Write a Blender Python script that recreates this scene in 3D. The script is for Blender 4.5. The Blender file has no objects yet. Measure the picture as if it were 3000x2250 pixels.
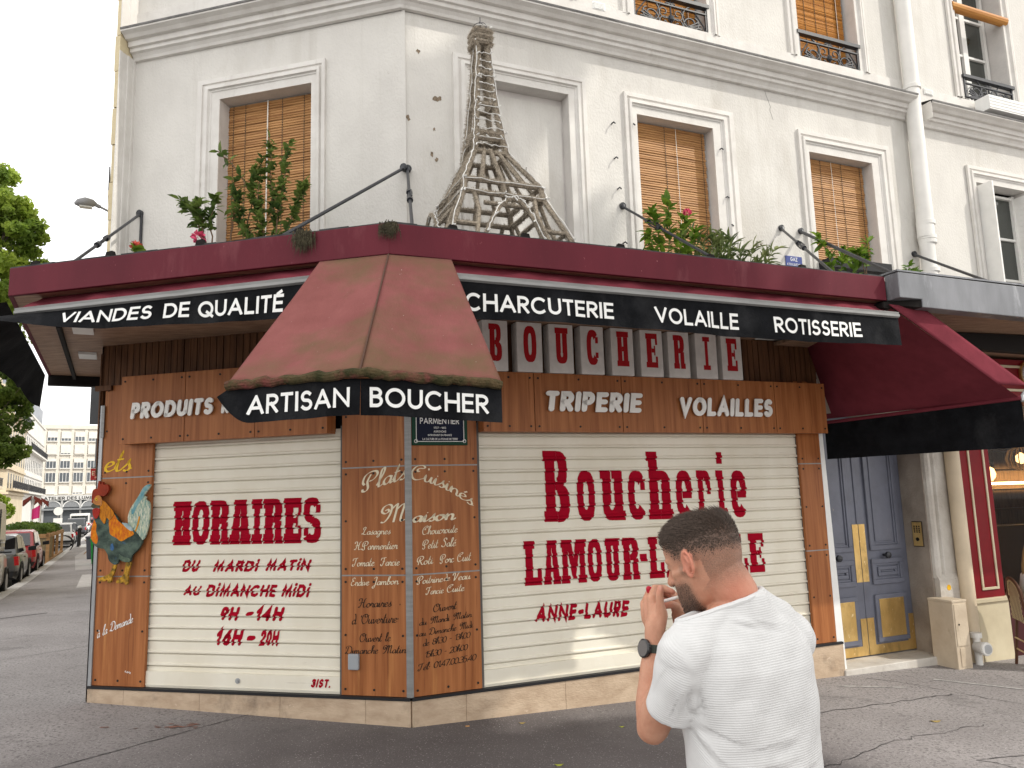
import bpy, bmesh, math, random
import numpy as np
from mathutils import Vector, Matrix
rad = math.radians
scn = bpy.context.scene
col = scn.collection
RND = random.Random(7)

# ------------------------------------------------------------------ camera
cam_d = bpy.data.cameras.new('camera')
cam = bpy.data.objects.new('camera', cam_d); col.objects.link(cam)
cam_d.sensor_width = 36.0; cam_d.lens = 26.962; cam_d.clip_end = 2000; cam_d.clip_start = 0.05
PITCH, ROLL = rad(8.367), rad(-1.722)
_f = Vector((0, math.cos(PITCH), math.sin(PITCH))); _u0 = Vector((0, -math.sin(PITCH), math.cos(PITCH))); _r0 = Vector((1, 0, 0))
_r = math.cos(ROLL)*_r0 + math.sin(ROLL)*_u0; _u = -math.sin(ROLL)*_r0 + math.cos(ROLL)*_u0
CAMP = Vector((0, 0, 1.7))
cam.matrix_world = Matrix(((_r.x, _u.x, -_f.x, 0), (_r.y, _u.y, -_f.y, 0), (_r.z, _u.z, -_f.z, 1.7), (0, 0, 0, 1)))
scn.camera = cam

# ------------------------------------------------------------------ light
SUN_EL, SUN_H = rad(43), Vector((0.957, -0.29, 0)).normalized()     # horizontal direction towards the sun
sun_d = bpy.data.lights.new('sun', 'SUN'); sun_d.energy = 2.1; sun_d.angle = rad(0.7); sun_d.color = (1, .95, .86)
sun = bpy.data.objects.new('sun', sun_d); col.objects.link(sun)
SUNV = Vector((SUN_H.x*math.cos(SUN_EL), SUN_H.y*math.cos(SUN_EL), math.sin(SUN_EL)))
sun.rotation_euler = SUNV.to_track_quat('Z', 'Y').to_euler(); sun.location = (12, -4, 20)
w = bpy.data.worlds.new('World'); scn.world = w; w.use_nodes = True
nt = w.node_tree; N = nt.nodes; LK = nt.links
bg = N['Background']; bg.inputs['Strength'].default_value = 0.15
sky = N.new('ShaderNodeTexSky'); sky.sky_type = 'NISHITA'; sky.sun_disc = False
sky.sun_elevation = SUN_EL; sky.sun_rotation = math.atan2(SUN_H.x, SUN_H.y); sky.dust_density = 3.0; sky.air_density = 1.0
tc = N.new('ShaderNodeTexCoord'); cn = N.new('ShaderNodeTexNoise'); cn.inputs['Scale'].default_value = 2.2; cn.inputs['Detail'].default_value = 7
mp = N.new('ShaderNodeMapping'); mp.inputs['Scale'].default_value = (1, 1, 2.6)
LK.new(tc.outputs['Generated'], mp.inputs['Vector']); LK.new(mp.outputs['Vector'], cn.inputs['Vector'])
rmp = N.new('ShaderNodeValToRGB'); rmp.color_ramp.elements[0].position = .30; rmp.color_ramp.elements[1].position = .62
rmp.color_ramp.elements[0].color = (.72, .72, .72, 1); rmp.color_ramp.elements[1].color = (1, 1, 1, 1)
LK.new(cn.outputs['Fac'], rmp.inputs['Fac'])
mx = N.new('ShaderNodeMix'); mx.data_type = 'RGBA'
mx.inputs['B'].default_value = (10.2, 10.0, 9.75, 1)                     # bright thin cloud over the sky
LK.new(rmp.outputs['Color'], mx.inputs['Factor']); LK.new(sky.outputs['Color'], mx.inputs['A'])
LK.new(mx.outputs['Result'], bg.inputs['Color'])
scn.view_settings.view_transform = 'Standard'; scn.view_settings.look = 'None'
scn.view_settings.exposure = 0.35; scn.view_settings.gamma = 1.0

# ------------------------------------------------------------------ frames of the two shop fronts
O = Vector((-0.8363, 6.1201, 0))
eL = Vector((-0.96818, 0.25026, 0)); nL = Vector((-0.25026, -0.96818, 0))
eR = Vector((0.92155, 0.38826, 0)); nR = Vector((0.38826, -0.92155, 0))
sD = Vector((-0.4586, 0.8886, 0)); tD = Vector((0.8886, 0.4586, 0))       # side street: along, and across to the right
def FL(u, d, z): return O + eL*u + nL*d + Vector((0, 0, z))
def FR(u, d, z): return O + eR*u + nR*d + Vector((0, 0, z))
def ST(p, s, z=0): return tD*p + sD*s + Vector((0, 0, z))
UNDO = None
def gz(x, y):                                                        # ground height
    s = x*sD.x+y*sD.y; d = 0.
    for a, b, k in ((8, 27, .0218), (27, 72, .0080)):
        if s > a: d += (min(s, b)-a)*k
    return -0.027*(max(min(x, 14), -4) + .836) - d

# ------------------------------------------------------------------ materials
MATS = {}
def mat(name, base, rough=.6, metal=0., var=.0, vscale=8., stretch=(1, 1, 1), bump=0., bscale=40., var2=None, spec=.22, fac=(.35, .65), detail=5, bstretch=None, coat=0.):
    """one procedural material: a noise that mixes base with var2 (or a darker base) and a noise bump"""
    if name in MATS: return MATS[name]
    m = bpy.data.materials.new(name); m.use_nodes = True; t = m.node_tree
    b = t.nodes['Principled BSDF']; b.inputs['Roughness'].default_value = rough; b.inputs['Metallic'].default_value = metal
    b.inputs['Specular IOR Level'].default_value = spec; b.inputs['Coat Weight'].default_value = coat
    base = tuple(base)
    if var or var2 is not None or bump:
        co = t.nodes.new('ShaderNodeTexCoord')
    if var or var2 is not None:
        mpn = t.nodes.new('ShaderNodeMapping'); mpn.inputs['Scale'].default_value = stretch
        n = t.nodes.new('ShaderNodeTexNoise'); n.inputs['Scale'].default_value = vscale; n.inputs['Detail'].default_value = detail; n.inputs['Roughness'].default_value = .6
        t.links.new(co.outputs['Object'], mpn.inputs['Vector']); t.links.new(mpn.outputs['Vector'], n.inputs['Vector'])
        r = t.nodes.new('ShaderNodeValToRGB'); e = r.color_ramp.elements
        e[0].position, e[1].position = fac
        c0 = tuple(var2) if var2 is not None else tuple(x*(1-var) for x in base)
        c1 = base if var2 is not None else tuple(min(1, x*(1+var)) for x in base)
        e[0].color = (*c0, 1); e[1].color = (*c1, 1)
        t.links.new(n.outputs['Fac'], r.inputs['Fac']); t.links.new(r.outputs['Color'], b.inputs['Base Color'])
    else: b.inputs['Base Color'].default_value = (*base, 1)
    if bump:
        mb = t.nodes.new('ShaderNodeMapping'); mb.inputs['Scale'].default_value = bstretch or stretch
        n2 = t.nodes.new('ShaderNodeTexNoise'); n2.inputs['Scale'].default_value = bscale; n2.inputs['Detail'].default_value = 4
        t.links.new(co.outputs['Object'], mb.inputs['Vector']); t.links.new(mb.outputs['Vector'], n2.inputs['Vector'])
        bu = t.nodes.new('ShaderNodeBump'); bu.inputs['Strength'].default_value = bump; bu.inputs['Distance'].default_value = .02
        t.links.new(n2.outputs['Fac'], bu.inputs['Height']); t.links.new(bu.outputs['Normal'], b.inputs['Normal'])
    MATS[name] = m; return m
def overlay(m, color, scale, lo, hi, stretch=(1, 1, 1), detail=6, seed=0., rough=None):
    """lay a second noise pattern (stain, moss, chips) with a shape of its own over a material"""
    t = m.node_tree; b = t.nodes['Principled BSDF']
    co = t.nodes.new('ShaderNodeTexCoord'); mpn = t.nodes.new('ShaderNodeMapping'); mpn.inputs['Scale'].default_value = stretch; mpn.inputs['Location'].default_value = (seed, seed*1.7, seed*.3)
    n = t.nodes.new('ShaderNodeTexNoise'); n.inputs['Scale'].default_value = scale; n.inputs['Detail'].default_value = detail; n.inputs['Roughness'].default_value = .65
    t.links.new(co.outputs['Object'], mpn.inputs['Vector']); t.links.new(mpn.outputs['Vector'], n.inputs['Vector'])
    r = t.nodes.new('ShaderNodeMapRange'); r.inputs['From Min'].default_value = lo; r.inputs['From Max'].default_value = hi; r.clamp = True
    t.links.new(n.outputs['Fac'], r.inputs['Value'])
    mxn = t.nodes.new('ShaderNodeMix'); mxn.data_type = 'RGBA'; mxn.inputs['B'].default_value = (*color, 1)
    t.links.new(r.outputs['Result'], mxn.inputs['Factor'])
    l = b.inputs['Base Color'].links
    if l: t.links.new(l[0].from_socket, mxn.inputs['A'])
    else: mxn.inputs['A'].default_value = b.inputs['Base Color'].default_value
    t.links.new(mxn.outputs['Result'], b.inputs['Base Color'])
    return m
def glass_mat(name, tint=(.02, .025, .03), rough=.04):
    return mat(name, tint, rough, spec=.8)

# ------------------------------------------------------------------ mesh builder
class MB:
    def __init__(s, T=None): s.v = []; s.f = []; s.m = []; s.T = T; s.mi = 0
    def V(s, p):
        s.v.append(s.T(*p) if s.T else Vector(p)); return len(s.v)-1
    def face(s, ids): s.f.append(ids); s.m.append(s.mi)
    def poly(s, pts): s.face([s.V(p) for p in pts]); return s
    def box(s, x0, x1, y0, y1, z0, z1):
        i = [s.V(p) for p in ((x0,y0,z0),(x1,y0,z0),(x1,y1,z0),(x0,y1,z0),(x0,y0,z1),(x1,y0,z1),(x1,y1,z1),(x0,y1,z1))]
        for q in ((0,3,2,1),(4,5,6,7),(0,1,5,4),(1,2,6,5),(2,3,7,6),(3,0,4,7)): s.face([i[k] for k in q])
        return s
    def hexa(s, P):                                                  # 8 points: bottom loop then top loop
        i = [s.V(p) for p in P]
        for q in ((0,3,2,1),(4,5,6,7),(0,1,5,4),(1,2,6,5),(2,3,7,6),(3,0,4,7)): s.face([i[k] for k in q])
        return s
    def prism(s, pts, d0, d1):                                       # polygon in (x,z) extruded along y
        n = len(pts); a = [s.V((x, d0, z)) for x, z in pts]; b = [s.V((x, d1, z)) for x, z in pts]
        s.face(a); s.face(b[::-1])
        for k in range(n): s.face([a[k], b[k], b[(k+1) % n], a[(k+1) % n]])
        return s
    def sweep(s, profile, stations, caps=True):                      # profile [(d,z)] carried along functions station(d,z)->point
        rows = [[s.V(st(d, z)) for d, z in profile] for st in stations]
        for a, b in zip(rows, rows[1:]):
            for k in range(len(profile)-1): s.face([a[k], b[k], b[k+1], a[k+1]])
        return s
    def tube(s, pts, r, n=8, closed=False, caps=True):
        P = [s.T(*p) if s.T else Vector(p) for p in pts]
        R = r if isinstance(r, (list, tuple)) else [r]*len(P)
        m = len(P); rings = []; up = None
        for k in range(m):
            if closed: t = P[(k+1) % m]-P[k-1]
            else: t = P[min(k+1, m-1)]-P[max(k-1, 0)]
            if t.length < 1e-9: t = Vector((0, 0, 1))
            t.normalize()
            if up is None:
                up = Vector((0, 0, 1)) if abs(t.z) < .9 else Vector((1, 0, 0))
            a = (up - t*up.dot(t))
            if a.length < 1e-6: a = t.orthogonal()
            a.normalize(); up = a; b = t.cross(a)
            ring = []
            for j in range(n):
                an = 2*math.pi*j/n; s.v.append(P[k] + (a*math.cos(an)+b*math.sin(an))*R[k]); ring.append(len(s.v)-1)
            rings.append(ring)
        pr = list(zip(rings, rings[1:])) + ([(rings[-1], rings[0])] if closed else [])
        for A, B in pr:
            for j in range(n): s.face([A[j], A[(j+1) % n], B[(j+1) % n], B[j]])
        if caps and not closed: s.face(rings[0][::-1]); s.face(rings[-1])
        return s
    def lathe(s, prof, n=20, c=(0, 0), caps=True):                   # prof [(r,z)]
        rings = []
        for r, z in prof: rings.append([s.V((c[0]+r*math.cos(2*math.pi*j/n), c[1]+r*math.sin(2*math.pi*j/n), z)) for j in range(n)])
        for A, B in zip(rings, rings[1:]):
            for j in range(n): s.face([A[j], A[(j+1) % n], B[(j+1) % n], B[j]])
        if caps: s.face(rings[0][::-1]); s.face(rings[-1])
        return s
    def grid(s, fn, nu, nv):                                         # fn(a,b)->point, a,b in 0..1
        I = [[s.V(fn(i/nu, j/nv)) for j in range(nv+1)] for i in range(nu+1)]
        for i in range(nu):
            for j in range(nv): s.face([I[i][j], I[i+1][j], I[i+1][j+1], I[i][j+1]])
        return s
    def build(s, name, mats, parent=None, smooth=False, recalc=True, bevel=0., angle=35, solid=0., sub=0):
        me = bpy.data.meshes.new(name); me.from_pydata([tuple(v) for v in s.v], [], s.f)
        mats = mats if isinstance(mats, (list, tuple)) else [mats]
        for m in mats: me.materials.append(m)
        if len(mats) > 1: me.polygons.foreach_set('material_index', s.m)
        if recalc:
            bm = bmesh.new(); bm.from_mesh(me); bmesh.ops.recalc_face_normals(bm, faces=bm.faces); bm.to_mesh(me); bm.free()
        if smooth:
            me.polygons.foreach_set('use_smooth', [True]*len(me.polygons))
            if angle < 180: me.set_sharp_from_angle(angle=rad(angle))
        ob = bpy.data.objects.new(name, me); col.objects.link(ob)
        if solid: md = ob.modifiers.new('solid', 'SOLIDIFY'); md.thickness = solid; md.offset = 0
        if sub: md = ob.modifiers.new('sub', 'SUBSURF'); md.levels = sub; md.render_levels = sub
        if bevel: md = ob.modifiers.new('bevel', 'BEVEL'); md.width = bevel; md.segments = 2; md.limit_method = 'ANGLE'; md.angle_limit = rad(40)
        if parent is not None: setpar(ob, parent)
        return ob
def setpar(ob, parent):
    ob.parent = parent
    ob.matrix_parent_inverse = world_of(parent).inverted()
def world_of(o):
    if o.parent is None: return Matrix.LocRotScale(o.location, o.rotation_euler, o.scale)
    return world_of(o.parent) @ o.matrix_parent_inverse @ Matrix.LocRotScale(o.location, o.rotation_euler, o.scale)
def thing(name, label, cat, loc=(0, 0, 0), group=None):
    o = bpy.data.objects.new(name, None); col.objects.link(o); o.location = loc; o.empty_display_size = .2
    return tag(o, label, cat, group)
def tag(o, label=None, cat=None, group=None, kind=None):
    if label: o['label'] = label
    if cat: o['category'] = cat
    if group: o['group'] = group
    if kind: o['kind'] = kind
    return o
def dup(root, loc, label, rotz=0.):                                  # a copy of a thing with its parts and sub-parts
    kids = {}
    for o in list(bpy.data.objects):
        if o.parent: kids.setdefault(o.parent, []).append(o)
    r = root.copy(); col.objects.link(r); r.location = loc; r.rotation_euler = (0, 0, rotz); r['label'] = label
    def rec(a, b):
        for ch in kids.get(a, []):
            c = ch.copy(); col.objects.link(c); c.parent = b; rec(ch, c)
    rec(root, r)
    return r
# ------------------------------------------------------------------ lettering: every glyph is drawn with strokes or slabs
def arc(cx, cy, rx, ry, a0, a1, n=10):
    return [(cx+rx*math.cos(rad(a0+(a1-a0)*k/n)), cy+ry*math.sin(rad(a0+(a1-a0)*k/n))) for k in range(n+1)]
def _p(s): return [[tuple(float(q) for q in p.split(',')) for p in st.split()] for st in s.split(';')]
SANS = {
 'A': (.80, _p('0,0 .5,1 1,0;.2,.3 .8,.3')), 'V': (.76, _p('0,1 .5,0 1,1')), 'I': (.0, _p('.5,0 .5,1')),
 'L': (.48, _p('0,1 0,0 1,0')), 'E': (.5, _p('1,1 0,1 0,0 1,0;0,.52 .92,.52')), 'F': (.48, _p('1,1 0,1 0,0;0,.52 .9,.52')),
 'T': (.56, _p('0,1 1,1;.5,1 .5,0')), 'H': (.7, _p('0,0 0,1;1,0 1,1;0,.52 1,.52')), 'N': (.76, _p('0,0 0,1 1,0 1,1')),
 'M': (.95, _p('0,0 .14,1 .5,.12 .86,1 1,0')), 'Z': (.6, _p('0,1 1,1 0,0 1,0')), 'K': (.62, _p('0,0 0,1;1,1 0,.42;.35,.6 1,0')),
 'Y': (.7, _p('0,1 .5,.48 1,1;.5,.48 .5,0')), 'X': (.7, _p('0,0 1,1;0,1 1,0')), 'W': (1.1, _p('0,1 .25,0 .5,.9 .75,0 1,1')),
 'O': (.92, [arc(.5, .5, .5, .5, 90, 450, 28)]), 'Q': (.92, [arc(.5, .5, .5, .5, 90, 450, 28), [(.6, .28), (1, -.04)]]),
 'C': (.78, [arc(.56, .5, .56, .5, 52, 308, 20)]), 'G': (.86, [arc(.5, .5, .5, .5, 48, 300, 20)+[(1, .46), (.6, .46)]]),
 'U': (.66, [[(0, 1), (0, .36)]+arc(.5, .36, .5, .36, 180, 360, 12)+[(1, .36), (1, 1)]]),
 'D': (.76, [[(0, 0), (0, 1), (.42, 1)]+arc(.42, .5, .58, .5, 90, -90, 14)+[(0, 0)]]),
 'P': (.52, [[(0, 0), (0, 1), (.5, 1)]+arc(.5, .73, .5, .27, 90, -90, 10)+[(0, .46)]]),
 'R': (.56, [[(0, 0), (0, 1), (.5, 1)]+arc(.5, .74, .5, .26, 90, -90, 10)+[(0, .48)], [(.4, .48), (1, 0)]]),
 'B': (.56, [[(0, .54), (0, 1), (.45, 1)]+arc(.45, .77, .46, .23, 90, -90, 10)+[(0, .54)], [(0, .54), (.5, .54)]+arc(.5, .27, .5, .27, 90, -90, 10)+[(0, 0), (0, .54)]]),
 'S': (.52, [arc(.5, .74, .46, .26, 40, 250, 12)[:-1]+arc(.5, .26, .5, .26, 70, -145, 12)]),
 'J': (.4, [[(1, 1), (1, .3)]+arc(.5, .3, .5, .3, 0, -150, 8)]),
 '-': (.34, _p('0,.46 1,.46')), '.': (.0, _p('.5,0 .5,.04')), ':': (.0, _p('.5,.08 .5,.12;.5,.5 .5,.54')), "'": (.0, _p('.5,1 .5,.76')),
 'i': (.0, _p('.5,0 .5,.8;.5,1.16 .5,1.19')), 
 '0': (.56, [arc(.5, .5, .5, .5, 90, 450, 20)]), '1': (.3, _p('0,.72 .9,1 .9,0')), '2': (.54, [arc(.5, .72, .5, .28, 170, -20, 10)+[(0, 0), (1, 0)]]),
 '3': (.52, [arc(.45, .75, .46, .25, 150, -80, 10)+arc(.45, .27, .55, .27, 80, -150, 10)]), '4': (.6, _p('.72,0 .72,1 0,.28 1,.28')),
 '5': (.52, [[(.95, 1), (.2, 1), (.08, .56)]+arc(.42, .32, .56, .32, 110, -150, 12)]), '6': (.54, [[(.8, 1), (.12, .42)]+arc(.5, .3, .5, .3, 160, 520, 16)]),
 '7': (.54, _p('0,1 1,1 .3,0')), '8': (.54, [arc(.5, .76, .42, .24, -90, 270, 14), arc(.5, .26, .5, .26, 90, 450, 16)]),
 '9': (.54, [arc(.5, .7, .5, .3, -10, 350, 16)+[(.35, 0)]]),
}
SANS['É'] = (SANS['E'][0], SANS['E'][1]+[[(.4, 1.14), (.78, 1.28)]])
SANS['È'] = (SANS['E'][0], SANS['E'][1]+[[(.3, 1.28), (.68, 1.14)]])
def catmull(P, n=6):
    if len(P) < 3: return P
    Q = [P[0]]+P+[P[-1]]; out = []
    for i in range(1, len(Q)-2):
        for k in range(n):
            t = k/n; o = []
            for c in (0, 1):
                a, b, d, e = Q[i-1][c], Q[i][c], Q[i+1][c], Q[i+2][c]
                o.append(.5*(2*b+(d-a)*t+(2*a-5*b+4*d-e)*t*t+(3*b-a-3*d+e)*t**3))
            out.append(tuple(o))
    return out+[P[-1]]
_SC = {
 'a': '.42|.34,.36 .26,.43 .12,.38 .04,.2 .1,.03 .2,.02 .3,.14 .36,.4;.36,.42 .34,.12 .38,.01 .48,.1',
 'b': '.42|.0,.1 .2,.6 .28,.93 .2,1 .12,.8 .08,.1 .16,0 .3,.08 .34,.3 .26,.42 .12,.34',
 'c': '.36|.3,.34 .24,.42 .12,.4 .04,.22 .08,.04 .2,0 .38,.12', 'd': '.44|.34,.34 .24,.43 .1,.36 .04,.18 .1,.02 .2,.02 .32,.14;.2,1 .3,.98 .38,.5 .36,.12 .4,0 .5,.1',
 'e': '.36|.05,.18 .2,.24 .3,.34 .24,.43 .12,.4 .04,.22 .08,.04 .2,0 .4,.12', 'g': '.42|.34,.36 .26,.43 .12,.38 .04,.2 .1,.03 .2,.02 .3,.14;.37,.42 .34,0 .28,-.3 .16,-.38 .06,-.28 .2,-.1 .46,.1',
 'h': '.46|.02,.1 .22,.7 .26,.95 .18,1 .1,.8 .08,0;.08,.1 .2,.36 .3,.42 .36,.34 .34,.08 .4,0 .5,.1', 'i': '.24|.02,.12 .1,.42 .09,.08 .15,0 .28,.12;.13,.62 .17,.66',
 'l': '.26|.0,.1 .2,.65 .24,.95 .16,1 .1,.8 .09,.1 .16,0 .3,.12', 'm': '.66|.02,.12 .08,.42 .08,0;.08,.2 .2,.4 .28,.4 .31,.3 .3,0;.3,.2 .42,.4 .5,.4 .54,.3 .53,.06 .58,0 .7,.12',
 'n': '.46|.02,.12 .08,.42 .08,0;.08,.2 .2,.4 .3,.41 .35,.3 .34,.06 .4,0 .5,.12', 'o': '.4|.22,.42 .09,.38 .03,.2 .1,.02 .22,.02 .34,.2 .31,.38 .2,.42 .28,.36 .44,.34',
 'p': '.44|.02,.12 .1,.42 .08,-.38;.09,.3 .2,.43 .32,.38 .35,.2 .28,.02 .16,.02 .09,.12', 'r': '.34|.02,.12 .1,.46 .16,.36 .28,.38 .24,.1 .3,0 .4,.12',
 's': '.32|.0,.08 .18,.34 .22,.48 .2,.36 .28,.16 .2,.0 .06,.03;.2,.01 .36,.12', 't': '.28|.02,.12 .12,.5 .18,.88 .1,.4 .1,.06 .18,0 .32,.12;.04,.52 .28,.55',
 'u': '.46|.02,.14 .08,.42 .07,.1 .14,0 .26,.08 .36,.42;.36,.42 .34,.1 .4,0 .5,.12', 'v': '.42|.02,.34 .08,.42 .12,.3 .14,.02 .26,.1 .36,.36 .44,.42',
 'P': '.66|.3,.86 .2,.5 .28,.12 .2,-.04 .06,.0 .04,.12;.1,.34 .0,.5 .04,.84 .26,1 .52,.96 .6,.74 .46,.52 .28,.48', 'M': '.98|.16,.66 .24,.74 .3,.62 .18,.5 .04,.62 .08,.88 .26,1 .38,.86 .36,.4 .22,.04 .08,.04;.38,.7 .54,.98 .58,.9 .56,.0;.57,.66 .76,.96 .84,.9 .8,.3 .84,.04 .98,.12',
 'C': '.62|.38,.62 .3,.56 .26,.68 .36,.8 .52,.84 .58,.96 .44,1.02 .16,.86 .02,.5 .1,.12 .3,0 .6,.16', 'L': '.6|.16,.6 .12,.86 .26,1 .38,.9 .26,.5 .16,.14 .04,.06 .02,.14 .14,.14 .34,.0 .6,.1',
 'H': '.8|.04,.74 .04,.94 .2,.98 .3,.9 .28,.4 .14,.04 .02,.1;.74,1 .58,.86 .5,.3 .58,.02 .8,.12;.1,.46 .3,.56 .56,.5', 'T': '.62|.02,.66 .06,.9 .24,.92 .62,1;.4,.94 .34,.4 .2,.02 .04,.06 .04,.22 .14,.22',
 'F': '.62|.02,.66 .06,.9 .24,.92 .62,1;.4,.94 .34,.4 .2,.02 .04,.06 .04,.22;.22,.48 .5,.54', 'E': '.56|.48,.86 .4,1 .2,.96 .16,.72 .34,.56 .1,.5 .02,.2 .2,0 .54,.18',
 'J': '.5|.1,.84 .3,1 .4,.9 .34,.3 .24,-.3 .1,-.38 .04,-.24 .24,-.04 .5,.12', 'R': '.7|.3,.86 .2,.4 .16,.0;.1,.34 .0,.5 .04,.84 .26,1 .52,.96 .58,.74 .44,.54 .3,.5 .48,.1 .58,.0 .7,.1',
 'S': '.56|.5,.8 .46,1 .26,1 .2,.8 .4,.5 .42,.2 .26,.02 .06,.06 .04,.22', 'V': '.66|.04,.7 .06,.94 .2,.98 .26,.8 .24,.02 .46,.5 .56,.92 .66,.96', 'D': '.76|.3,.9 .22,.4 .1,.08 .02,.16 .16,.16 .4,.0 .66,.2 .7,.64 .5,.96 .2,1 .04,.84 .08,.7',
 'O': '.72|.4,.98 .14,.86 .02,.46 .16,.06 .4,.04 .62,.3 .64,.7 .46,.96 .3,.86 .36,.68 .6,.72 .74,.86', 'N': '.8|.04,.1 .1,.04 .18,.4 .22,.98 .5,.04 .6,.6 .74,.98',
}
SCRIPT = {}
for _k, _v in _SC.items():
    _w, _s = _v.split('|'); SCRIPT[_k] = (float(_w), [catmull(q, 5) for q in _p(_s)])
SCRIPT['é'] = (SCRIPT['e'][0], SCRIPT['e'][1]+[[(.2, .56), (.32, .74)]])
SCRIPT['à'] = (SCRIPT['a'][0], SCRIPT['a'][1]+[[(.14, .74), (.26, .56)]])
for _k in "0123456789-.:'":
    _w, _s = SANS[_k]; SCRIPT[_k] = (max(_w, .2)*.8, [[(x*_w*.8+(0 if _w else .08), y*.86*(4.0 if _k in '.:' else 1)) for x, y in q] for q in _s])

def ribbon(P, wf, cap):
    """convex quads of a stroke; wf(dx,dy) is the full width for a direction"""
    P = [p for i, p in enumerate(P) if i == 0 or (abs(p[0]-P[i-1][0])+abs(p[1]-P[i-1][1])) > 1e-5]
    if len(P) < 2: return []
    closed = len(P) > 8 and math.hypot(P[0][0]-P[-1][0], P[0][1]-P[-1][1]) < 1e-3
    n = len(P); D = []
    for i in range(n-1):
        dx, dy = P[i+1][0]-P[i][0], P[i+1][1]-P[i][1]; l = math.hypot(dx, dy); D.append((dx/l, dy/l))
    if cap == 'sq' and not closed:
        h = wf(*D[0])/2; P = [(P[0][0]-D[0][0]*h, P[0][1]-D[0][1]*h)]+P[1:]
        h = wf(*D[-1])/2; P = P[:-1]+[(P[-1][0]+D[-1][0]*h, P[-1][1]+D[-1][1]*h)]
    Lf, Rt = [], []
    for i in range(n):
        if closed and i in (0, n-1): a, b = D[-1], D[0]
        else: a, b = D[max(i-1, 0)], D[min(i, n-2)]
        tx, ty = a[0]+b[0], a[1]+b[1]; l = math.hypot(tx, ty)
        if l < 1e-3: tx, ty = b; l = 1
        tx, ty = tx/l, ty/l; nx, ny = -ty, tx
        cs = max(.42, abs(nx*-b[1]+ny*b[0])); h = wf(tx, ty)/2/cs
        Lf.append((P[i][0]+nx*h, P[i][1]+ny*h)); Rt.append((P[i][0]-nx*h, P[i][1]-ny*h))
    out = [[Rt[i], Rt[i+1], Lf[i+1], Lf[i]] for i in range(n-1)]
    if cap == 'rd' and not closed:
        for c, d in ((P[0], (-D[0][0], -D[0][1])), (P[-1], D[-1])):
            h = wf(*d)/2; a0 = math.degrees(math.atan2(d[1], d[0])); out.append(arc(c[0], c[1], h, h, a0-90, a0+90, 6))
    return out
def clip(poly, ax, lim, keep_less):
    out = []; n = len(poly); sg = 1 if keep_less else -1
    for i in range(n):
        a, b = poly[i], poly[(i+1) % n]; da, db = sg*(a[ax]-lim), sg*(b[ax]-lim)
        if da <= 0: out.append(a)
        if (da < 0 < db) or (db < 0 < da):
            t = da/(da-db); out.append((a[0]+(b[0]-a[0])*t, a[1]+(b[1]-a[1])*t))
    return out
def stroke_text(s, font=SANS, w=.17, cap='sq', slant=0., gap=.13, space=.42, wx=1., jit=0., pen=None, seed=1):
    """letters as lists of (convex polygon, layer); cap height 1; returns letters, width"""
    rr = random.Random(seed); x = 0.; L = []
    for ch in s:
        if ch == ' ': x += space*wx; continue
        if ch not in font: continue
        gw, strokes = font[ch]; polys = []
        if font is SANS:
            full = gw*wx+w; ext = full
            tr = lambda p: (w/2+p[0]*gw*wx + (0 if gw else -0.0), w/2+p[1]*(1-w))
            if gw == 0: tr = lambda p: (w/2, w/2+p[1]*(1-w))
        else:
            ext = gw*wx; tr = lambda p: (p[0]*wx, p[1])
        wf = (lambda dx, dy: w) if pen is None else (lambda dx, dy: w*(pen+(1-pen)*abs(dx*.5-dy*.87)))
        for li, st in enumerate(strokes):
            P = [tr(p) for p in st]
            if jit: P = [(px+rr.uniform(-jit, jit), py+rr.uniform(-jit, jit)) for px, py in P]
            q = ribbon(P, wf, cap)
            if cap == 'sq' and ch not in "ÉÈ.:-'iQ" :
                q = [clip(clip(pp, 1, 0, False), 1, 1, True) for pp in q]
            polys += [([(px+x+slant*py, py) for px, py in pp], li) for pp in q if len(pp) > 2]
        L.append(polys); x += ext+gap*(1 if font is SANS else 0)
    return L, x-(gap if font is SANS else 0)
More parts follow.
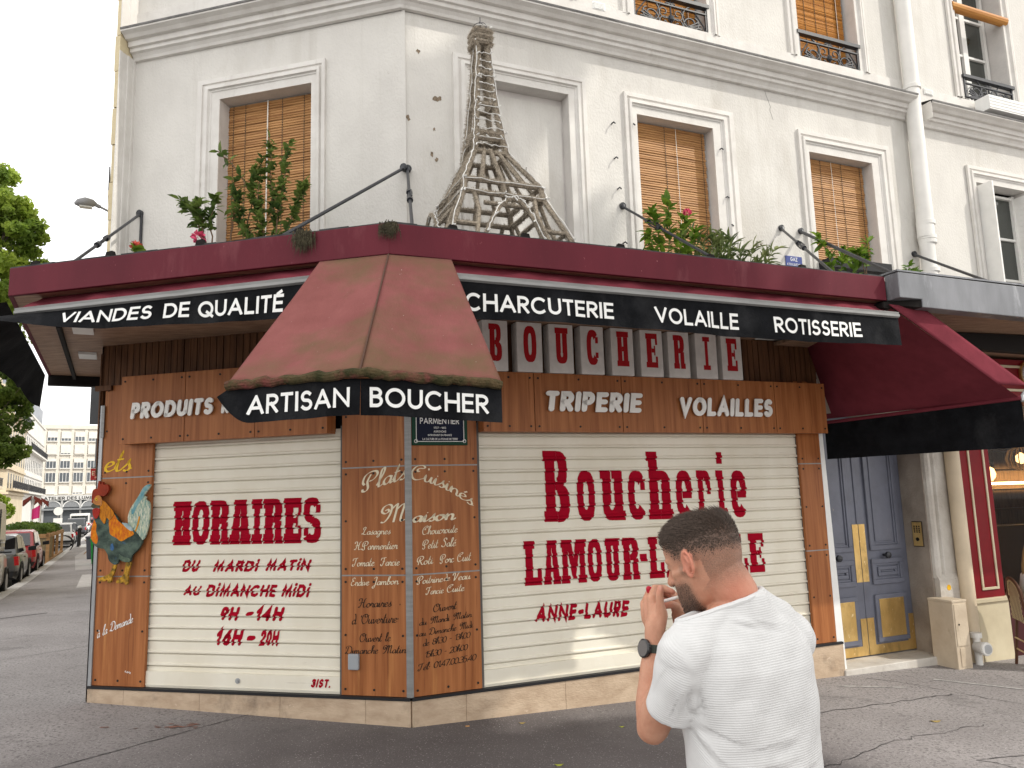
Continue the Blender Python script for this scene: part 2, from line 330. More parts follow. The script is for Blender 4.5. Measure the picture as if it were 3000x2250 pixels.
# ---- heavy slab letters
def _sup(a, b, e, t):
    c, s_ = math.cos(t), math.sin(t)
    return a*math.copysign(abs(c)**(2/e), c), b*math.copysign(abs(s_)**(2/e), s_)
def ring(cx, cy, a, b, ia, ib, t0=0, t1=360, n=18, e=2.8, ie=2.6):
    out = []
    for k in range(n):
        u, v = rad(t0+(t1-t0)*k/n), rad(t0+(t1-t0)*(k+1)/n)
        p, q, r_, s_ = _sup(a, b, e, u), _sup(a, b, e, v), _sup(ia, ib, ie, v), _sup(ia, ib, ie, u)
        out.append([(cx+p[0], cy+p[1]), (cx+q[0], cy+q[1]), (cx+r_[0], cy+r_[1]), (cx+s_[0], cy+s_[1])])
    return out
def rc(x0, y0, x1, y1): return [[(x0, y0), (x1, y0), (x1, y1), (x0, y1)]]
def slab_glyph(ch, sh=.17, st=.34):
    m = .05; a, b = m+.03, m+.03+st; c, d = 1-m-.03-st, 1-m-.03
    serf = lambda x0, x1, y: rc(x0-.07, y, x1+.07, y+sh)
    if ch == 'H': return [rc(a, sh, b, 1-sh), rc(c, sh, d, 1-sh), rc(b, .43, c, .57), serf(a, b, 0), serf(c, d, 0), serf(a, b, 1-sh), serf(c, d, 1-sh)]
    if ch == 'O': return [ring(.5, .5, .47, .5, .13, .30)]
    if ch == 'U': return [rc(a, .3, b, 1-sh), rc(c, .3, d, 1-sh), serf(a, b, 1-sh), serf(c, d, 1-sh), ring(.5, .3, .42, .3, .09, .12, 180, 360, 12)]
    if ch == 'C': return [ring(.5, .5, .47, .5, .12, .3, 40, 322), rc(.72, .62, .95, .8), rc(.72, .2, .95, .36)]
    if ch == 'E': return [rc(a, sh, b+.04, 1-sh), rc(a-.07, 0, .95, sh), rc(a-.07, 1-sh, .95, 1), rc(.78, sh, .95, sh+.17), rc(.78, 1-sh-.17, .95, 1-sh), rc(b+.04, .44, .66, .56), rc(.66, .36, .76, .64)]
    if ch == 'R': return [rc(a, sh, b, 1-sh), rc(a-.07, 0, b+.05, sh), rc(a-.07, 1-sh, .5, 1), ring(.5, .73, .44, .27, .08, .12, -90, 90, 10), rc(b, .46, .5, .60), rc(.58, .12, .9, .5), rc(.58, 0, .98, .16)]
    if ch == 'B': return [rc(a, sh, b, 1-sh), rc(a-.07, 0, .5, sh), rc(a-.07, 1-sh, .5, 1), ring(.5, .74, .40, .26, .07, .12, -90, 90, 10), ring(.5, .26, .46, .27, .10, .12, -90, 90, 10), rc(b, .44, .54, .56)]
    if ch == 'A': return [[[(a-.02, sh), (b-.02, sh), (.5, .9), (.28, 1)]], [[(1-b+.0, sh), (d+.02, sh), (.74, 1), (.5, .9)]], rc(.2, 1-sh, .8, 1), serf(a-.02, b-.06, 0), serf(c+.06, d+.02, 0), rc(b-.08, .28, c+.08, .38)]
    if ch == 'I': return [rc(.5-st*.62, sh, .5+st*.62, 1-sh), rc(.06, 0, .94, sh), rc(.06, 1-sh, .94, 1)]
    if ch == 'S': return [ring(.5, .72, .45, .28, .12, .1, 30, 270, 12), ring(.5, .28, .47, .28, .12, .1, 90, -150, 12), rc(.7, .66, .94, .84), rc(.06, .16, .3, .34), rc(.4, .42, .62, .58)]
    if ch == 'L': return [rc(a, sh, b+.04, 1-sh), rc(a-.07, 0, .95, sh), rc(.72, sh, .95, sh+.2), rc(a-.09, 1-sh, b+.14, 1)]
    if ch == 'M': return [rc(.05, sh, .27, 1-sh), rc(.73, sh, .95, 1-sh), [[(.2, 1), (.42, 1), (.6, .1), (.44, .1)]], [[(.58, 1), (.8, 1), (.56, .1), (.42, .1)]], rc(.0, 0, .34, sh), rc(.66, 0, 1, sh), rc(.0, 1-sh, .38, 1), rc(.62, 1-sh, 1, 1)]
    if ch == '-': return [rc(.05, .42, .95, .6)]
    x = .72                                                        # lower case, x-height .72
    if ch == 'o': return [ring(.5, x/2, .47, x/2, .13, .2)]
    if ch == 'u': return [rc(a, .25, b, x-sh*.8), rc(c, .1, d, x-sh*.8), rc(a-.08, x-sh*.8, b, x), rc(c-.08, x-sh*.8, d, x), ring(.45, .25, .37, .25, .09, .1, 180, 330, 10), rc(c-.04, 0, d+.08, .14)]
    if ch == 'c': return [ring(.5, x/2, .47, x/2, .12, .2, 40, 325), rc(.7, x*.6, .95, x*.82)]
    if ch == 'h': return [rc(a, .15, b, 1-.0), rc(a-.08, .86, b, 1.0), rc(c, .15, d, x*.72), ring(.52, x-.24, .40, .24, .08, .1, 0, 130, 9), rc(a-.07, 0, b+.06, .15), rc(c-.06, 0, d+.07, .15)]
    if ch == 'e': return [ring(.5, x/2, .47, x/2, .12, .2, 28, 318), ring(.5, x/2, .47, x/2, .12, .2, 0, 28, 4), rc(.4, x*.42, .94, x*.56)]
    if ch == 'r': return [rc(a, .15, b, x-.12), rc(a-.08, x-.13, b, x), rc(a-.07, 0, b+.12, .15), ring(.55, x-.22, .38, .22, .06, .06, 0, 120, 9), rc(.68, x-.36, .93, x-.2)]
    if ch == 'i': return [rc(.5-st*.6, .15, .5+st*.6, x-.13), rc(.5-st*.6-.14, x-.14, .5+st*.6, x), rc(.1, 0, .9, .15), rc(.5-st*.62, x+.1, .5+st*.62, x+.28)]
    return [rc(a, 0, d, 1)]
def slab_text(s, xs, sh=.17, st=.34):
    """letters with given [x0,x1] spans"""
    L = []
    for ch, (x0, x1) in zip(s, xs):
        polys = []
        for li, grp in enumerate(slab_glyph(ch, sh, st)):
            for pp in grp: polys.append(([(x0+px*(x1-x0), py) for px, py in pp], li))
        L.append(polys)
    return L
def fit(L, x0, x1, y0, y1):
    xs = [p[0] for l in L for q, _ in l for p in q]; a, b = min(xs), max(xs)
    return [[([(x0+(px-a)/(b-a)*(x1-x0), y0+py*(y1-y0)) for px, py in q], li) for q, li in l] for l in L]
def flat_text(mb, L, fn, lay=.0004):
    """fn(x,y,offset)->world point"""
    for l in L:
        for q, li in l:
            if len(q) > 2: mb.face([mb.V(fn(px, py, li*lay)) for px, py in q])
def solid_text(mb, L, fn, th, lay=.0006):
    for l in L:
        for q, li in l:
            n = len(q)
            if n < 3: continue
            a = [mb.V(fn(px, py, th+li*lay)) for px, py in q]; b = [mb.V(fn(px, py, 0)) for px, py in q]
            mb.face(a)
            for k in range(n): mb.face([a[k], b[k], b[(k+1) % n], a[(k+1) % n]])
# ------------------------------------------------------------------ materials of the place
M = dict(
 plaster=mat('plaster', (.675, .655, .615), .85, var2=(.60, .58, .545), vscale=2.2, stretch=(1, 1, .7), bump=.25, bscale=55, fac=(.3, .6)),
 trim=mat('trim_paint', (.72, .70, .665), .8, var2=(.64, .615, .58), vscale=5, bump=.12, bscale=40),
 zinc=mat('zinc_edge', (.16, .155, .15), .5, var=.3, vscale=9),
 reveal=mat('reveal_plaster', (.60, .575, .55), .85, var=.08, vscale=4, bump=.15),
 blind=mat('blind_wood', (.50, .268, .108), .6, var2=(.25, .115, .042), vscale=2.2, stretch=(1.2, 1.2, 26), fac=(.3, .62), spec=.3),
 blind2=mat('bamboo_blind', (.62, .30, .07), .6, var2=(.42, .17, .035), vscale=1.5, stretch=(1, 1, 40), spec=.3),
 cord=mat('cord', (.75, .72, .66), .7), dcord=mat('dark_cord', (.09, .07, .05), .8),
 iron=mat('wrought_iron', (.022, .024, .030), .42, var=.3, vscale=20, spec=.5),
 pipew=mat('pipe_paint', (.76, .745, .71), .45, var=.05, vscale=3), pipec=mat('cream_pipe', (.66, .55, .40), .5, var=.08, vscale=3),
 maroon=mat('maroon_metal', (.130, .022, .033), .6, var2=(.102, .018, .027), vscale=3, stretch=(1, 1, .35), bump=.04, bscale=180, spec=.12),
 fabric=mat('awning_fabric', (.185, .036, .050), .9, var2=(.145, .029, .040), vscale=5, bump=.2, bscale=130, spec=.05),
 hood=mat('weathered_awning', (.25, .092, .086), .92, var2=(.205, .074, .068), vscale=4, bump=.2, bscale=120, spec=.05),
 black=mat('black_canvas', (.0085, .009, .0105), .9, var=.35, vscale=6, bump=.25, bscale=70, spec=.08),
 alu=mat('aluminium', (.27, .27, .265), .5, metal=.4, var=.12, vscale=6, stretch=(1, 1, 6)),
 alud=mat('dull_aluminium', (.42, .43, .44), .45, metal=.6, var=.2, vscale=4, stretch=(1, 1, .4)),
 white=mat('white_letter', (.80, .80, .78), .5, var=.03, vscale=10),
 cream=mat('cream_letter', (.80, .71, .52), .6), ink=mat('dark_letter', (.035, .02, .012), .7), yellow=mat('yellow_letter', (.80, .50, .03), .6),
 acryl=mat('acrylic_letter', (.84, .83, .79), .25, var=.03, vscale=12, coat=.3),
 slatd=mat('dark_wood_slats', (.15, .068, .031), .6, var2=(.075, .033, .016), vscale=3, stretch=(9, 9, .8), bump=.2, bscale=30, bstretch=(9, 9, .8)),
 soffit=mat('soffit_wood', (.42, .27, .18), .5, var2=(.20, .12, .08), vscale=2.0, stretch=(3, 26, 1), bump=.2, bscale=20, bstretch=(3, 26, 1)),
 shutter=mat('shutter_paint', (.80, .76, .65), .5, var2=(.74, .69, .57), vscale=3, stretch=(1, 1, .6), spec=.3, bump=.03, bscale=60),
 red=mat('red_paint', (.37, .002, .018), .7, var2=(.31, .003, .017), vscale=14, spec=.05),
 graff=mat('red_marker_paint', (.38, .003, .019), .7, var2=(.33, .004, .018), vscale=20, spec=.05),
 plinth=mat('travertine', (.56, .435, .315), .6, var2=(.42, .31, .215), vscale=5, stretch=(1, 1, 2.2), bump=.25, bscale=40),
 dark=mat('dark_void', (.012, .010, .009), .8), bstrip=mat('black_strip', (.02, .02, .022), .45),
 moss=mat('dry_moss', (.085, .075, .045), 1., var2=(.035, .03, .02), vscale=40, bump=.8, bscale=60),
 roof=mat('canopy_roofing', (.05, .05, .052), .8, var=.4, vscale=8),
 greym=mat('grey_metal', (.22, .225, .24), .38, metal=.25, var2=(.15, .155, .165), vscale=4, stretch=(1, 1, .3), bump=.05, bscale=90),
 screw=mat('screw_head', (.02, .018, .016), .5),
)
M['wood'] = mat('panel_wood', (.44, .172, .062), .42, var2=(.22, .068, .021), vscale=1.0, stretch=(22, 22, .9), fac=(.26, .70), spec=.2, detail=9)
overlay(M['wood'], (.13, .036, .011), 1.0, .58, .74, (46, 46, 1.1), 8, 3.)
overlay(M['wood'], (.56, .25, .085), .9, .60, .80, (13, 13, .7), 6, 9.)
overlay(M['plaster'], (.50, .47, .42), 1.1, .56, .80, (1.2, 1.2, .5), 8, 2.)
overlay(M['plaster'], (.30, .24, .18), 9, .735, .78, (1, 1, 1), 4, 5.)
overlay(M['plaster'], (.545, .52, .475), 1.0, .54, .80, (5, 5, .22), 8, 11.)
overlay(M['trim'], (.47, .44, .40), 2.0, .60, .84, (2, 2, .35), 7, 4.)
overlay(M['plinth'], (.13, .10, .075), 2.2, .55, .75, (1, 1, .8), 8, 2.)
overlay(M['plinth'], (.62, .50, .38), 14, .66, .74, (1, 1, 2), 5, 6.)
overlay(M['shutter'], (.30, .25, .19), 5, .66, .82, (.5, .5, 9), 9, 1.)
overlay(M['shutter'], (.10, .085, .07), 26, .74, .78, (.35, .35, 2.4), 7, 8.)
overlay(M['maroon'], (.33, .13, .14), 60, .70, .76, (1, 1, .6), 3, 1.)
overlay(M['maroon'], (.23, .075, .085), 3, .55, .85, (1, 1, .3), 8, 4.)
overlay(M['hood'], (.125, .098, .050), 1.15, .45, .68, (1, 1, 1.1), 7, 3.6)
overlay(M['hood'], (.60, .55, .50), 36, .73, .77, (1, 1, 1), 3, 2.)
overlay(M['black'], (.045, .045, .047), 2.4, .52, .9, (1, 1, .7), 8, 2.)
overlay(M['greym'], (.46, .47, .49), 5, .60, .85, (1, 1, .35), 8, 3.)
NN = (nL+nR)/(1+nL.dot(nR))
def CN(d, z): return O + NN*d + Vector((0, 0, z))                     # the corner between the fronts, at offset d
DL = .018

def wall_holes(mb, u0, u1, z0, z1, holes, d=0.):
    us = sorted({u0, u1} | {h[0] for h in holes} | {h[1] for h in holes}); zs = sorted({z0, z1} | {h[2] for h in holes} | {h[3] for h in holes})
    for a, b in zip(us, us[1:]):
        for c, e in zip(zs, zs[1:]):
            mu, mz = (a+b)/2, (c+e)/2
            if any(h[0] < mu < h[1] and h[2] < mz < h[3] for h in holes): continue
            mb.poly([(a, d, c), (b, d, c), (b, d, e), (a, d, e)])
def reveal(mb, h, d0, d1):
    a, b, c, e = h
    for p, q in (((a, c), (a, e)), ((a, e), (b, e)), ((b, e), (b, c)), ((b, c), (a, c))):
        mb.poly([(p[0], d0, p[1]), (q[0], d0, q[1]), (q[0], d1, q[1]), (p[0], d1, p[1])])
def surround(F, name, parent, o, i, d=0.):
    """moulded architrave: outer (u0,u1,ztop), inner (u0,u1,ztop), from zb"""
    mb = MB(F); u0, u1, zt, zb = o; a0, a1, za = i
    prof = [(0, 0), (0, .030), (.22, .034), (.24, .020), (.32, .020), (.36, .042), (.52, .046), (.56, .026), (.62, .026), (.65, .018), (1.0, .018), (1.0, -.002)]
    rows = []
    for w, dd in prof:
        ul, ur, z = u0+w*(a0-u0), u1+w*(a1-u1), zt+w*(za-zt)
        rows.append([mb.V((ul, d+dd, zb)), mb.V((ul, d+dd, z)), mb.V((ur, d+dd, z)), mb.V((ur, d+dd, zb))])
    for A, B in zip(rows, rows[1:]):
        for k in range(3): mb.face([A[k], A[k+1], B[k+1], B[k]])
    return mb.build(name, M['trim'], parent)
def slat_blind(F, parent, u0, u1, z0, z1, d, pitch, m, cords, white=None, seed=1, sag=.004):
    mb = MB(F); rr = random.Random(seed); n = int((z1-z0)/pitch); pt = (z1-z0)/n
    for k in range(n):
        za, zb = z0+k*pt, z0+(k+1)*pt; t = rr.uniform(-.003, .003); e = rr.uniform(-.006, .006)
        us = [u0+e, (u0+u1)/2, u1+e]
        for a, b in zip(us, us[1:]):
            fa, fb = [rr.uniform(-sag, sag)*.5 for _ in (0, 1)]
            mb.poly([(a, d+.011+t, za+.001), (b, d+.011+t, za+.001), (b, d+.001, zb+.004), (a, d+.001, zb+.004)])
            mb.poly([(a, d+.011+t, za+.001), (b, d+.011+t, za+.001), (b, d+.006+t, za-.003), (a, d+.006+t, za-.003)])
    ob = mb.build('blind', m, parent)
    for u in cords:
        c = MB(F)
        for k in range(0, n, 1):
            za = z0+k*pt; c.box(u-.003, u+.003, d+.012, d+.016, za+.2*pt, za+.9*pt)
        c.build('ladder_cord', M['dcord'], ob)
    if white is not None:
        MB(F).tube([(white, d+.022, z1), (white, d+.024, z0+.02)], .006 if F is FL else .0028, 6).build('pull_cord', M['cord'], ob)
    return ob
def spiral(cx, cz, r0, r1, a0, a1, n=22): return [(cx+(r0+(r1-r0)*k/n)*math.cos(rad(a0+(a1-a0)*k/n)), cz+(r0+(r1-r0)*k/n)*math.sin(rad(a0+(a1-a0)*k/n))) for k in range(n+1)]
def railing(F, parent, u0, u1, z0, z1, d=.03):
    mb = MB(F); W = u1-u0; h = z1-z0; c = (u0+u1)/2
    mb.box(u0-.02, u1+.02, d-.03, d+.03, z1-.012, z1+.028)
    mb.box(u0, u1, d-.012, d+.012, z1-.085, z1-.070); mb.box(u0, u1, d-.012, d+.012, z0, z0+.014)
    for u in (u0+.012, u1-.012): mb.box(u-.01, u+.01, d-.01, d+.01, z0, z1)
    zt, zb = z1-.085, z0+.014; hm = zt-zb; zc = (zt+zb)/2
    def T(pts, r=.0075): mb.tube([(x, d, z) for x, z in pts], r, 6)
    for s in (-1, 1):
        X = lambda P: [(c+s*(x-c), z) for x, z in P]
        T(X(spiral(c+.085, zc+hm*.22, .075, .016, 200, 640)))
        T(X(spiral(c+.085, zc-hm*.22, .075, .016, 160, -280)))
        T(X(spiral(c+.27, zc+hm*.10, .155, .045, 100, 420, 26)), .009)
        T(X(spiral(c+.27, zc-hm*.05, .165, .03, 250, 60, 18)), .009)
        T(X([(c+.44, zb), (c+.40, zc), (c+.30, zt)])); T(X([(c+.17, zb), (c+.2, zc-.05), (c+.13, zt)]))
        for a in (-50, -25, 0, 25, 50):
            x, z = c+.27+.10*math.cos(rad(a)), zc-.04+.09*math.sin(rad(a)); T(X([(c+.20, zc-.05), (x, z)]), .010)
    T([(c, zb), (c, zt)], .010)
    mb.lathe([(.0, zc-.03), (.03, zc-.02), (.03, zc+.02), (.0, zc+.03)], 8, (c, d), caps=False)
    for a in range(0, 360, 45): T([(c, zt+.035), (c+.06*math.cos(rad(a)), zt+.035+.03*math.sin(rad(a)))], .007)
    return mb.build('railing', M['iron'], parent)
CORN = [(0, 5.90), (.03, 5.905), (.04, 5.93), (.06, 5.955), (.085, 5.965), (.085, 6.0), (.11, 6.005), (.115, 6.055), (.15, 6.06), (.175, 6.085), (.205, 6.10), (.215, 6.105), (.215, 6.128)]
# ------------------------------------------------------------------ corner building above the shop
BLD = thing('corner_building', 'white plastered corner building above the maroon canopy with wooden blinds', 'building', O)
holeL = (.874, 1.80, 3.75, 5.37); holeL2 = (.874, 1.80, 6.36, 8.3)
mb = MB(FL); wall_holes(mb, -.01, 2.76, 3.178, 11, [holeL, holeL2], DL); mb.build('wall', M['plaster'], BLD)
W2 = (.63, 1.56, 3.75, 5.41); W3 = (2.30, 3.20, 3.75, 5.345); W4 = (4.458, 5.37, 3.75, 5.29)
U2 = (.63, 1.56, 6.33, 8.3); U3 = (2.34, 3.235, 6.33, 8.3); U4 = (4.46, 5.345, 6.33, 8.3)
mb = MB(FR); wall_holes(mb, -.03, 5.99, 3.178, 11, [W2, W3, W4, U2, U3, U4]); mb.build('wall', M['plaster'], BLD)
core = MB()  # unseen dark core added behind the walls to block light from behind
pts = [FL(2.5, -.45, 0), CN(-.45, 0), FR(6.15, -.45, 0), FR(6.15, -6, 0), FL(2.5, -.45, 0)+sD*11+tD*.6]
n = len(pts)
for k in range(n):
    a, b = pts[k], pts[(k+1) % n]; core.poly([a, b, b+Vector((0, 0, 19)), a+Vector((0, 0, 19))])
core.poly([p+Vector((0, 0, 19)) for p in pts]); core.hexa([FR(u, d, z) for z in (3.0, 19) for u, d in ((6.15, -.45), (16, -.45), (16, -6), (6.15, -6))]); core.build('light_block_core', M['dark'], BLD)
sw = MB(); P0 = FL(2.97, DL, 0)
sw.poly([P0+Vector((0, 0, 0)), P0+sD*12+Vector((0, 0, 0)), P0+sD*12+Vector((0, 0, 11)), P0+Vector((0, 0, 11))]); sw.build('side_wall', M['plaster'], BLD)
# left edge moulding
mb = MB(FL); prof = [(2.738, DL), (2.738, DL+.03), (2.742, DL+.034), (2.744, DL+.075), (2.738, DL+.08), (2.738, DL+.105), (2.746, DL+.11), (2.748, DL+.17), (2.742, DL+.175), (2.742, DL+.205), (2.752, DL+.207)]
for (a, da), (b, db) in zip(prof, prof[1:]):
    for z0, z1 in ((3.2, 5.92), (6.14, 11)): mb.poly([(a, da, z0), (b, db, z0), (b, db, z1), (a, da, z1)])
mb.build('edge_moulding', M['trim'], BLD)
qs = mat('pale_quoin', (.66, .57, .38), .85, var2=(.56, .47, .30), vscale=2.5, bump=.3, bscale=30); r9 = random.Random(4)
for k in range(22):
    z = 3.2+.36*k; MB(FL).box(2.752, 2.795+.012*(k % 2), -.1, DL+.195+r9.uniform(-.004, .008), z, z+.352).build('quoin', qs, BLD)
# cornice
def corn(name, sts, par, m=None, ztop=6.26):
    mb = MB(); mb.sweep(CORN, sts); mb.build(name, M['trim'], par)
    mt = MB(); mt.sweep([(.18, 6.126), (.222, 6.120), (.224, 6.138), (.0, 6.19)], sts); mt.build('zinc_flashing', M['zinc'], par)
    sk = MB(); sk.sweep([(.02, 6.16), (.022, 6.40), (0, 6.405)], sts); sk.build('skirting', M['trim'], par)
corn('cornice', [lambda d, z: FL(2.745, DL+d, z), lambda d, z: CN(d+.01, z)-eR*.03, lambda d, z: FR(5.98, d, z)], BLD)
# windows
wl = MB(FL); reveal(wl, holeL, DL, -.13); wl.poly([(holeL[0], -.13, 3.75), (holeL[1], -.13, 3.75), (holeL[1], -.13, 5.37), (holeL[0], -.13, 5.37)])
win = wl.build('window', M['reveal'], BLD); surround(FL, 'surround', win, (2.03, .737, 5.575, 3.6), (1.80, .874, 5.37), DL)
slat_blind(FL, win, .90, 1.80, 3.97, 5.355, -.115, .0245, M['blind'], [1.02, 1.24, 1.62, 1.745], 1.385, 3)
def winR(h, outer, seed, cords, white, blind=True):
    mb = MB(FR); reveal(mb, h, 0, -.13); mb.poly([(h[0], -.13, h[2]), (h[1], -.13, h[2]), (h[1], -.13, h[3]), (h[0], -.13, h[3])])
    o = mb.build('window', M['reveal'], BLD); surround(FR, 'surround', o, (outer[0], outer[1], outer[2], 3.6), (h[0], h[1], h[3]))
    if blind: slat_blind(FR, o, h[0]+.005, h[1]-.02, 3.97, h[3]-.012, -.115, .0245, M['blind'], cords, white, seed)
    return o
w2 = winR(W2, (.425, 1.745, 5.595), 4, [], None, False)
MB(FR).box(W2[0]+.02, W2[1]-.02, -.128, -.12, 3.7, W2[3]-.06).build('blocked_infill', M['plaster'], w2)
winR(W3, (2.163, 3.465, 5.555), 5, [2.36, 2.69, 3.14], 2.82)
winR(W4, (4.32, 5.655, 5.525), 6, [4.55, 4.72, 5.02, 5.30], 4.87)
def upwin(F, h, d, seed, drop=0., outer=True):
    mb = MB(F); reveal(mb, h, d, d-.2); o = mb.build('window', M['reveal'], BLD)
    if outer: surround(F, 'surround', o, (h[0]-.14 if F is FR else h[1]+.14, h[1]+.14 if F is FR else h[0]-.14, h[3]+.14, h[2]+.06), (h[0] if F is FR else h[1], h[1] if F is FR else h[0], h[3]), d)
    g = MB(F); g.box(h[0], h[1], d-.2, d-.19, h[2], h[3]); g.build('pane', glass_mat('window_glass'), o)
    slat_blind(F, o, h[0]+.01, h[1]-.04, h[2]+.02, h[3]-.02, d-.14, .014, M['blind2'], [h[0]+.1+.16*k for k in range(5)], h[1]-.14, seed)
    railing(F, o, h[0], h[1], h[2]+.0, h[2]+.36, d+.0); return o
upwin(FL, holeL2, DL, 11); upwin(FR, U2, 0, 12); upwin(FR, U3, 0, 13); upwin(FR, U4, 0, 14)
# vents in the skirting
def vent(F, u0, u1, z0, z1, par):
    mb = MB(F); mb.box(u0, u1, .022, .032, z0, z1)
    for k in range(5): z = z0+(z1-z0)*(k+.7)/6; mb.box(u0+.012, u1-.012, .032, .038, z, z+.008)
    mb.build('vent', M['white'], par)
vent(FR, 1.86, 2.0, 6.35, 6.43, BLD)
# small hooks and a crack in the plaster
for u, z in ((2.02, 5.2), (2.03, 4.85), (2.05, 4.55), (2.08, 4.02), (2.24, 5.22), (3.27, 5.13), (3.30, 4.62), (3.33, 4.33)):
    hk = MB(FR); hk.tube([(u, 0, z), (u, .045, z), (u+.006, .06, z-.02)], .007, 6); hk.build('hook', M['iron'], BLD)
crk = MB(FR); zz = 5.91; uu = 3.93; P = []
rr = random.Random(5)
while zz > 5.56: P.append((uu, .0015, zz)); uu += rr.uniform(-.012, .016); zz -= .03
for a, b in zip(P, P[1:]): crk.poly([(a[0]-.002, .0015, a[2]), (a[0]+.002, .0015, a[2]), (b[0]+.0015, .0015, b[2]), (b[0]-.0015, .0015, b[2])])
crk.build('plaster_crack', M['dark'], BLD)
for u, z, r in ((.12, 5.55, .022), (.27, 5.13, .03), (.31, 5.15, .022), (.23, 4.62, .022), (.25, 4.85, .016), (.27, 4.58, .02), (.02, 4.92, .025)):
    dm = MB(FR); n = 9; c = [(u+r*rr.uniform(.4, 1.2)*math.cos(2*math.pi*k/n), .0018, z+r*rr.uniform(.4, 1.3)*math.sin(2*math.pi*k/n)) for k in range(n)]; dm.poly(c); dm.build('chipped_plaster', mat('bare_render', (.22, .17, .12), .9, var=.4, vscale=60), BLD)
# ------------------------------------------------------------------ drainpipe
DP = thing('drainpipe', 'white rainwater downpipe between the corner building and its neighbour', 'pipe', FR(6.02, .1, 4))
mb = MB(FR); mb.tube([(6.03, .11, 11), (6.03, .11, 6.35), (6.015, .11, 6.2), (6.005, .11, 4.76)], .085, 18, caps=False); mb.tube([(6.0, .11, 4.80), (5.985, .11, 4.45)], .092, 18); mb.tube([(5.985, .11, 4.45), (5.98, .11, 3.3)], .080, 18)
mb.build('pipe', M['pipew'], DP, smooth=True)
for z, r in ((6.27, .098), (4.62, .10), (4.45, .098), (4.40, .095), (4.07, .094)): mb = MB(FR); mb.lathe([(r-.012, z-.03), (r, z-.022), (r, z+.022), (r-.012, z+.03)], 18, (6.0 if z < 6 else 6.025, .11)); mb.build('collar', M['pipew'], DP, smooth=True)
# ------------------------------------------------------------------ neighbouring building
NB = thing('neighbouring_building', 'white plastered neighbour right of the drainpipe with an open casement window', 'building', FR(9, 0, 0))
W5 = (7.07, 7.98, 3.6, 5.30); U5 = (7.06, 7.96, 6.38, 8.3); W6 = (9.4, 10.3, 3.6, 5.3); U6 = (9.4, 10.3, 6.38, 8.3)
mb = MB(FR); wall_holes(mb, 5.99, 15, 3.1, 11, [W5, U5, W6, U6], -.004); mb.build('wall', M['plaster'], NB)
corn('cornice', [lambda d, z: FR(6.20, d, z-.03), lambda d, z: FR(15, d, z-.03)], NB)
cap_ = MB(FR); cap_.prism([(6.2, 5.9), (6.2, 6.1), (6.205, 6.1), (6.205, 5.9)], 0, .2); cap_.build('cornice_end', M['trim'], NB)
frm = mat('white_frame', (.78, .77, .74), .4, var=.04)
def casement(h, d, sill, shut, par, openl=False):
    mb = MB(FR); reveal(mb, h, 0, d); o = mb.build('window', M['reveal'], par)
    surround(FR, 'surround', o, (h[0]-.14, h[1]+.14, h[3]+.2, h[2]), (h[0], h[1], h[3]))
    g = MB(FR); g.box(h[0]+.03, h[1]-.03, d-.012, d-.008, h[2], h[3]-.03); g.build('pane', glass_mat('room_glass', (.035, .04, .035), .08), o)
    f = MB(FR); a, b = h[0]+.02, h[1]-.02; c = (a+b)/2
    for u0, u1 in ((a, a+.05), (b-.05, b), (c-.045, c+.045)): f.box(u0, u1, d-.03, d+.03, h[2], h[3]-.02)
    for z in (h[3]-.075, h[3]-.62, h[3]-1.15): f.box(a+.05, c-.045, d-.02, d+.02 if z < h[3]-.1 else d+.028, z, z+.03); f.box(c+.045, b-.05, d-.02, d+.02 if z < h[3]-.1 else d+.028, z, z+.03)
    f.build('frame', frm, o)
    cu = MB(FR); cu.grid(lambda x, y: (c+.06+x*.3, d-.06+.02*math.sin(x*26), h[2]+y*(h[3]-h[2])), 26, 1); cu.build('curtain', mat('curtain', (.35, .36, .32), .9), o)
    if shut:
        for s, u in ((-1, h[0]+.02), (1, h[1]-.02)):
            sh = MB(FR); sh.box(u-.012, u+.012, d+.0, .20, h[2], h[3]-.05)
            for k in range(22):
                z = h[2]+.08+k*.07; sh.box(u-s*.012-.004*0, u-s*.016, d+.06, .16, z, z+.04)
            sh.build('shutter', frm, o)
    return o
casement(W5, -.16, 0, True, NB); casement(W6, -.16, 0, True, NB)
u5 = casement(U5, -.24, 0, False, NB); railing(FR, u5, U5[0], U5[1], 6.40, 6.665, .02)
MB(FR).tube([(7.0, .0, 7.62), (8.02, .0, 7.62)], .06, 12).build('rolled_blind', M['blind2'], u5)
u6 = casement(U6, -.24, 0, False, NB); railing(FR, u6, U6[0], U6[1], 6.40, 6.665, .02)
pb = MB(FR); pb.box(7.16, 8.1, .06, .24, 6.16, 6.34)
for k in range(4): pb.box(7.16, 8.1, .24, .245, 6.18+.04*k, 6.205+.04*k)
tag(pb.build('window_box', M['white']), 'white slatted window box under the upper right casement', 'planter')
vent(FR, 6.33, 6.48, 6.30, 6.37, NB)
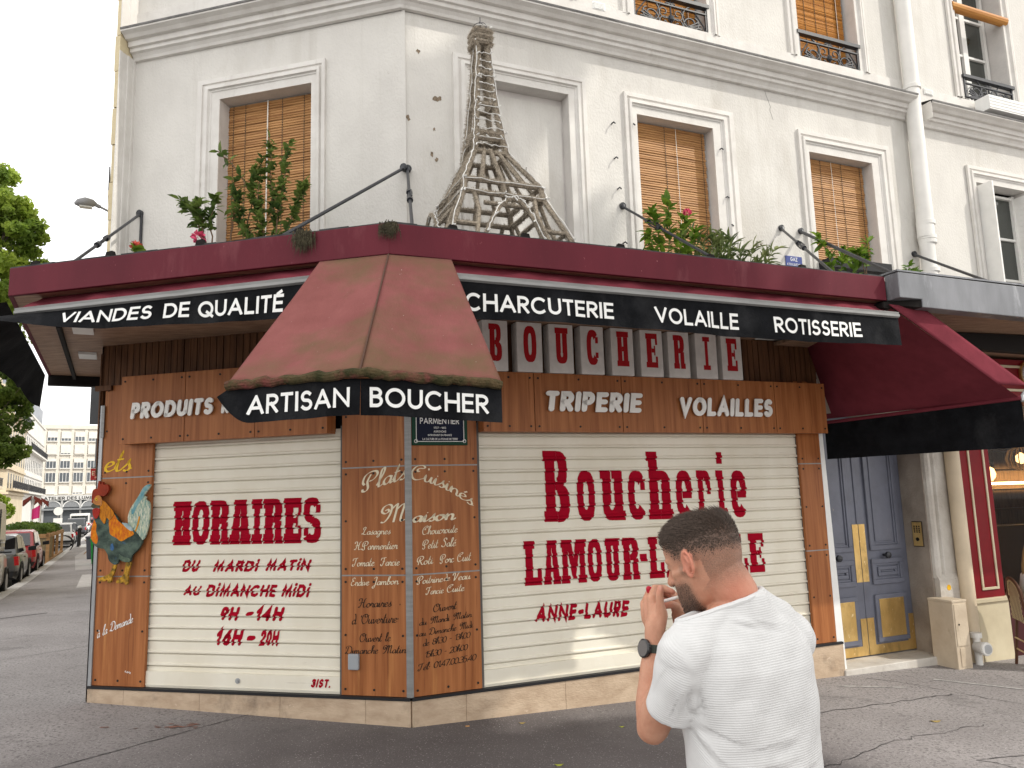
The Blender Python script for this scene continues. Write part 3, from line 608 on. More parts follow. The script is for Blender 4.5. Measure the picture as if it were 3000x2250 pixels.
# ------------------------------------------------------------------ canopy
A = FL(2.26, 1.64, 0); B = CN(1.6, 0); Cc = FR(3.50, 1.62, 0)
CAN = thing('canopy', 'maroon metal canopy wrapping the corner over the butcher shop', 'canopy', B)
ST_END = A + sD*3.55
def up(p, z): return Vector((p.x, p.y, z))
def strip(mb, a, b, z0, z1, t, n):
    mb.hexa([up(a, z0), up(b, z0), up(b-n*t, z0), up(a-n*t, z0), up(a, z1), up(b, z1), up(b-n*t, z1), up(a-n*t, z1)])
mb = MB(); strip(mb, A, B, 3.165, 3.36, .03, nL); mb.build('fascia', M['maroon'], CAN, bevel=.004)
mb = MB(); strip(mb, B+eR*.001, Cc, 3.165, 3.36, .03, nR); mb.build('fascia', M['maroon'], CAN, bevel=.004)
mb = MB(); strip(mb, A+sD*.004, ST_END, 3.165, 3.36, .03, -tD); mb.build('fascia', M['maroon'], CAN)
ins = .03
foot = [A+sD*.02-nL*.03, B-NN*.035, Cc-nR*.035, FR(3.5, -.2, 0), CN(-.2, 0), FL(2.9, -.2, 0), FL(2.97, 0, 0)+sD*3.5+tD*.2, ST_END+tD*.03]
mb = MB(); mb.poly([up(p, 3.335) for p in foot]); mb.build('roofing', M['roof'], CAN)
mb = MB(); mb.poly([up(p, 3.17) for p in foot])
mb.build('soffit', M['soffit'], CAN)
mb = MB(); strip(mb, ST_END+tD*.0, ST_END+tD*.95, 3.06, 3.17, .1, -sD); strip(mb, A+tD*.24+sD*.75, ST_END+tD*.24, 3.12, 3.168, .03, -tD); mb.build('edge_beam', M['dark'], CAN)
for (x0, s0) in ((.42, .95), (.42, 2.15)):                            # downlights in the soffit
    c = A+tD*x0+sD*s0; mb = MB()
    for k in range(2): i = .03*k; q = [c+tD*(sx*(.075-i))+sD*(sy*(.13-i)) for sx, sy in ((-1, -1), (1, -1), (1, 1), (-1, 1))]; mb.hexa([up(p, 3.15+.004*k-.006) for p in q]+[up(p, 3.169) for p in q])
    mb.build('downlight', M['alud' if 0 else 'white'], CAN)
lip = MB(); rr = random.Random(3)                                     # flaking dark edge along the top
for a, b, n_ in ((A, B, nL), (B, Cc, nR)):
    L = (b-a).length; k = 0.; e = (b-a).normalized()
    while k < L-.06:
        l = rr.uniform(.05, .2); p = a+e*k; q = a+e*min(L, k+l); strip(lip, p-n_*.004, q-n_*.004, 3.352, 3.363+rr.uniform(.001, .009), rr.uniform(.03, .06), n_); k += l
lip.build('roof_edge', M['roof'], CAN)
br = []
for F, u, d in ((FL, 2.10, 1.6), (FL, 1.48, 1.6), (FL, .78, 1.6), (FL, .08, 1.58), (FR, -.12, 1.56), (FR, .38, 1.56), (FR, 1.10, 1.56), (FR, 1.86, 1.56), (FR, 2.72, 1.56)):
    mb = MB(F); mb.prism([(u-.045, 3.34), (u+.045, 3.34), (u+.025, 3.405), (u-.02, 3.41)], d-.03, d+.0); mb.build('roof_bracket', M['dark'], CAN)
def tuft(mb, c, n_, r, cnt, seed, hang=.1):
    r2 = random.Random(seed)
    for _ in range(cnt):
        p = c+Vector((r2.gauss(0, r), r2.gauss(0, r*.25), r2.gauss(0, r*.5))); l = r2.uniform(.3, 1)*hang; dx = r2.uniform(-.02, .02)
        mb.poly([p, p+Vector((.006, 0, .002)), p+Vector((dx, -.012, -l))])
mm = MB(); tuft(mm, B+nL*.01+Vector((.0, 0, 3.345)), nR, .025, 240, 1, .10)
tag(mm.build('moss_clump', M['moss'], None, recalc=False), 'dried moss hanging over the corner of the maroon canopy', 'moss')
mm = MB(); tuft(mm, FL(.02, 1.63, 3.345), nL, .03, 320, 2, .13); tag(mm.build('moss_clump', M['moss'], None, recalc=False), 'dried moss clump hanging over the left fascia above the hood', 'moss')
# ------------------------------------------------------------------ wall tie rods
def rod(F, wall, roof, label, r=.012, turn=None, two=None):
    t = thing('tie_rod', label, 'rod', F(*wall) if not callable(wall) else wall, 'tie rods holding the canopies')
    a, b = F(*wall), roof; mb = MB(); mb.tube([a, b], r, 8); mb.build('rod', M['iron'], t, smooth=True)
    mb = MB(); d = (b-a).normalized(); n_ = nL if F is FL else nR
    mb.tube([a-n_*.02, a+n_*.025], .032, 10); mb.tube([a+n_*.02, a+n_*.03+Vector((0, 0, -.03))], .02, 8); mb.build('wall_eye', M['iron'], t, smooth=True)
    if turn:
        mb = MB(); L = (b-a).length
        c0, c1 = a+d*L*turn, a+d*(L*turn+.17); sd = d.orthogonal().normalized()
        for s in (-1, 1): mb.tube([c0, c0+d*.02+sd*.022*s, c1-d*.02+sd*.022*s, c1], .008, 6)
        for c in (c0-d*.02, c1+d*.02): mb.tube([c-d*.025, c+d*.025], .024, 8)
        mb.build('turnbuckle', M['iron'], t)
    return t
rod(FL, (2.62, DL, 4.385), FL(1.98, 1.5, 3.345), 'short black tie rod with turnbuckle at the far left end of the canopy', turn=.5)
rod(FL, (.0, DL+.02, 4.45), FL(.38, 1.5, 3.345), 'long black tie rod crossing below the left window', r=.013)
rod(FR, (.005, .02, 4.445), FR(-.35, 1.45, 3.345), 'black tie rod with turnbuckle hanging on the corner of the wall', turn=.42)
rod(FR, (2.09, .0, 4.385), FR(2.06, 1.5, 3.345), 'black tie rod with turnbuckle in front of the middle blind', turn=.3)
rod(FR, (3.99, .0, 4.38), FR(3.16, 1.5, 3.345), 'thin black tie rod above the blue enamel plate', turn=.35)
rod(FR, (4.25, .0, 4.375), FR(3.58, 1.64, 3.385), 'thick black tie rod ending on the corner of the grey canopy', r=.017)
rod(FR, (5.89, .0, 4.285), FR(5.0, 1.64, 3.36), 'black tie rod starting beside the white downpipe', r=.015)
mb = MB(FL); mb.tube([(2.6, .03, 4.37), (2.6, .03, 3.34)], .013, 8); tag(mb.build('iron_post', M['iron']), 'thin vertical iron bar on the wall left of the window', 'bar')
# ------------------------------------------------------------------ retractable awnings
def awning(F, u0, u1, label, name='awning', leftend=0., ub=None):
    ub = ub or u1
    t = thing(name, label, 'awning', F(u0, 1.6, 3.0)); r2 = random.Random(int(u1*10))
    ph = [r2.uniform(0, 6) for _ in range(6)]
    def fab(a, b): 
        u = u0+(ub-u0)*a; wr = .010*math.sin(u*9+b*2.2+ph[0])+.007*math.sin(u*23+b*5+ph[1])
        return (u, 1.50+.19*b, 3.170-.123*b-.010*math.sin(b*3.1)+wr*math.sin(b*math.pi))
    MB(F).grid(fab, 90, 8).build('fabric', M['fabric'], t, smooth=True)
    bar = MB(F); prof = [(1.68, 3.004), (1.705, 3.0), (1.72, 3.01), (1.72, 3.028), (1.712, 3.03), (1.716, 3.046), (1.70, 3.052), (1.68, 3.048)]
    bar.sweep(prof, [lambda d, z: (u0, d, z), lambda d, z: (ub, d, z)]); bar.poly([(u0, d, z) for d, z in prof]); bar.poly([(ub, d, z) for d, z in prof]); bar.build('front_bar', M['alu'], t)
    sgn = 1 if u1 > u0 else -1
    def val(a, b):
        u = u0+(u1-u0)*a; k = max(0, (abs(u)-1.0)/1.25) if leftend else 0.; k = min(1, k)
        zb = (2.795+.04*min(1, max(0, (u-.1)/.9))+leftend*k*k*.13) if leftend else 2.772+.01*math.sin(u*2.1)
        wv = (.010*math.sin(u*7+ph[2])+.008*math.sin(u*17+ph[3]))*b
        return (u, 1.70+b*(.01+leftend*k*k*.16)+wv, 3.008+(zb-3.008)*b)
    MB(F).grid(val, 110, 6).build('valance', M['black'], t, smooth=True)
    return t, val, (u0, u1)
AL, valL, sL = awning(FL, -.40, 2.21, 'left maroon roller awning whose black valance reads VIANDES DE QUALITÉ', leftend=1., ub=2.115)
AR, valR, sR = awning(FR, -.42, 3.505, 'right maroon roller awning whose black valance reads CHARCUTERIE VOLAILLE ROTISSERIE')
def val_text(F, val, sp, text, ua, ub, b0, b1, parent, m, w=.165, flip=False, slant=0.):
    L, wd = stroke_text(text, w=w, slant=slant); L = fit(L, 0, 1, 0, 1); mb = MB()
    def fn(x, y, o):
        u = ua+(ub-ua)*x; a = (u-sp[0])/(sp[1]-sp[0]); b = b0+(b1-b0)*y; p = val(a, b); return F(p[0], p[1]+.005+o, p[2])
    flat_text(mb, L, fn); return mb.build('lettering', m, parent, recalc=False)
val_text(FL, valL, sL, 'VIANDES', 1.715, 1.03, .74, .22, AL, M['white'], .18, slant=.12)
val_text(FL, valL, sL, 'DE', .945, .755, .76, .22, AL, M['white'], .18, slant=.05)
val_text(FL, valL, sL, 'QUALITÉ', .70, .095, .80, .26, AL, M['white'], .18)
for tx, a, b in (('CHARCUTERIE', -.10, .925), ('VOLAILLE', 1.235, 1.935), ('ROTISSERIE', 2.25, 3.085)): val_text(FR, valR, sR, tx, a, b, .79, .31, AR, M['white'], .175)
# side street valance, seen from behind
SV = thing('side_awning', 'black valance hanging from the street side of the canopy, crumpled', 'awning', A)
c0 = A-tD*.02+sD*.12
def lin(x, P):
    for (a, u), (b, v) in zip(P, P[1:]):
        if a <= x <= b: return u+(v-u)*(x-a)/(b-a)
    return P[-1][1]
MB().grid(lambda a, b: c0+sD*(3.35*a)-tD*((lin(a, [(0, .24), (.35, .20), (.6, .20), (1, .06)])+.03*math.sin(a*17))*b**.8)+Vector((0, 0, 3.15-(lin(a, [(0, .06), (.2, .13), (.45, .17), (.6, .26), (.8, .25), (1, .36)])+.02*math.sin(a*29))*b-.03*b*(1-b))), 60, 8).build('valance', M['black'], SV, smooth=True)
# ------------------------------------------------------------------ corner hood
HD = thing('corner_awning', 'weathered mossy corner awning hood whose black valance reads ARTISAN BOUCHER', 'awning', CN(2.2, 2.2))
TL, TC, TR = FL(-.10, 1.635, 3.15), CN(1.635, 3.145), FR(-.16, 1.635, 3.15)
BL, BC, BR = FL(-.085, 2.5, 2.285), FL(-.785, 2.5, 2.30), FR(-.202, 2.5, 2.262)
def hoodfn(P, Q, R, S):
    def fn(a, b):
        t = P.lerp(Q, a); u = R.lerp(S, a); p = t.lerp(u, b)
        sag = math.sin(b*math.pi)*.035*math.sin(a*math.pi); wr = .006*math.sin(a*13+b*4)*math.sin(b*math.pi)+.004*math.sin(a*31+b*9)*b
        return p+Vector((0, .4, -1)).normalized()*(sag+wr)
    return fn
f1, f2 = hoodfn(TL, TC, BL, BC), hoodfn(TC, TR, BC, BR)
mb = MB(); mb.grid(f1, 26, 26); mb.grid(f2, 26, 26); mb.build('hood_fabric', M['hood'], HD, smooth=True, angle=180, solid=.006)
MB().tube([TC.lerp(BC, k/12)+Vector((0, -.004, .003)) for k in range(13)], .0045, 6).build('seam', mat('seam_thread', (.10, .055, .04), .9), HD)
r2 = random.Random(9); roll = MB()
pts = [f1(k/20, 1)+Vector((0, -.01, -.012+r2.uniform(-.004, .004))) for k in range(21)]+[f2(k/20, 1)+Vector((0, -.01, -.012+r2.uniform(-.004, .004))) for k in range(1, 21)]
roll.tube(pts, [.024+r2.uniform(-.003, .004) for _ in pts], 10)
mr = mat('mossy_fabric', (.10, .07, .035), 1., var2=(.035, .035, .014), vscale=14, bump=.7, bscale=70); overlay(mr, (.17, .05, .045), 4, .5, .62, (1, 1, 1), 4, 1.)
roll.build('front_roll', mr, HD, smooth=True)
def hval(P, Q, tip=0):
    def fn(a, b):
        p = P.lerp(Q, a); c = (a-.78)/.22 if tip else (.22-a)/.22         # the cloth runs round the corner in a soft curve
        if c > 0: p = p+(BL.lerp(BC, .78)+BR.lerp(BC, .78)-BC*2)*(.25*c*c)
        p = p+Vector((0, 0, -.03)); wv = (.008*math.sin(a*11+1)+.006*math.sin(a*23))*b
        k = max(0, 1-a/.2) if tip else 0
        return p+Vector((0, -.012*b+wv, -.174*b*(1-.8*k*k)))+Vector((-.05*k*b, 0, 0))
    return fn
h1, h2 = hval(BL, BC, 1), hval(BC, BR)
mb = MB(); mb.grid(h1, 40, 6); mb.grid(h2, 40, 6); mb.build('valance', M['black'], HD, smooth=True)
def hood_text(fn_, n_, text, a0, a1, b0, b1):
    L, wd = stroke_text(text, w=.17); L = fit(L, 0, 1, 0, 1); mb = MB()
    flat_text(mb, L, lambda x, y, o: fn_(a0+(a1-a0)*x, b0+(b1-b0)*y)+n_*(.006+o)); mb.build('lettering', M['white'], HD, recalc=False)
hood_text(h1, nL, 'ARTISAN', .17, .93, .78, .24); hood_text(h2, nR, 'BOUCHER', .06, .90, .78, .24)
# ------------------------------------------------------------------ end awning over the door
EA = thing('end_awning', 'maroon awning sloping down over the entrance door with a blank black valance', 'awning', FR(4.8, 1.6, 2.4))
def sheet(a, b): return ((3.49+.78*a)*(1-b)+(4.86-.42*a)*b, 1.62+.06*b-(1.75+.06*b)*a, 3.125+(2.40-3.125)*b-.03*math.sin(b*math.pi)*math.sin(a*math.pi))
MB(FR).grid(sheet, 24, 24).build('fabric', M['fabric'], EA, smooth=True)
MB(FR).grid(lambda a, b: (3.49+.375*b+a*1.115, 1.64+.04*a+.05*b*0, 3.127-.617*a-.003*b), 20, 6).build('front_band', M['fabric'], EA, smooth=True, solid=.008)
MB(FR).tube([(4.86, 1.69, 2.40), (4.43, -.05, 2.36)], .018, 8).build('bottom_bar', M['fabric'], EA, smooth=True)
MB(FR).tube([(4.98, 1.69, 2.505), (4.88, 1.69, 2.41), (4.87, 1.70, 2.37)], .02, 8).build('bar_end', M['alud'], EA)
MB(FR).grid(lambda a, b: (4.86-.44*a-.0*b+.012*math.sin(a*16)*b, 1.69-1.76*a, 2.395-.04*a-(.41-.04*a)*b), 40, 6).build('valance', M['black'], EA, smooth=True)
MB(FR).box(3.46, 3.9, 1.50, 1.62, 3.10, 3.155).build('hinge_box', M['dark'], EA, bevel=.01)
# ------------------------------------------------------------------ grey canopy of the neighbour
GC = thing('grey_canopy', 'grey metal canopy of the neighbouring cafe at the right', 'canopy', FR(5.5, 1.7, 3.1))
mb = MB(FR); mb.prism([(3.52, 3.165), (3.76, 3.165), (3.76, 3.10), (9, 3.075), (9, 3.355), (3.52, 3.375)], 1.60, 1.73); mb.build('fascia', M['greym'], GC, bevel=.006)
MB(FR).box(3.51, 9, 1.55, 1.735, 3.378, 3.392).build('top_flashing', M['greym'], GC)
MB(FR).box(3.78, 9, -.05, 1.60, 3.13, 3.16).build('soffit', M['soffit'], GC)
MB(FR).box(3.55, 9, -.05, 1.60, 3.30, 3.34).build('roofing', M['roof'], GC)
MB(FR).hexa([(3.52, 1.5, 3.13), (3.76, 1.5, 3.10), (3.76, 1.72, 3.10), (3.52, 1.60, 3.14), (3.52, 1.5, 3.17), (3.76, 1.5, 3.17), (3.76, 1.72, 3.163), (3.52, 1.60, 3.163)]).build('joint_plate', M['dark'], GC)
MB(FR).hexa([(4.95, 1.0, 2.98), (7.5, 1.25, 2.90), (7.5, 1.15, 2.90), (4.95, .9, 2.98), (4.95, 1.0, 3.12), (7.5, 1.25, 3.12), (7.5, 1.15, 3.12), (4.95, .9, 3.12)]).build('awning_cassette', M['dark'], GC)
# ------------------------------------------------------------------ shop front
SH = thing('butcher_shopfront', 'closed butcher shop front of wood panels and two cream roller shutters', 'shopfront', CN(0, 0))
def panel(F, u0, u1, z0, z1, d0=-.03, d1=0.0, screws=True, m='wood', par=SH):
    o = MB(F).box(u0, u1, d0, d1, z0, z1).build('panel', M[m], par, bevel=.0015)
    if screws:
        s = MB(F)
        for u in (u0+.035, (u0+u1)/2, u1-.035):
            for z in (z0+.045, z1-.045):
                if abs(u1-u0) < .35 and u == (u0+u1)/2: continue
                s.tube([(u, d1-.002, z), (u, d1+.004, z)], .0095, 8)
        if z1-z0 > .6:
            for u in (u0+.035, u1-.035): s.tube([(u, d1-.002, (z0+z1)/2), (u, d1+.004, (z0+z1)/2)], .0095, 8)
        s.build('screw', M['screw'], o)
    return o
ZS = [(.212, 1.115), (1.125, 1.965), (1.975, 2.80)]
for F, u0, u1, du in ((FL, 2.405, 2.93, 0), (FL, .03, .585, 0), (FR, .014, .575, 0), (FR, 3.985, 4.26, 0)):
    dz = -.03 if u0 > 3 else 0.
    for z0, z1 in ZS: panel(F, u0, u1, z0+dz*(z0 > .3), z1+dz)
    for z in (1.12, 1.97): MB(F).box(u0, u1, -.02, -.001, z-.006+dz, z+.006+dz).build('joint_strip', M['alu'], SH)
mb = MB()
P = [FL(.034, 0.002, 0), FL(.034, .012, 0), CN(.014, 0), FR(.016, .012, 0), FR(.016, .002, 0)]
for a, b in zip(P, P[1:]): mb.poly([up(a, .212), up(b, .212), up(b, 2.8), up(a, 2.8)])
mb.build('corner_trim', M['alu'], SH)
MB(FL).box(2.93, 2.965, -.06, .012, .21, 2.62).build('edge_trim', M['alud'], SH); MB(FL).box(2.915, 2.945, .012, .02, 2.33, 2.62).build('edge_trim', M['alu'], SH)
MB(FR).hexa([(4.262, -.3, -.15), (4.36, -.3, -.15), (4.36, 0, -.15), (4.262, 0, -.15), (4.262, -.3, 2.8), (4.30, -.3, 2.8), (4.30, 0, 2.8), (4.262, 0, 2.8)]).build('white_return', M['white'], SH)
# sign bands
for F, us, d in ((FL, [.657, 1.32, 2.0, 2.655], .12), (FR, [.592, 1.058, 1.91, 2.765, 3.625, 4.27], .12)):
    z0, z1 = (2.252, 2.848) if F is FL else (2.235, 2.735)
    for a, b in zip(us, us[1:]): panel(F, a+.003, b-.003, z0, z1, d-.015, d)
    MB(F).box(us[0]+.005, us[-1]-.005, -.03, d-.016, z0+.004, z0+.02).build('band_underside', M['wood'], SH)
    MB(F).box(us[0]+.002, us[-1]-.002, -.03, d-.016, z1-.02, z1-.004).build('band_top', M['slatd'], SH)
    for k in range(2): u = us[0]+.002 if k == 0 else us[-1]-.017; MB(F).box(u, u+.015, -.03, d-.0155, z0+.021, z1-.021).build('band_end', M['wood'], SH)
# dark slats above
for F, u0, u1, z0 in ((FL, -.0, 3.0, 2.80), (FR, .0, 4.30, 2.73)):
    mb = MB(F); mb.box(u0, u1, -.06, -.022, z0, 3.21); k = u0+.01; r2 = random.Random(4)
    while k < u1-.05: mb.box(k, k+.058, -.022, .0+r2.uniform(-.004, .004), z0, 3.169); k += .066
    mb.build('slat_cladding', M['slatd'], SH)
MB(FL).box(2.85, 3.02, -.05, .03, 2.755, 2.80).build('slat_edge', M['slatd'], SH)
MB(FL).box(2.96, 3.0, -.6, .0, 2.0, 3.1).build('slat_return', M['slatd'], SH)
# plinth
for F, u0, u1 in ((FL, .0, 2.955), (FR, .0, 4.315)):
    js = [u0]+[u0+(u1-u0)*(k+.5)/ (4 if F is FL else 5) for k in range(4 if F is FL else 5)]+[u1]
    for a, b in zip(js, js[1:]): MB(F).box(a+(.0015 if a > u0 else 0), b-.0015, -.1, .022, -.25, .188).build('plinth_stone', M['plinth'], SH)
    MB(F).box(u0, u1, -.12, .03, .189, .21).build('base_strip', M['bstrip'], SH)
# wall behind the shutters
MB(FL).box(.12, 2.93, -.2, -.12, -.1, 3.1).build('back_wall', M['dark'], SH); MB(FR).box(.12, 4.3, -.2, -.12, -.1, 3.1).build('back_wall', M['dark'], SH)
# ---- roller shutters
PIT = .1017; PR = [(0, .0), (.60, .0), (.655, .008), (.70, .0125), (.80, .013), (.86, .007), (.872, -.015), (.948, -.016), (.955, -.002), (1., .0)]
def sprof(z, z0, z1):
    if z <= z0+.15: return .004
    t = ((z1-z) % PIT)/PIT
    for (a, da), (b, db) in zip(PR, PR[1:]):
        if a <= t <= b: return da+(db-da)*(t-a)/(b-a)
    return 0.
def zbreaks(z0, z1):
    out = []; k = 0
    while z1-k*PIT > z0+.15:
        out += [z1-(k+a)*PIT for a, _ in PR[:-1]]; k += 1
    return sorted([z for z in out if z > z0+.152]+[z0+.151, z0+.149, z0])
def shutter(F, u0, u1, z0, z1, d, label):
    mb = MB(F); zb = zbreaks(z0, z1); r2 = random.Random(2)
    ob = None
    for a, b in zip(zb, zb[1:]):
        da, db = sprof(a+1e-5, z0, z1) if a > z0+.15 else .004, sprof(b-1e-5, z0, z1) if b > z0+.15 else .004
        mb.poly([(u0, d+da, a), (u1, d+da, a), (u1, d+db, b), (u0, d+db, b)])
    o = mb.build('roller_shutter', M['shutter'], SH); o['label'] = label
    b = MB(F); b.box(u0+.005, u1-.005, d+.004, d+.026, z0+.004, z0+.125); b.box(u0+.005, u1-.005, d+.026, d+.03, z0+.012, z0+.022); b.box(u0, u1, d-.01, d+.02, z0-.012, z0+.003); b.build('bottom_bar', M['shutter'], o, bevel=.004)
    for u in (u0, u1): MB(F).box(u-.012, u+.012, d-.02, d+.035, z0-.01, z1+.02).build('guide_rail', mat('guide', (.12, .11, .10), .5), o)
    return o
SZ0, SZ1 = .215, 2.30
SHL = shutter(FL, .592, 2.43, SZ0, SZ1, -.045, 'cream roller shutter painted with the opening hours')
SHR = shutter(FR, .585, 4.0, SZ0, SZ1, -.045, 'cream roller shutter painted with the butcher name')
lk = MB(FL); lk.tube([(1.52, -.02, .285), (1.52, -.012, .285)], .022, 12); lk.tube([(1.52, -.013, .285), (1.52, -.006, .285)], .012, 10); lk.build('lock', M['alud'], SHL)
def shutter_text(F, L, sgn, d, par, m, z0=SZ0, z1=SZ1, name='painted_lettering'):
    zb = zbreaks(z0, z1); mb = MB(F)
    for l in L:
        for q, li in l:
            lo, hi = min(p[1] for p in q), max(p[1] for p in q)
            for a, b in zip(zb, zb[1:]):
                if b <= lo or a >= hi: continue
                c = clip(clip(q, 1, a, False), 1, b, True)
                if len(c) < 3: continue
                pa, pb = (sprof(a+1e-5, z0, z1) if a > z0+.15 else .027), (sprof(b-1e-5, z0, z1) if b > z0+.15 else .027)
                mb.poly([(sgn*x, d+.0022+li*.0005+pa+(pb-pa)*((z-a)/(b-a)), z) for x, z in c])
    return mb.build(name, m, par, recalc=False)
def stext(F, text, ua, ub, z0, z1, par, m=None, w=.15, slant=.32, jit=.028, cap='rd', gap=.14, wx=.8, tilt=0., seed=1):
    L, _ = stroke_text(text, w=w, cap=cap, slant=slant, jit=jit, gap=gap, wx=wx, seed=seed); s = -1 if F is FL else 1
    L = fit(L, s*ua, s*ub, z0, z1)
    if tilt: L = [[([(x, z+tilt*(x-s*ua)/(s*ub-s*ua)) for x, z in q], li) for q, li in l] for l in L]
    return shutter_text(F, L, s, -.045, par, m or M['graff'])
def spans(x0, x1, ws, gap):
    tot = sum(ws)+gap*(len(ws)-1); k = (x1-x0)/tot; x = x0; out = []
    for w_ in ws: out.append((x, x+w_*k)); x += (w_+gap)*k
    return out
L = slab_text('HORAIRES', spans(0, 1, [1, 1, 1.05, 1.1, .62, 1.05, .95, .95], .015), sh=.22, st=.395); L = fit(L, -2.20, -.795, 1.375, 1.745)
shutter_text(FL, L, -1, -.045, SHL, M['red'])
for a in (('DU', 2.10, 1.92, 1.15, 1.25), ('MARDi', 1.80, 1.35, 1.15, 1.24), ('MATiN', 1.30, .875, 1.155, 1.245), ('AU', 2.08, 1.90, .955, 1.035), ('DiMANCHE', 1.86, 1.185, .945, 1.045), ('MiDi', 1.15, .875, .945, 1.045), ('9H', 1.71, 1.53, .755, .865), ('-', 1.47, 1.40, .76, .87), ('14H', 1.375, 1.115, .755, .87), ('16H', 1.745, 1.49, .555, .69), ('-', 1.46, 1.38, .555, .69), ('20H', 1.355, 1.16, .56, .685), ('3IST.', .86, .69, .255, .32)):
    stext(FL, a[0], a[1], a[2], a[3], a[4], SHL, w=.255 if len(a[0]) > 3 or a[3] > .9 else .28, seed=len(a[0])+int(a[3]*100))
L = slab_text('Boucherie', [(1.185, 1.445), (1.50, 1.69), (1.74, 1.985), (2.015, 2.21), (2.225, 2.49), (2.525, 2.715), (2.765, 2.93), (2.965, 3.11), (3.145, 3.34)], sh=.15, st=.36)
def tiltfit(L, z0a, z1a, z0b, z1b, xa, xb): return [[([(x, (z0a+(z0b-z0a)*(x-xa)/(xb-xa))+y*((z1a-z0a)+((z1b-z0b)-(z1a-z0a))*(x-xa)/(xb-xa))) for x, y in q], li) for q, li in l] for l in L]
L = tiltfit(L, 1.48, 2.085, 1.44, 2.06, 1.185, 3.34)
shutter_text(FR, L, 1, -.045, SHR, M['red'])
L = slab_text('LAMOUR-LEBELLE', [(.985, 1.155), (1.165, 1.32), (1.328, 1.57), (1.58, 1.727), (1.755, 1.905), (1.928, 2.105), (2.105, 2.185), (2.20, 2.37), (2.38, 2.55), (2.56, 2.74), (2.75, 2.93), (2.94, 3.12), (3.13, 3.30), (3.31, 3.50)], sh=.18, st=.36)
L = tiltfit(L, .965, 1.33, .92, 1.285, .985, 3.5); shutter_text(FR, L, 1, -.045, SHR, M['red'])
stext(FR, '.', 1.0, 1.03, .685, .70, SHR, w=.2); stext(FR, 'ANNE-LAURE', 1.07, 1.98, .665, .80, SHR, w=.255, tilt=-.025)
# ---- raised words on the bands (letters are parts)
def raised(F, word, ua, ub, z0, z1, d, label, s, show=None):
    t = thing('raised_lettering', label, 'sign', F((ua+ub)/2, d, z0), 'raised white words on the wood bands')
    L, _ = stroke_text(word, w=.245, cap='rd', slant=.13, jit=.004, gap=.08, wx=.66, seed=len(word)); L = fit(L, s*ua, s*ub, 0, 1)
    for l in L:
        if not l: continue
        mb = MB(); solid_text(mb, [l], lambda x, y, o: F(s*x, d+.022+o, z0+(z1-z0)*y), .012); ob = mb.build('letter', M['acryl'], t)
    return t
raised(FL, 'PRODUITS', 2.522, 1.70, 2.462, 2.605, .12, 'raised white word PRODUITS on the left wood band', -1)
raised(FL, 'RÉGIONAUX', 1.62, .80, 2.462, 2.605, .12, 'raised white word after PRODUITS, mostly hidden by the corner awning', -1)
raised(FR, 'TRIPERIE', 1.155, 2.105, 2.405, 2.58, .12, 'raised white word TRIPERIE on the right wood band', 1)
raised(FR, 'VOLAILLES', 2.505, 3.56, 2.385, 2.558, .12, 'raised white word VOLAILLES on the right wood band', 1)
# ---- letter boxes B O U C H E R I E
LB = [('B', .594, .821), ('O', .905, 1.138), ('U', 1.204, 1.436), ('C', 1.51, 1.738), ('H', 1.814, 2.043), ('E', 2.117, 2.353), ('R', 2.414, 2.646), ('I', 2.718, 2.958), ('E', 3.014, 3.248)]
for i, (ch, a, b) in enumerate(LB):
    zb = 2.738; lab = {'B': 'leftmost grey letter box, red B', 'O': 'grey letter box with red O', 'U': 'grey letter box with red U', 'C': 'grey letter box with red C', 'H': 'grey letter box with red H', 'R': 'grey letter box with red R', 'I': 'grey letter box with red I'}.get(ch)
    if ch == 'E': lab = 'grey letter box with red E between H and R' if i == 5 else 'rightmost grey letter box, red E at the end of BOUCHERIE'
    t = thing('letter_box', lab+' above the wood band', 'sign', FR((a+b)/2, .14, zb), 'letter boxes spelling BOUCHERIE')
    MB(FR).box(a, b, .022, .14, zb, 3.166).build('box', mat('letter_box_face', (.74, .73, .71), .5, var=.08, vscale=9), t, bevel=.004)
    mb = MB(); L = slab_text(ch, [(a+.055, b-.05)], .16, .36 if ch != 'I' else .32); w_ = b-a
    if ch == 'I': L = slab_text(ch, [(a+.075, b-.075)], .14, .3)
    flat_text(mb, L, lambda x, y, o: FR(x, .1415+o, 2.82+.315*y)); mb.build('letter', mat('letter_red', (.42, .008, .014), .5), t, recalc=False)
# ---- painted menu on the corner panels
def script(F, text, ua, ub, z0, zh, m, tilt=0., pen=.35, w=.085, curve=None, slant=.0, par=SH):
    s = -1 if F is FL else 1; L, wd = stroke_text(text, font=SCRIPT, w=w, cap='no', pen=pen, slant=.16, wx=1.)
    L = fit(L, 0, 1, 0, 1); mb = MB()
    def fn(x, y, o):
        u = s*ua+(s*ub-s*ua)*x; z = z0+zh*y+tilt*x+(curve(x) if curve else 0); return F(s*u, .0022+o, z)
    flat_text(mb, L, fn, .0003); return mb.build('menu_lettering', m, par, recalc=False)
CRM, INK = M['cream'], M['ink']
script(FL, 'Plats', .415, .015, 1.775, .135, CRM, .10, .3, .105); script(FR, 'Cuisinés', .012, .535, 1.86, .12, CRM, 0, .3, .10, lambda x: -.235*x**1.7)
MB(FR).box(.155, .168, .0022, .003, 1.93, 1.945).build('menu_lettering', CRM, SH)
script(FL, 'M', .25, .03, 1.525, .14, CRM, .01, .3, .09); script(FR, 'aison', .02, .385, 1.525, .105, CRM, .01, .3, .13)
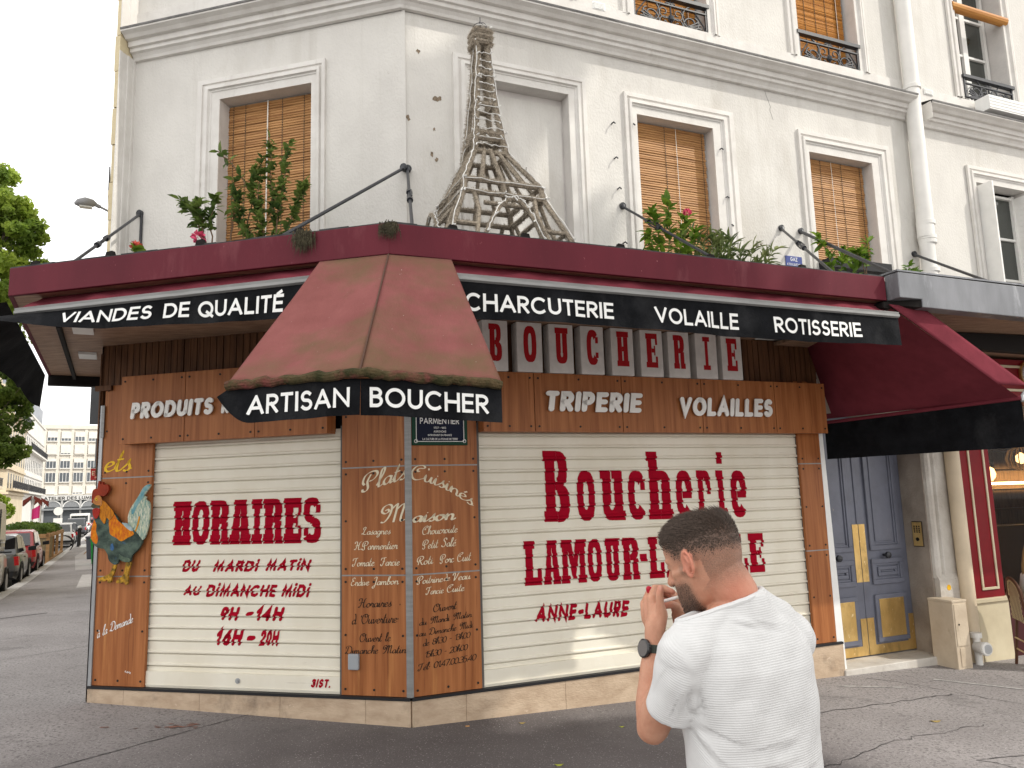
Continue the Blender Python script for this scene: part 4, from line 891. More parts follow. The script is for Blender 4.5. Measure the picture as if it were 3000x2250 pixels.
for a in (('Lasagnes', .412, .160, 1.437, .058, .002), ('H.Parmentier', .478, .10, 1.318, .064, .006), ('Tomate', .495, .30, 1.19, .064, .004), ('Farcie', .252, .085, 1.193, .064, .004), ('Endive', .505, .345, 1.04, .06, .005), ('Jambon', .325, .094, 1.045, .06, .008)):
    script(FL, a[0], a[1], a[2], a[3], a[4], CRM, a[5], .45, .10)
for a in (('Choucroute', .10, .395, 1.425, .064, .008), ('Petit', .098, .23, 1.316, .066, .004), ('Salé', .255, .382, 1.322, .066, .004), ('Roti', .053, .187, 1.193, .064, .006), ('Porc', .24, .36, 1.196, .066, .004), ('Cuit', .385, .504, 1.20, .066, .006), ('Poitrine', .05, .265, 1.048, .058, .006), ('de', .27, .325, 1.058, .05, .002), ('Veau', .345, .498, 1.055, .058, .006), ('Farcie', .12, .27, .963, .056, .004), ('Cuite', .295, .443, .968, .056, .004)):
    script(FR, a[0], a[1], a[2], a[3], a[4], CRM, a[5], .45, .10)
for a in (('Horaires', .445, .155, .872, .07, .012), ("d 'Ouverture:", .497, .082, .745, .075, .02), ('Ouvert le', .43, .165, .612, .065, .012), ('Dimanche', .557, .27, .518, .06, .012), ('Matin', .235, .034, .53, .06, .008)):
    script(FL, a[0], a[1], a[2], a[3], a[4], INK, a[5], .45, .10)
for a in (('Ouvert', .18, .375, .826, .06, .012), ('du Mardi Matin', .066, .503, .735, .05, .03), ('au Dimanche Midi', .066, .51, .653, .05, .03), ('de 8h30 - 13h00', .093, .487, .578, .05, .03), ('15h30 - 20h00', .113, .463, .492, .05, .025), ('Tél: 01.47.00.35.40', .048, .533, .398, .052, .035)):
    script(FR, a[0], a[1], a[2], a[3], a[4], INK, a[5], .45, .11)
script(FL, 'ets', 2.905, 2.61, 2.03, .19, M['yellow'], 0, .45, .10); script(FL, 'à la', 2.897, 2.79, .60, .085, M['white'], .045, .5, .09); script(FL, 'Demande', 2.77, 2.535, .655, .075, M['white'], .085, .5, .10)
script(FL, 'ur', 2.60, 2.535, .33, .03, M['white'], -.015, .5, .09)
sb = MB(FL); sb.box(.428, .518, .0, .03, .405, .525); o = sb.build('switch_box', mat('grey_plastic', (.33, .35, .37), .4), None, bevel=.008); tag(o, 'small grey outdoor switch box low on the left corner panel', 'switch box')
# ---- street plate
SP = thing('street_plate', 'dark blue street plate with green rim hanging under the corner awning', 'sign', FR(.255, .01, 2.13))
MB(FR).box(.022, .490, .003, .018, 2.13, 2.46).build('rim', mat('green_enamel', (.010, .05, .028), .4, spec=.1), SP, bevel=.004)
MB(FR).box(.062, .452, .0185, .021, 2.165, 2.43).build('plate', mat('blue_enamel', (.006, .009, .028), .4, spec=.1), SP)
mb = MB(FR)
for a, b, c, e in ((.055, .457, 2.158, 2.163), (.055, .457, 2.432, 2.437), (.053, .058, 2.163, 2.432), (.454, .459, 2.163, 2.432)): mb.box(a, b, .018, .0225, c, e)
for u in (.052, .46): mb.lathe([(.014, 0), (.018, 0)], 12, caps=False) if 0 else mb.tube([(u+.013*math.cos(k), .0225, 2.163+.013*math.sin(k)) for k in [2*math.pi*j/10 for j in range(11)]], .003, 5)
mb.build('line_border', M['white'], SP)
pt = MB()
for tx, a, b, z0, z1, w_ in (('PARMENTIER', .086, .418, 2.302, 2.352, .17), ('1737 - 1813', .20, .305, 2.262, 2.279, .16), ('AGRONOME', .20, .305, 2.232, 2.249, .17), ('INTRODUISIT EN FRANCE', .152, .352, 2.204, 2.219, .18), ('LA CULTURE DE LA POMME DE TERRE', .106, .403, 2.172, 2.188, .18)):
    L, _ = stroke_text(tx, w=w_); L = fit(L, a, b, z0, z1); flat_text(pt, L, lambda x, y, o: FR(x, .0225+o, y))
pt.build('lettering', M['white'], SP, recalc=False)
GP = thing('gas_plate', 'small blue enamel plate reading GAZ above the right end of the canopy', 'sign', FR(4.13, .0, 3.99))
MB(FR).box(4.016, 4.232, .0, .012, 3.96, 4.088).build('plate', mat('royal_enamel', (.035, .06, .25), .3, coat=.4), GP, bevel=.003)
mb = MB()
for tx, a, b, z0, z1 in (('GAZ', 4.075, 4.17, 4.033, 4.074), ('A TOUS LES ETAGES', 4.026, 4.222, 3.985, 4.010)):
    L, _ = stroke_text(tx, w=.17); L = fit(L, a, b, z0, z1); flat_text(mb, L, lambda x, y, o: FR(x, .0125+o, y))
mb.build('lettering', M['white'], GP, recalc=False)
# ------------------------------------------------------------------ ground
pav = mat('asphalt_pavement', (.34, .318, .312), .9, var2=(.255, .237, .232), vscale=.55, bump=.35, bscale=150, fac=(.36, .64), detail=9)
def darken_zone(m, color, c, r, soft):
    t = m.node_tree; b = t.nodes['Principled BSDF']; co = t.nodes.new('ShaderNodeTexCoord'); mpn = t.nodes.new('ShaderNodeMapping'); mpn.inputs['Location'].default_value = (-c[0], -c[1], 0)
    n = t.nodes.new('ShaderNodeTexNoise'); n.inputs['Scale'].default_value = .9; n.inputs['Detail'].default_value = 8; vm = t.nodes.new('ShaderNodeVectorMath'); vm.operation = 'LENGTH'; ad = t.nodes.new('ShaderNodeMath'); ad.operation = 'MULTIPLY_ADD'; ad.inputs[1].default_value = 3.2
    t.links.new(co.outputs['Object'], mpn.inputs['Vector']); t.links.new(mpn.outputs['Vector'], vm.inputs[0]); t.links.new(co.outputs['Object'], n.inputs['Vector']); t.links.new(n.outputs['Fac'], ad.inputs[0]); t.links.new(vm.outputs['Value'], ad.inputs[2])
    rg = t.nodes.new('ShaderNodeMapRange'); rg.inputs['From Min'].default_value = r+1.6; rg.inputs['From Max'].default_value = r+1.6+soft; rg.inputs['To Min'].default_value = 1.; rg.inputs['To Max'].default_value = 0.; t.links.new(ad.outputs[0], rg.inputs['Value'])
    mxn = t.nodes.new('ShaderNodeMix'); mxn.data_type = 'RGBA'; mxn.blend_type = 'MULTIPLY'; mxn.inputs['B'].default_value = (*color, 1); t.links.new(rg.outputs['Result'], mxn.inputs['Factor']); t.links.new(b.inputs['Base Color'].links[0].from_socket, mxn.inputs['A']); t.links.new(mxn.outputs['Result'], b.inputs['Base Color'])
darken_zone(pav, (.43, .41, .415), (-.2, 4.2), 1.7, 2.4)                      # darker round zone with a noisy edge in front of the shop
overlay(pav, (.075, .07, .069), .95, .60, .80, (1, 1.3, 1), 9, 3.1)
overlay(pav, (.13, .12, .118), 46, .50, .66, (1, 1, 1), 3, 4.)
overlay(pav, (.52, .50, .49), 90, .63, .72, (1, 1, 1), 2, 1.)
overlay(pav, (.44, .42, .40), 3.2, .70, .80, (1, 1, 1), 8, 7.3)
rd = mat('road_asphalt', (.20, .195, .19), .85, var2=(.15, .145, .14), vscale=1.2, bump=.3, bscale=90)
kst = mat('granite_kerb', (.50, .485, .47), .8, var2=(.38, .365, .355), vscale=6, bump=.25, bscale=60)
KP = -2.15
def gpt(p, s, dz=0): v = ST(p, s); return Vector((v.x, v.y, gz(v.x, v.y)+dz))
SS = [-60, -25, -12, -6, -3, -1, 0, 1, 2, 3, 4, 5, 6, 7, 8, 9, 10, 12, 15, 20, 27, 35, 45, 58, 72, 110, 175, 700]
def gsheet(name, ps, m, dz=0, ss=SS):
    mb = MB(); I = [[mb.V(gpt(p, s, dz)) for p in ps] for s in ss]
    for i in range(len(ss)-1):
        for j in range(len(ps)-1): mb.face([I[i][j], I[i][j+1], I[i+1][j+1], I[i+1][j]])
    return tag(mb.build(name, m), kind='structure')
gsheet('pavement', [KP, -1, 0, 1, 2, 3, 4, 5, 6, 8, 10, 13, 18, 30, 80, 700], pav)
gsheet('road', [-700, -60, -30, -13.5, -10, -7, -4, KP-.28], rd, -.13)
mb = MB()
s = -20.
while s < 165:
    a, b = gpt(KP-.28, s+.004), gpt(KP-.002, s+.004); c, e = gpt(KP-.002, s+1.0), gpt(KP-.28, s+1.0)
    dn = Vector((0, 0, -.3)); tp = Vector((0, 0, .004)); mb.hexa([p+dn for p in (a, b, c, e)]+[p+tp for p in (a, b, c, e)]); s += 1.0
tag(mb.build('kerb', kst), kind='structure')
far = MB(); far.hexa([gpt(-13.2, 5, -.2), gpt(-10.2, 5, -.2), gpt(-10.2, 170, -.2), gpt(-13.2, 170, -.2), gpt(-13.2, 5, .01), gpt(-10.2, 5, .01), gpt(-10.2, 170, .01), gpt(-13.2, 170, .01)])
tag(far.build('far_pavement', pav), kind='structure')
def patch(pts, m, dz=.004, name='pavement_patch'):
    mb = MB(); mb.poly([gpt(p, s, dz) for p, s in pts]); return tag(mb.build(name, m), kind='structure')
lp = mat('light_asphalt_patch', (.42, .40, .39), .9, var2=(.33, .31, .305), vscale=2, bump=.3, bscale=120)
patch([(-1.15, 31), (-.3, 31.3), (-.25, 50), (-1.35, 51), (-1.6, 42)], lp); patch([(-.80, 22.6), (-.24, 22.7), (-.24, 28.5), (-.86, 28.4)], mat('pale_slab', (.48, .46, .45), .85, var=.1, vscale=4))
patch([(-1.85, 54), (-1.3, 54), (-1.35, 60), (-1.95, 60)], mat('pale_cover', (.66, .65, .63), .8, var=.1))
patch([(-1.7, 15.9), (-1.0, 16.3), (-1.0, 16.36), (-1.7, 15.96)], mat('joint_tar', (.03, .03, .03), .8))
jt = MATS['joint_tar']
def crack(pts, wd=.010, seed=1, jag=.02):
    r2 = random.Random(seed); P = []
    for a, b in zip(pts, pts[1:]):
        a, b = Vector((*a, 0)), Vector((*b, 0)); n = max(3, int((b-a).length/.08))
        for k in range(n): q = a.lerp(b, k/n); P.append(q+Vector((r2.uniform(-jag, jag), r2.uniform(-jag, jag), 0)))
    mb = MB()
    for p, q in zip(P, P[1:]):
        t = (q-p).normalized(); nn = Vector((-t.y, t.x, 0))*wd*r2.uniform(.25, .7)
        mb.poly([(v.x, v.y, gz(v.x, v.y)+.003) for v in (p-nn, q-nn, q+nn, p+nn)])
    return tag(mb.build('pavement_crack', jt), kind='structure')
crack([(-3.05, 5.2), (-2.19, 6.45), (-1.95, 6.7)], .009, 1, .006); crack([(2.0, 6.32), (2.38, 6.48), (3.84, 7.08)], .008, 2); crack([(3.3, 7.65), (3.52, 7.52), (4.2, 6.65), (4.9, 5.9)], .006, 3)
crack([(1.1, 4.9), (1.9, 5.2), (2.6, 5.75), (3.6, 6.2)], .006, 4, .03); crack([(-1.6, 4.9), (-.4, 4.75), (.6, 5.0), (1.5, 4.7)], .007, 5, .03); crack([(-6, 9), (-5, 10.5), (-5.3, 13)], .01, 6, .03); crack([(2.9, 4.6), (3.3, 5.1), (3.0, 5.35), (3.9, 5.6)], .007, 8, .03)
# scuffs of orange marking paint and litter on the pavement
op = mat('faded_orange_paint', (.30, .13, .09), .9, var2=(.15, .12, .11), vscale=25)
r2 = random.Random(12); mb = MB()
for cx, cy, n_, sp in ((-2.9, 6.1, 9, .18), (-2.45, 6.15, 6, .14)):
    for _ in range(n_):
        x, y = cx+r2.gauss(0, sp), cy+r2.gauss(0, .05); k = r2.uniform(.01, .035); mb.poly([(x+k*1.8*r2.uniform(.6, 1)*math.cos(t), y+k*.5*math.sin(t), gz(x, y)+.004) for t in [j*.7 for j in range(9)]])
tag(mb.build('paint_scuff', op), kind='structure')
wp = mat('faded_white_paint', (.55, .54, .52), .9, var2=(.25, .24, .23), vscale=14)
mb = MB()
for (x0, y0), (x1, y1), wd in (((2.9, 7.35), (3.5, 7.28), .02), ((3.9, 7.6), (4.6, 7.15), .018), ((-6.2, 13.6), (-5.9, 14.1), .05), ((-7.3, 15.5), (-8.0, 15.8), .05)):
    t = Vector((x1-x0, y1-y0, 0)); nn = Vector((-t.y, t.x, 0)).normalized()*wd; a, b = Vector((x0, y0, 0)), Vector((x1, y1, 0))
    mb.poly([(v.x, v.y, gz(v.x, v.y)+.004) for v in (a-nn, b-nn*.6, b+nn, a+nn*.7)])
tag(mb.build('paint_line', wp), kind='structure')
leafm = [mat('fallen_leaf', (.30, .22, .08), .8), mat('fallen_leaf_green', (.32, .34, .05), .7), mat('cigarette_end', (.55, .30, .12), .8)]
for i, (x, y, r, m, lab) in enumerate(((.23, 5.27, .016, 1, 'yellow green leaf lying on the pavement near the bottom edge'), (3.18, 6.23, .022, 0, 'dry brown leaf lying on the pavement right of the man'), (.0, 6.2, .014, 0, 'dry curled leaf on the pavement below the stone plinth'), (.75, 6.1, .011, 1, 'small pale leaf on dark pavement in front of the right shutter'))):
    mb = MB(); P = [(x+r*1.9*math.cos(t)*(1+.2*math.sin(3*t)), y+r*.9*math.sin(t), gz(x, y)+.006+.004*math.cos(2*t)) for t in [j*.52 for j in range(12)]]; mb.poly(P)
    tag(mb.build('fallen_leaf', leafm[m], solid=.002), lab, 'leaf')
mb = MB(); mb.tube([(-.43, 6.12, gz(-.43, 6.1)+.004), (-.40, 6.125, gz(-.4, 6.1)+.004)], .004, 6); tag(mb.build('cigarette_end', leafm[2]), 'orange cigarette end on the pavement at the corner of the plinth', 'litter')
# ------------------------------------------------------------------ entrance door of the corner building
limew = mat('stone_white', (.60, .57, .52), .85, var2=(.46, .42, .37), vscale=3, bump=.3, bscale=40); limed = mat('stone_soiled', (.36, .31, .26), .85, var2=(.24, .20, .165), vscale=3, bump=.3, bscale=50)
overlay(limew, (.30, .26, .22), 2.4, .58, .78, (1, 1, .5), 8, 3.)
EN = thing('entrance', 'stone entrance surround with moulded pilaster right of the butcher shop', 'door surround', FR(5.3, -.1, 0))
MB(FR).box(4.30, 5.68, -.9, .04, -.3, -.055).build('threshold', limew, EN, bevel=.01)
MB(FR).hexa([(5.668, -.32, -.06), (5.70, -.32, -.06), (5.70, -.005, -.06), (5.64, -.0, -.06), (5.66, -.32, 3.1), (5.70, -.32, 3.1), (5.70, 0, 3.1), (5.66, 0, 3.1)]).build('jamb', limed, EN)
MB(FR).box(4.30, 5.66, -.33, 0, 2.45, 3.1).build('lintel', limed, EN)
mb = MB(FR); prof = [(5.664, 0), (5.672, .03), (5.70, .05), (5.73, .05), (5.745, .02), (5.77, .02), (5.785, .045), (5.80, .05), (5.80, .028), (6.02, .028)]
for (a, da), (b, db) in zip(prof, prof[1:]): mb.poly([(a, da, .72), (b, db, .72), (b, db, 3.1), (a, da, 3.1)])
mb.box(5.675, 6.02, -.005, .06, -.2, .70); mb.hexa([(5.675, 0, .70), (6.02, 0, .70), (6.02, .06, .70), (5.675, .06, .70), (5.675, 0, .76), (6.02, 0, .76), (6.02, .03, .76), (5.675, .03, .76)])
mb.build('pilaster', limew, EN)
stk = MB(FR); stk.tube([(5.80, .0605, .62), (5.80, .062, .62)], .03, 14); tag(stk.build('round_sticker', mat('yellow_sticker', (.75, .42, .02), .5)), 'round yellow sticker on the stone base of the entrance', 'sticker')
dgrey = mat('door_paint', (.15, .16, .205), .42, var2=(.12, .128, .165), vscale=5, spec=.5, bump=.06, bscale=60); overlay(dgrey, (.36, .30, .22), 10, .70, .73, (1, 1, .6), 6, 3.)
brass = mat('brass_plate', (.86, .60, .24), .32, metal=.75, var2=(.66, .43, .15), vscale=5, stretch=(1, 1, .5), bump=.1, bscale=30); overlay(brass, (.40, .26, .10), 5, .50, .72, (1, 1, .5), 9, 1.); overlay(brass, (.95, .78, .45), 30, .62, .70, (1, 1, .6), 4, 5.)
DR = thing('entrance_door', 'grey blue panelled double door with brass kick plates', 'door', FR(5.05, -.3, 0))
for u0, u1, s in ((4.30, 4.985, -1), (4.985, 5.664, 1)):
    lf = MB(FR).box(u0+.003, u1-.003, -.35, -.30, -.045, 2.45).build('leaf', dgrey, DR, bevel=.003)
    a, b = (u0+.13, u1-.10) if s > 0 else (u0+.12, u1-.12)
    for z0, z1 in ((1.02, 2.36), (.665, .93), (.075, .56)):
        mb = MB(FR); rects = [(0, .050, .026), (.050, .072, .014)]+([(.085, .12, .020)] if .6 < z1 < .95 else [])
        for e0, e1, dd in rects:
            for p0, p1, q0, q1 in ((a+e0, b-e0, z0+e0, z0+e1), (a+e0, b-e0, z1-e1, z1-e0), (a+e0, a+e1, z0+e1, z1-e1), (b-e1, b-e0, z0+e1, z1-e1)): mb.box(p0, p1, -.301, -.300+dd, q0, q1)
        e = rects[-1][1]+.02; mb.box(a+e, b-e, -.301, -.290, z0+e, z1-e); mb.build('door_panel', dgrey, lf, bevel=.005)
        if z1 < .6:
            MB(FR).box(a+.05, b-.05, -.286, -.2705, z0+.05, z1-.045).build('kick_plate', brass, lf, bevel=.002)
    kb = MB(FR); kx = u0+.33 if s > 0 else u1-.36; kb.tube([(kx, -.30, .965), (kx, -.262, .965)], .014, 10); 
    kb.tube([(kx, -.262, .965), (kx, -.25, .965), (kx, -.225, .965), (kx, -.215, .965)], [.02, .036, .034, .015], 12); kb.build('knob', M['iron'], lf, smooth=True)
    ru = [p for p in (u0+.004, u1-.004)]
    MB(FR).box(ru[0], ru[1], -.299, -.2955, -.04, .055).build('kick_plate', brass, lf)
    if s > 0: MB(FR).box(5.555, 5.66, -.299, -.2955, .055, .33).build('kick_plate', brass, lf); MB(FR).box(4.99, 5.085, -.299, -.2955, .055, .33).build('kick_plate', brass, lf); MB(FR).box(4.99, 5.075, -.299, -.2955, .70, 1.30).build('push_plate', brass, lf)
    else: MB(FR).box(4.90, 4.98, -.299, -.2955, .055, .33).build('kick_plate', brass, lf); MB(FR).box(4.90, 4.98, -.299, -.2955, .70, 1.30).build('push_plate', brass, lf)
MB(FR).box(4.965, 5.0, -.30, -.288, 1.30, 2.44).build('meeting_strip', dgrey, DR, bevel=.006)
IC = thing('intercom', 'brass intercom keypad on the door jamb', 'intercom', FR(5.65, -.12, 1.15))
MB(FR).box(5.640, 5.662, -.185, -.055, 1.04, 1.31).build('case', mat('dark_bronze', (.06, .045, .03), .4), IC, bevel=.004)
MB(FR).box(5.634, 5.640, -.175, -.065, 1.05, 1.30).build('face_plate', brass, IC)
mb = MB(FR)
for i in range(3):
    for j in range(4): mb.box(5.630, 5.634, -.155+.03*i, -.14+.03*i, 1.19+.02*j, 1.203+.02*j)
mb.tube([(5.634, -.12, 1.12), (5.629, -.12, 1.12)], .02, 12); mb.build('button', M['dark'], IC)
# ------------------------------------------------------------------ meter box, standpipe and cream pipe
cream2 = mat('cream_box', (.58, .49, .37), .55, var2=(.47, .38, .28), vscale=4, bump=.1, bscale=50); overlay(cream2, (.26, .20, .14), 5, .6, .75, (1, 1, .5), 8, 2.)
GB = thing('meter_box', 'cream metal meter cabinet standing on the pavement beside the entrance', 'cabinet', FR(5.64, .14, -.15))
MB(FR).box(5.54, 5.745, .0, .28, -.2, .505).build('case', cream2, GB, bevel=.006); MB(FR).box(5.535, 5.75, .0, .285, .505, .53).build('lid', cream2, GB, bevel=.005)
MB(FR).box(5.555, 5.735, .28, .287, .08, .49).build('cabinet_door', cream2, GB, bevel=.003); MB(FR).box(5.585, 5.71, .28, .286, -.12, .06).build('lower_flap', cream2, GB, bevel=.003)
MB(FR).tube([(5.60, .287, .29), (5.60, .290, .29)], .010, 8).build('lock', M['dark'], GB)
CP = MB(FR).tube([(6.005, .10, 3.1), (6.02, .10, .12), (6.03, .10, -.2)], .075, 16); tag(CP.build('lower_downpipe', M['pipec'], smooth=True), 'cream painted pipe between the entrance and the red cafe pillar', 'pipe')
SPV = thing('dry_riser', 'white dry riser inlet with round cap low beside the meter cabinet', 'pipe fitting', FR(5.93, .2, 0))
MB(FR).tube([(5.94, .20, .15), (5.94, .20, .02), (5.95, .20, -.25)], .035, 12).build('riser_pipe', M['pipew'], SPV, smooth=True)
MB(FR).tube([(5.94, .20, .17), (5.94, .20, .12)], .055, 14).build('collar', M['pipew'], SPV); MB(FR).tube([(5.92, .20, .03), (5.90, .33, .03)], [.05, .07], 16).build('inlet', M['pipew'], SPV, smooth=True)
MB(FR).tube([(5.90, .33, .03), (5.898, .345, .03)], .066, 18).build('inlet_cap', M['pipew'], SPV, bevel=.006); MB(FR).tube([(5.898, .345, .03), (5.897, .349, .03)], .045, 16).build('inlet_face', M['alud'], SPV)
# ------------------------------------------------------------------ cafe
cred = mat('cafe_red', (.235, .010, .016), .5, var2=(.185, .010, .014), vscale=3, spec=.12); ccr = mat('cafe_cream', (.70, .62, .44), .5, var2=(.60, .52, .36), vscale=3, bump=.05)
CF = thing('cafe_shopfront', 'red painted cafe front with cream mouldings at the right edge', 'shopfront', FR(7, 0, 0))
MB(FR).box(6.10, 6.575, -.3, .115, .47, 2.62).build('pillar', cred, CF, bevel=.006)
def fr_rect(u0, u1, z0, z1, d, wd, m, par, name):
    mb = MB(FR)
    for a, b, c, e in ((u0, u1, z0, z0+wd), (u0, u1, z1-wd, z1), (u0, u0+wd, z0+wd, z1-wd), (u1-wd, u1, z0+wd, z1-wd)): mb.box(a, b, d-.002, d+.012, c, e)
    return mb.build(name, m, par, bevel=.004)
fr_rect(6.225, 6.487, .565, 2.55, .116, .027, ccr, CF, 'pillar_moulding')
mb = MB(FR); mb.hexa([(6.13, -.3, -.25), (6.585, -.3, -.25), (6.585, .14, -.25), (6.13, .14, -.25), (6.085, -.3, .44), (6.59, -.3, .44), (6.59, .135, .44), (6.085, .135, .44)]); mb.box(6.065, 6.605, -.3, .155, .44, .485); mb.build('pillar_base', ccr, CF, bevel=.006)
MB(FR).box(6.10, 14, -.3, .17, 2.62, 3.09).build('sign_board', cred, CF, bevel=.006); fr_rect(6.55, 8.6, 2.72, 3.02, .171, .028, ccr, CF, 'sign_moulding')
MB(FR).box(6.05, 14, -.02, .30, 3.20, 3.26).build('stone_ledge', limew, CF, bevel=.01)
cw = MB(FR).box(6.60, 9.6, -.06, -.05, .50, 2.60); cg = bpy.data.materials.new('cafe_glass'); cg.use_nodes = True; bs = cg.node_tree.nodes['Principled BSDF']; bs.inputs['Roughness'].default_value = .02; bs.inputs['Transmission Weight'].default_value = 1.; bs.inputs['IOR'].default_value = 1.12; bs.inputs['Base Color'].default_value = (.82, .8, .76, 1)
cw.build('window', cg, CF); MB(FR).box(6.6, 9.6, -.10, .06, -.2, .47).build('stall_riser', mat('dark_red', (.06, .010, .012), .5), CF); MB(FR).box(6.575, 6.64, -.12, .05, .47, 2.62).build('window_frame', cred, CF)
rm = mat('cafe_room', (.22, .13, .07), .7, var2=(.11, .065, .035), vscale=4, stretch=(8, 8, 1)); mb = MB(FR)
for q in ([(6.5, -3.2, -.1), (14, -3.2, -.1), (14, -3.2, 2.8), (6.5, -3.2, 2.8)], [(6.5, -3.2, -.1), (6.5, -.3, -.1), (6.5, -.3, 2.8), (6.5, -3.2, 2.8)], [(6.5, -3.2, 2.75), (13, -3.2, 2.75), (13, -.2, 2.75), (6.5, -.2, 2.75)], [(6.5, -3.2, -.08), (13, -3.2, -.08), (13, -.2, -.08), (6.5, -.2, -.08)], [(13.9, -3.2, -.1), (13.9, -.1, -.1), (13.9, -.1, 2.8), (13.9, -3.2, 2.8)], [(9.62, -.08, -.1), (13.9, -.08, -.1), (13.9, -.08, 2.8), (9.62, -.08, 2.8)]): mb.poly(q)
mb.build('interior', rm, CF)
mb = MB(FR)
for k in range(5): mb.box(9.2, 13, -3.15, -2.95, .9+.33*k, .93+.33*k)
mb.box(7.4, 13, -2.9, -2.6, .0, 1.0); mb.build('bar_shelf', mat('bar_wood', (.12, .075, .045), .5), CF)
r3 = random.Random(8); mb = MB(FR)
for k in range(26): u = 8.3+k*.11; z = .93+.33*r3.randint(0, 3); h = r3.uniform(.14, .26); mb.tube([(u, -3.05, z), (u, -3.05, z+h)], .032, 8)
mb.build('bottles', mat('bottle_glass', (.20, .16, .11), .2, var=.8, vscale=20), CF)
def lampmat(name, c, e):
    m = mat(name, c, .4); b = m.node_tree.nodes['Principled BSDF']; b.inputs['Emission Color'].default_value = (*c, 1); b.inputs['Emission Strength'].default_value = e; return m
PL = thing('pendant_lamp', 'warm glowing globe pendant lamp inside the cafe', 'lamp', FR(8.7, -1.5, 1.8))
mb = MB(FR); mb.lathe([(.01, 1.70), (.09, 1.72), (.13, 1.77), (.14, 1.82), (.12, 1.89), (.05, 1.935), (.01, 1.94)], 18, (8.70, -1.5)); mb.build('globe', lampmat('warm_globe', (1., .60, .22), 4.), PL, smooth=True)
MB(FR).tube([(8.70, -1.5, 1.9), (8.70, -1.5, 2.75)], .006, 5).build('cable', M['dark'], PL)
mb = MB(FR); mb.box(10.7, 13, -3.1, -2.92, 1.66, 1.70); tag(mb.build('fill_light_strip', lampmat('fill_glow', (1., .72, .35), 12.)), 'warm light strip added inside the cafe to brighten the room', 'lamp')  # glowing strip added to brighten the dark cafe room
WL = thing('wall_lamp', 'round white and brass wall lamp on the red cafe sign board', 'lamp', FR(7.34, .25, 2.92))
mb = MB(FR); mb.tube([(7.33, .17, 2.92), (7.33, .22, 2.92), (7.33, .24, 2.92)], [.15, .15, .11], 20); mb.build('lamp_body', M['white'], WL, smooth=True); MB(FR).tube([(7.33, .17, 2.92), (7.33, .2, 2.92)], .165, 20).build('rim', brass, WL)
WBP = thing('woven_pendant', 'woven basket pendant lamp hanging inside the cafe window', 'lamp', FR(8.02, -.5, 2.0))
mb = MB(FR)
for k in range(14):
    a = 2*math.pi*k/14; mb.tube([(8.02+r_*math.cos(a), -.5+r_*math.sin(a), z-.28) for r_, z in ((.03, 2.42), (.13, 2.37), (.17, 2.27), (.14, 2.16), (.05, 2.12))], .006, 4)
mb.build('shade', mat('rattan', (.42, .26, .11), .7, var=.2, vscale=30), WBP); mb = MB(FR); mb.lathe([(.01, 1.92), (.06, 1.95), (.06, 2.02), (.01, 2.06)], 10, (8.02, -.5)); mb.build('bulb', lampmat('bulb_glow', (1., .6, .25), 3.), WBP); MB(FR).tube([(8.02, -.5, 2.12), (8.02, -.5, 2.75)], .006, 5).build('cable', M['dark'], WBP)
mp_ = MB(FR).box(6.64, 6.73, -.048, -.044, .72, 1.22).build('paper_notice', M['white']); tag(mp_, 'white paper notice taped inside the cafe window', 'notice')
gl = MB(FR); L, _ = stroke_text('SS NOS', font=SANS, w=.07, cap='rd', slant=.1); L = fit(L, 6.70, 7.15, 1.30, 1.52); flat_text(gl, L, lambda x, y, o: FR(x, -.048+o, y)); gl.build('window_chalk', mat('chalk', (.35, .34, .32), .9), CF, recalc=False)
# bistro chair
def chair(u, d, rot, label):
    c = FR(u, d, 0); z0 = gz(c.x, c.y); t = thing('bistro_chair', label, 'chair', Vector((c.x, c.y, z0))); ca, sa = math.cos(rot), math.sin(rot)
    T = lambda x, y, z: c+eR*(x*ca-y*sa)+nR*(x*sa+y*ca)+Vector((0, 0, z0+z))
    rat = mat('rattan_frame', (.50, .38, .21), .5, var=.15, vscale=30); brn = mat('cane_brown', (.085, .035, .018), .45); wv = mat('weave', (.55, .45, .28), .7)
    MB(T).lathe([(.19, .44), (.21, .455), (.20, .475)], 20).build('seat', wv, t)
    for x, y in ((-.17, .17), (.17, .17)): MB(T).tube([(x, y, .45), (x*1.1, y*1.1, 0)], .014, 8).build('leg', brn, t)
    for x in (-.18, .18): MB(T).tube([(x*1.05, -.24, 0), (x, -.19, .45), (x*1.12, -.24, .70)], .015, 8).build('leg', brn, t)
    top = [(.20*math.cos(rad(a)), -.25+.015*math.cos(rad(a*2)), .70+.19*math.sin(rad(a))) for a in range(0, 181, 15)]
    MB(T).tube(top, .017, 8).build('back_rail', brn, t, smooth=True); MB(T).tube([(p[0]*.85, p[1], .70+(p[2]-.70)*.86) for p in top], .010, 6).build('inner_rail', rat, t)
    bk = MB(T).grid(lambda a, b: ((.17-.02*b*0)*(2*a-1)*(1-.35*b*b), -.235-.012*b, .47+.40*b), 16, 16); bk.mi = 0
    bk.m = [((k//16)+(k % 16)) % 2 for k in range(256)]; bk.build('back_weave', [wv, brn], t)
    for z in (.16, .27): MB(T).tube([(-.18, .17, z), (.18, .17, z)], .009, 6).build('stretcher', rat, t); MB(T).tube([(-.19, -.22, z), (.19, -.22, z)], .009, 6).build('stretcher', rat, t)
    return t
chair(6.40, .62, -.9, 'bistro chair with brown and cream woven back at the right edge')

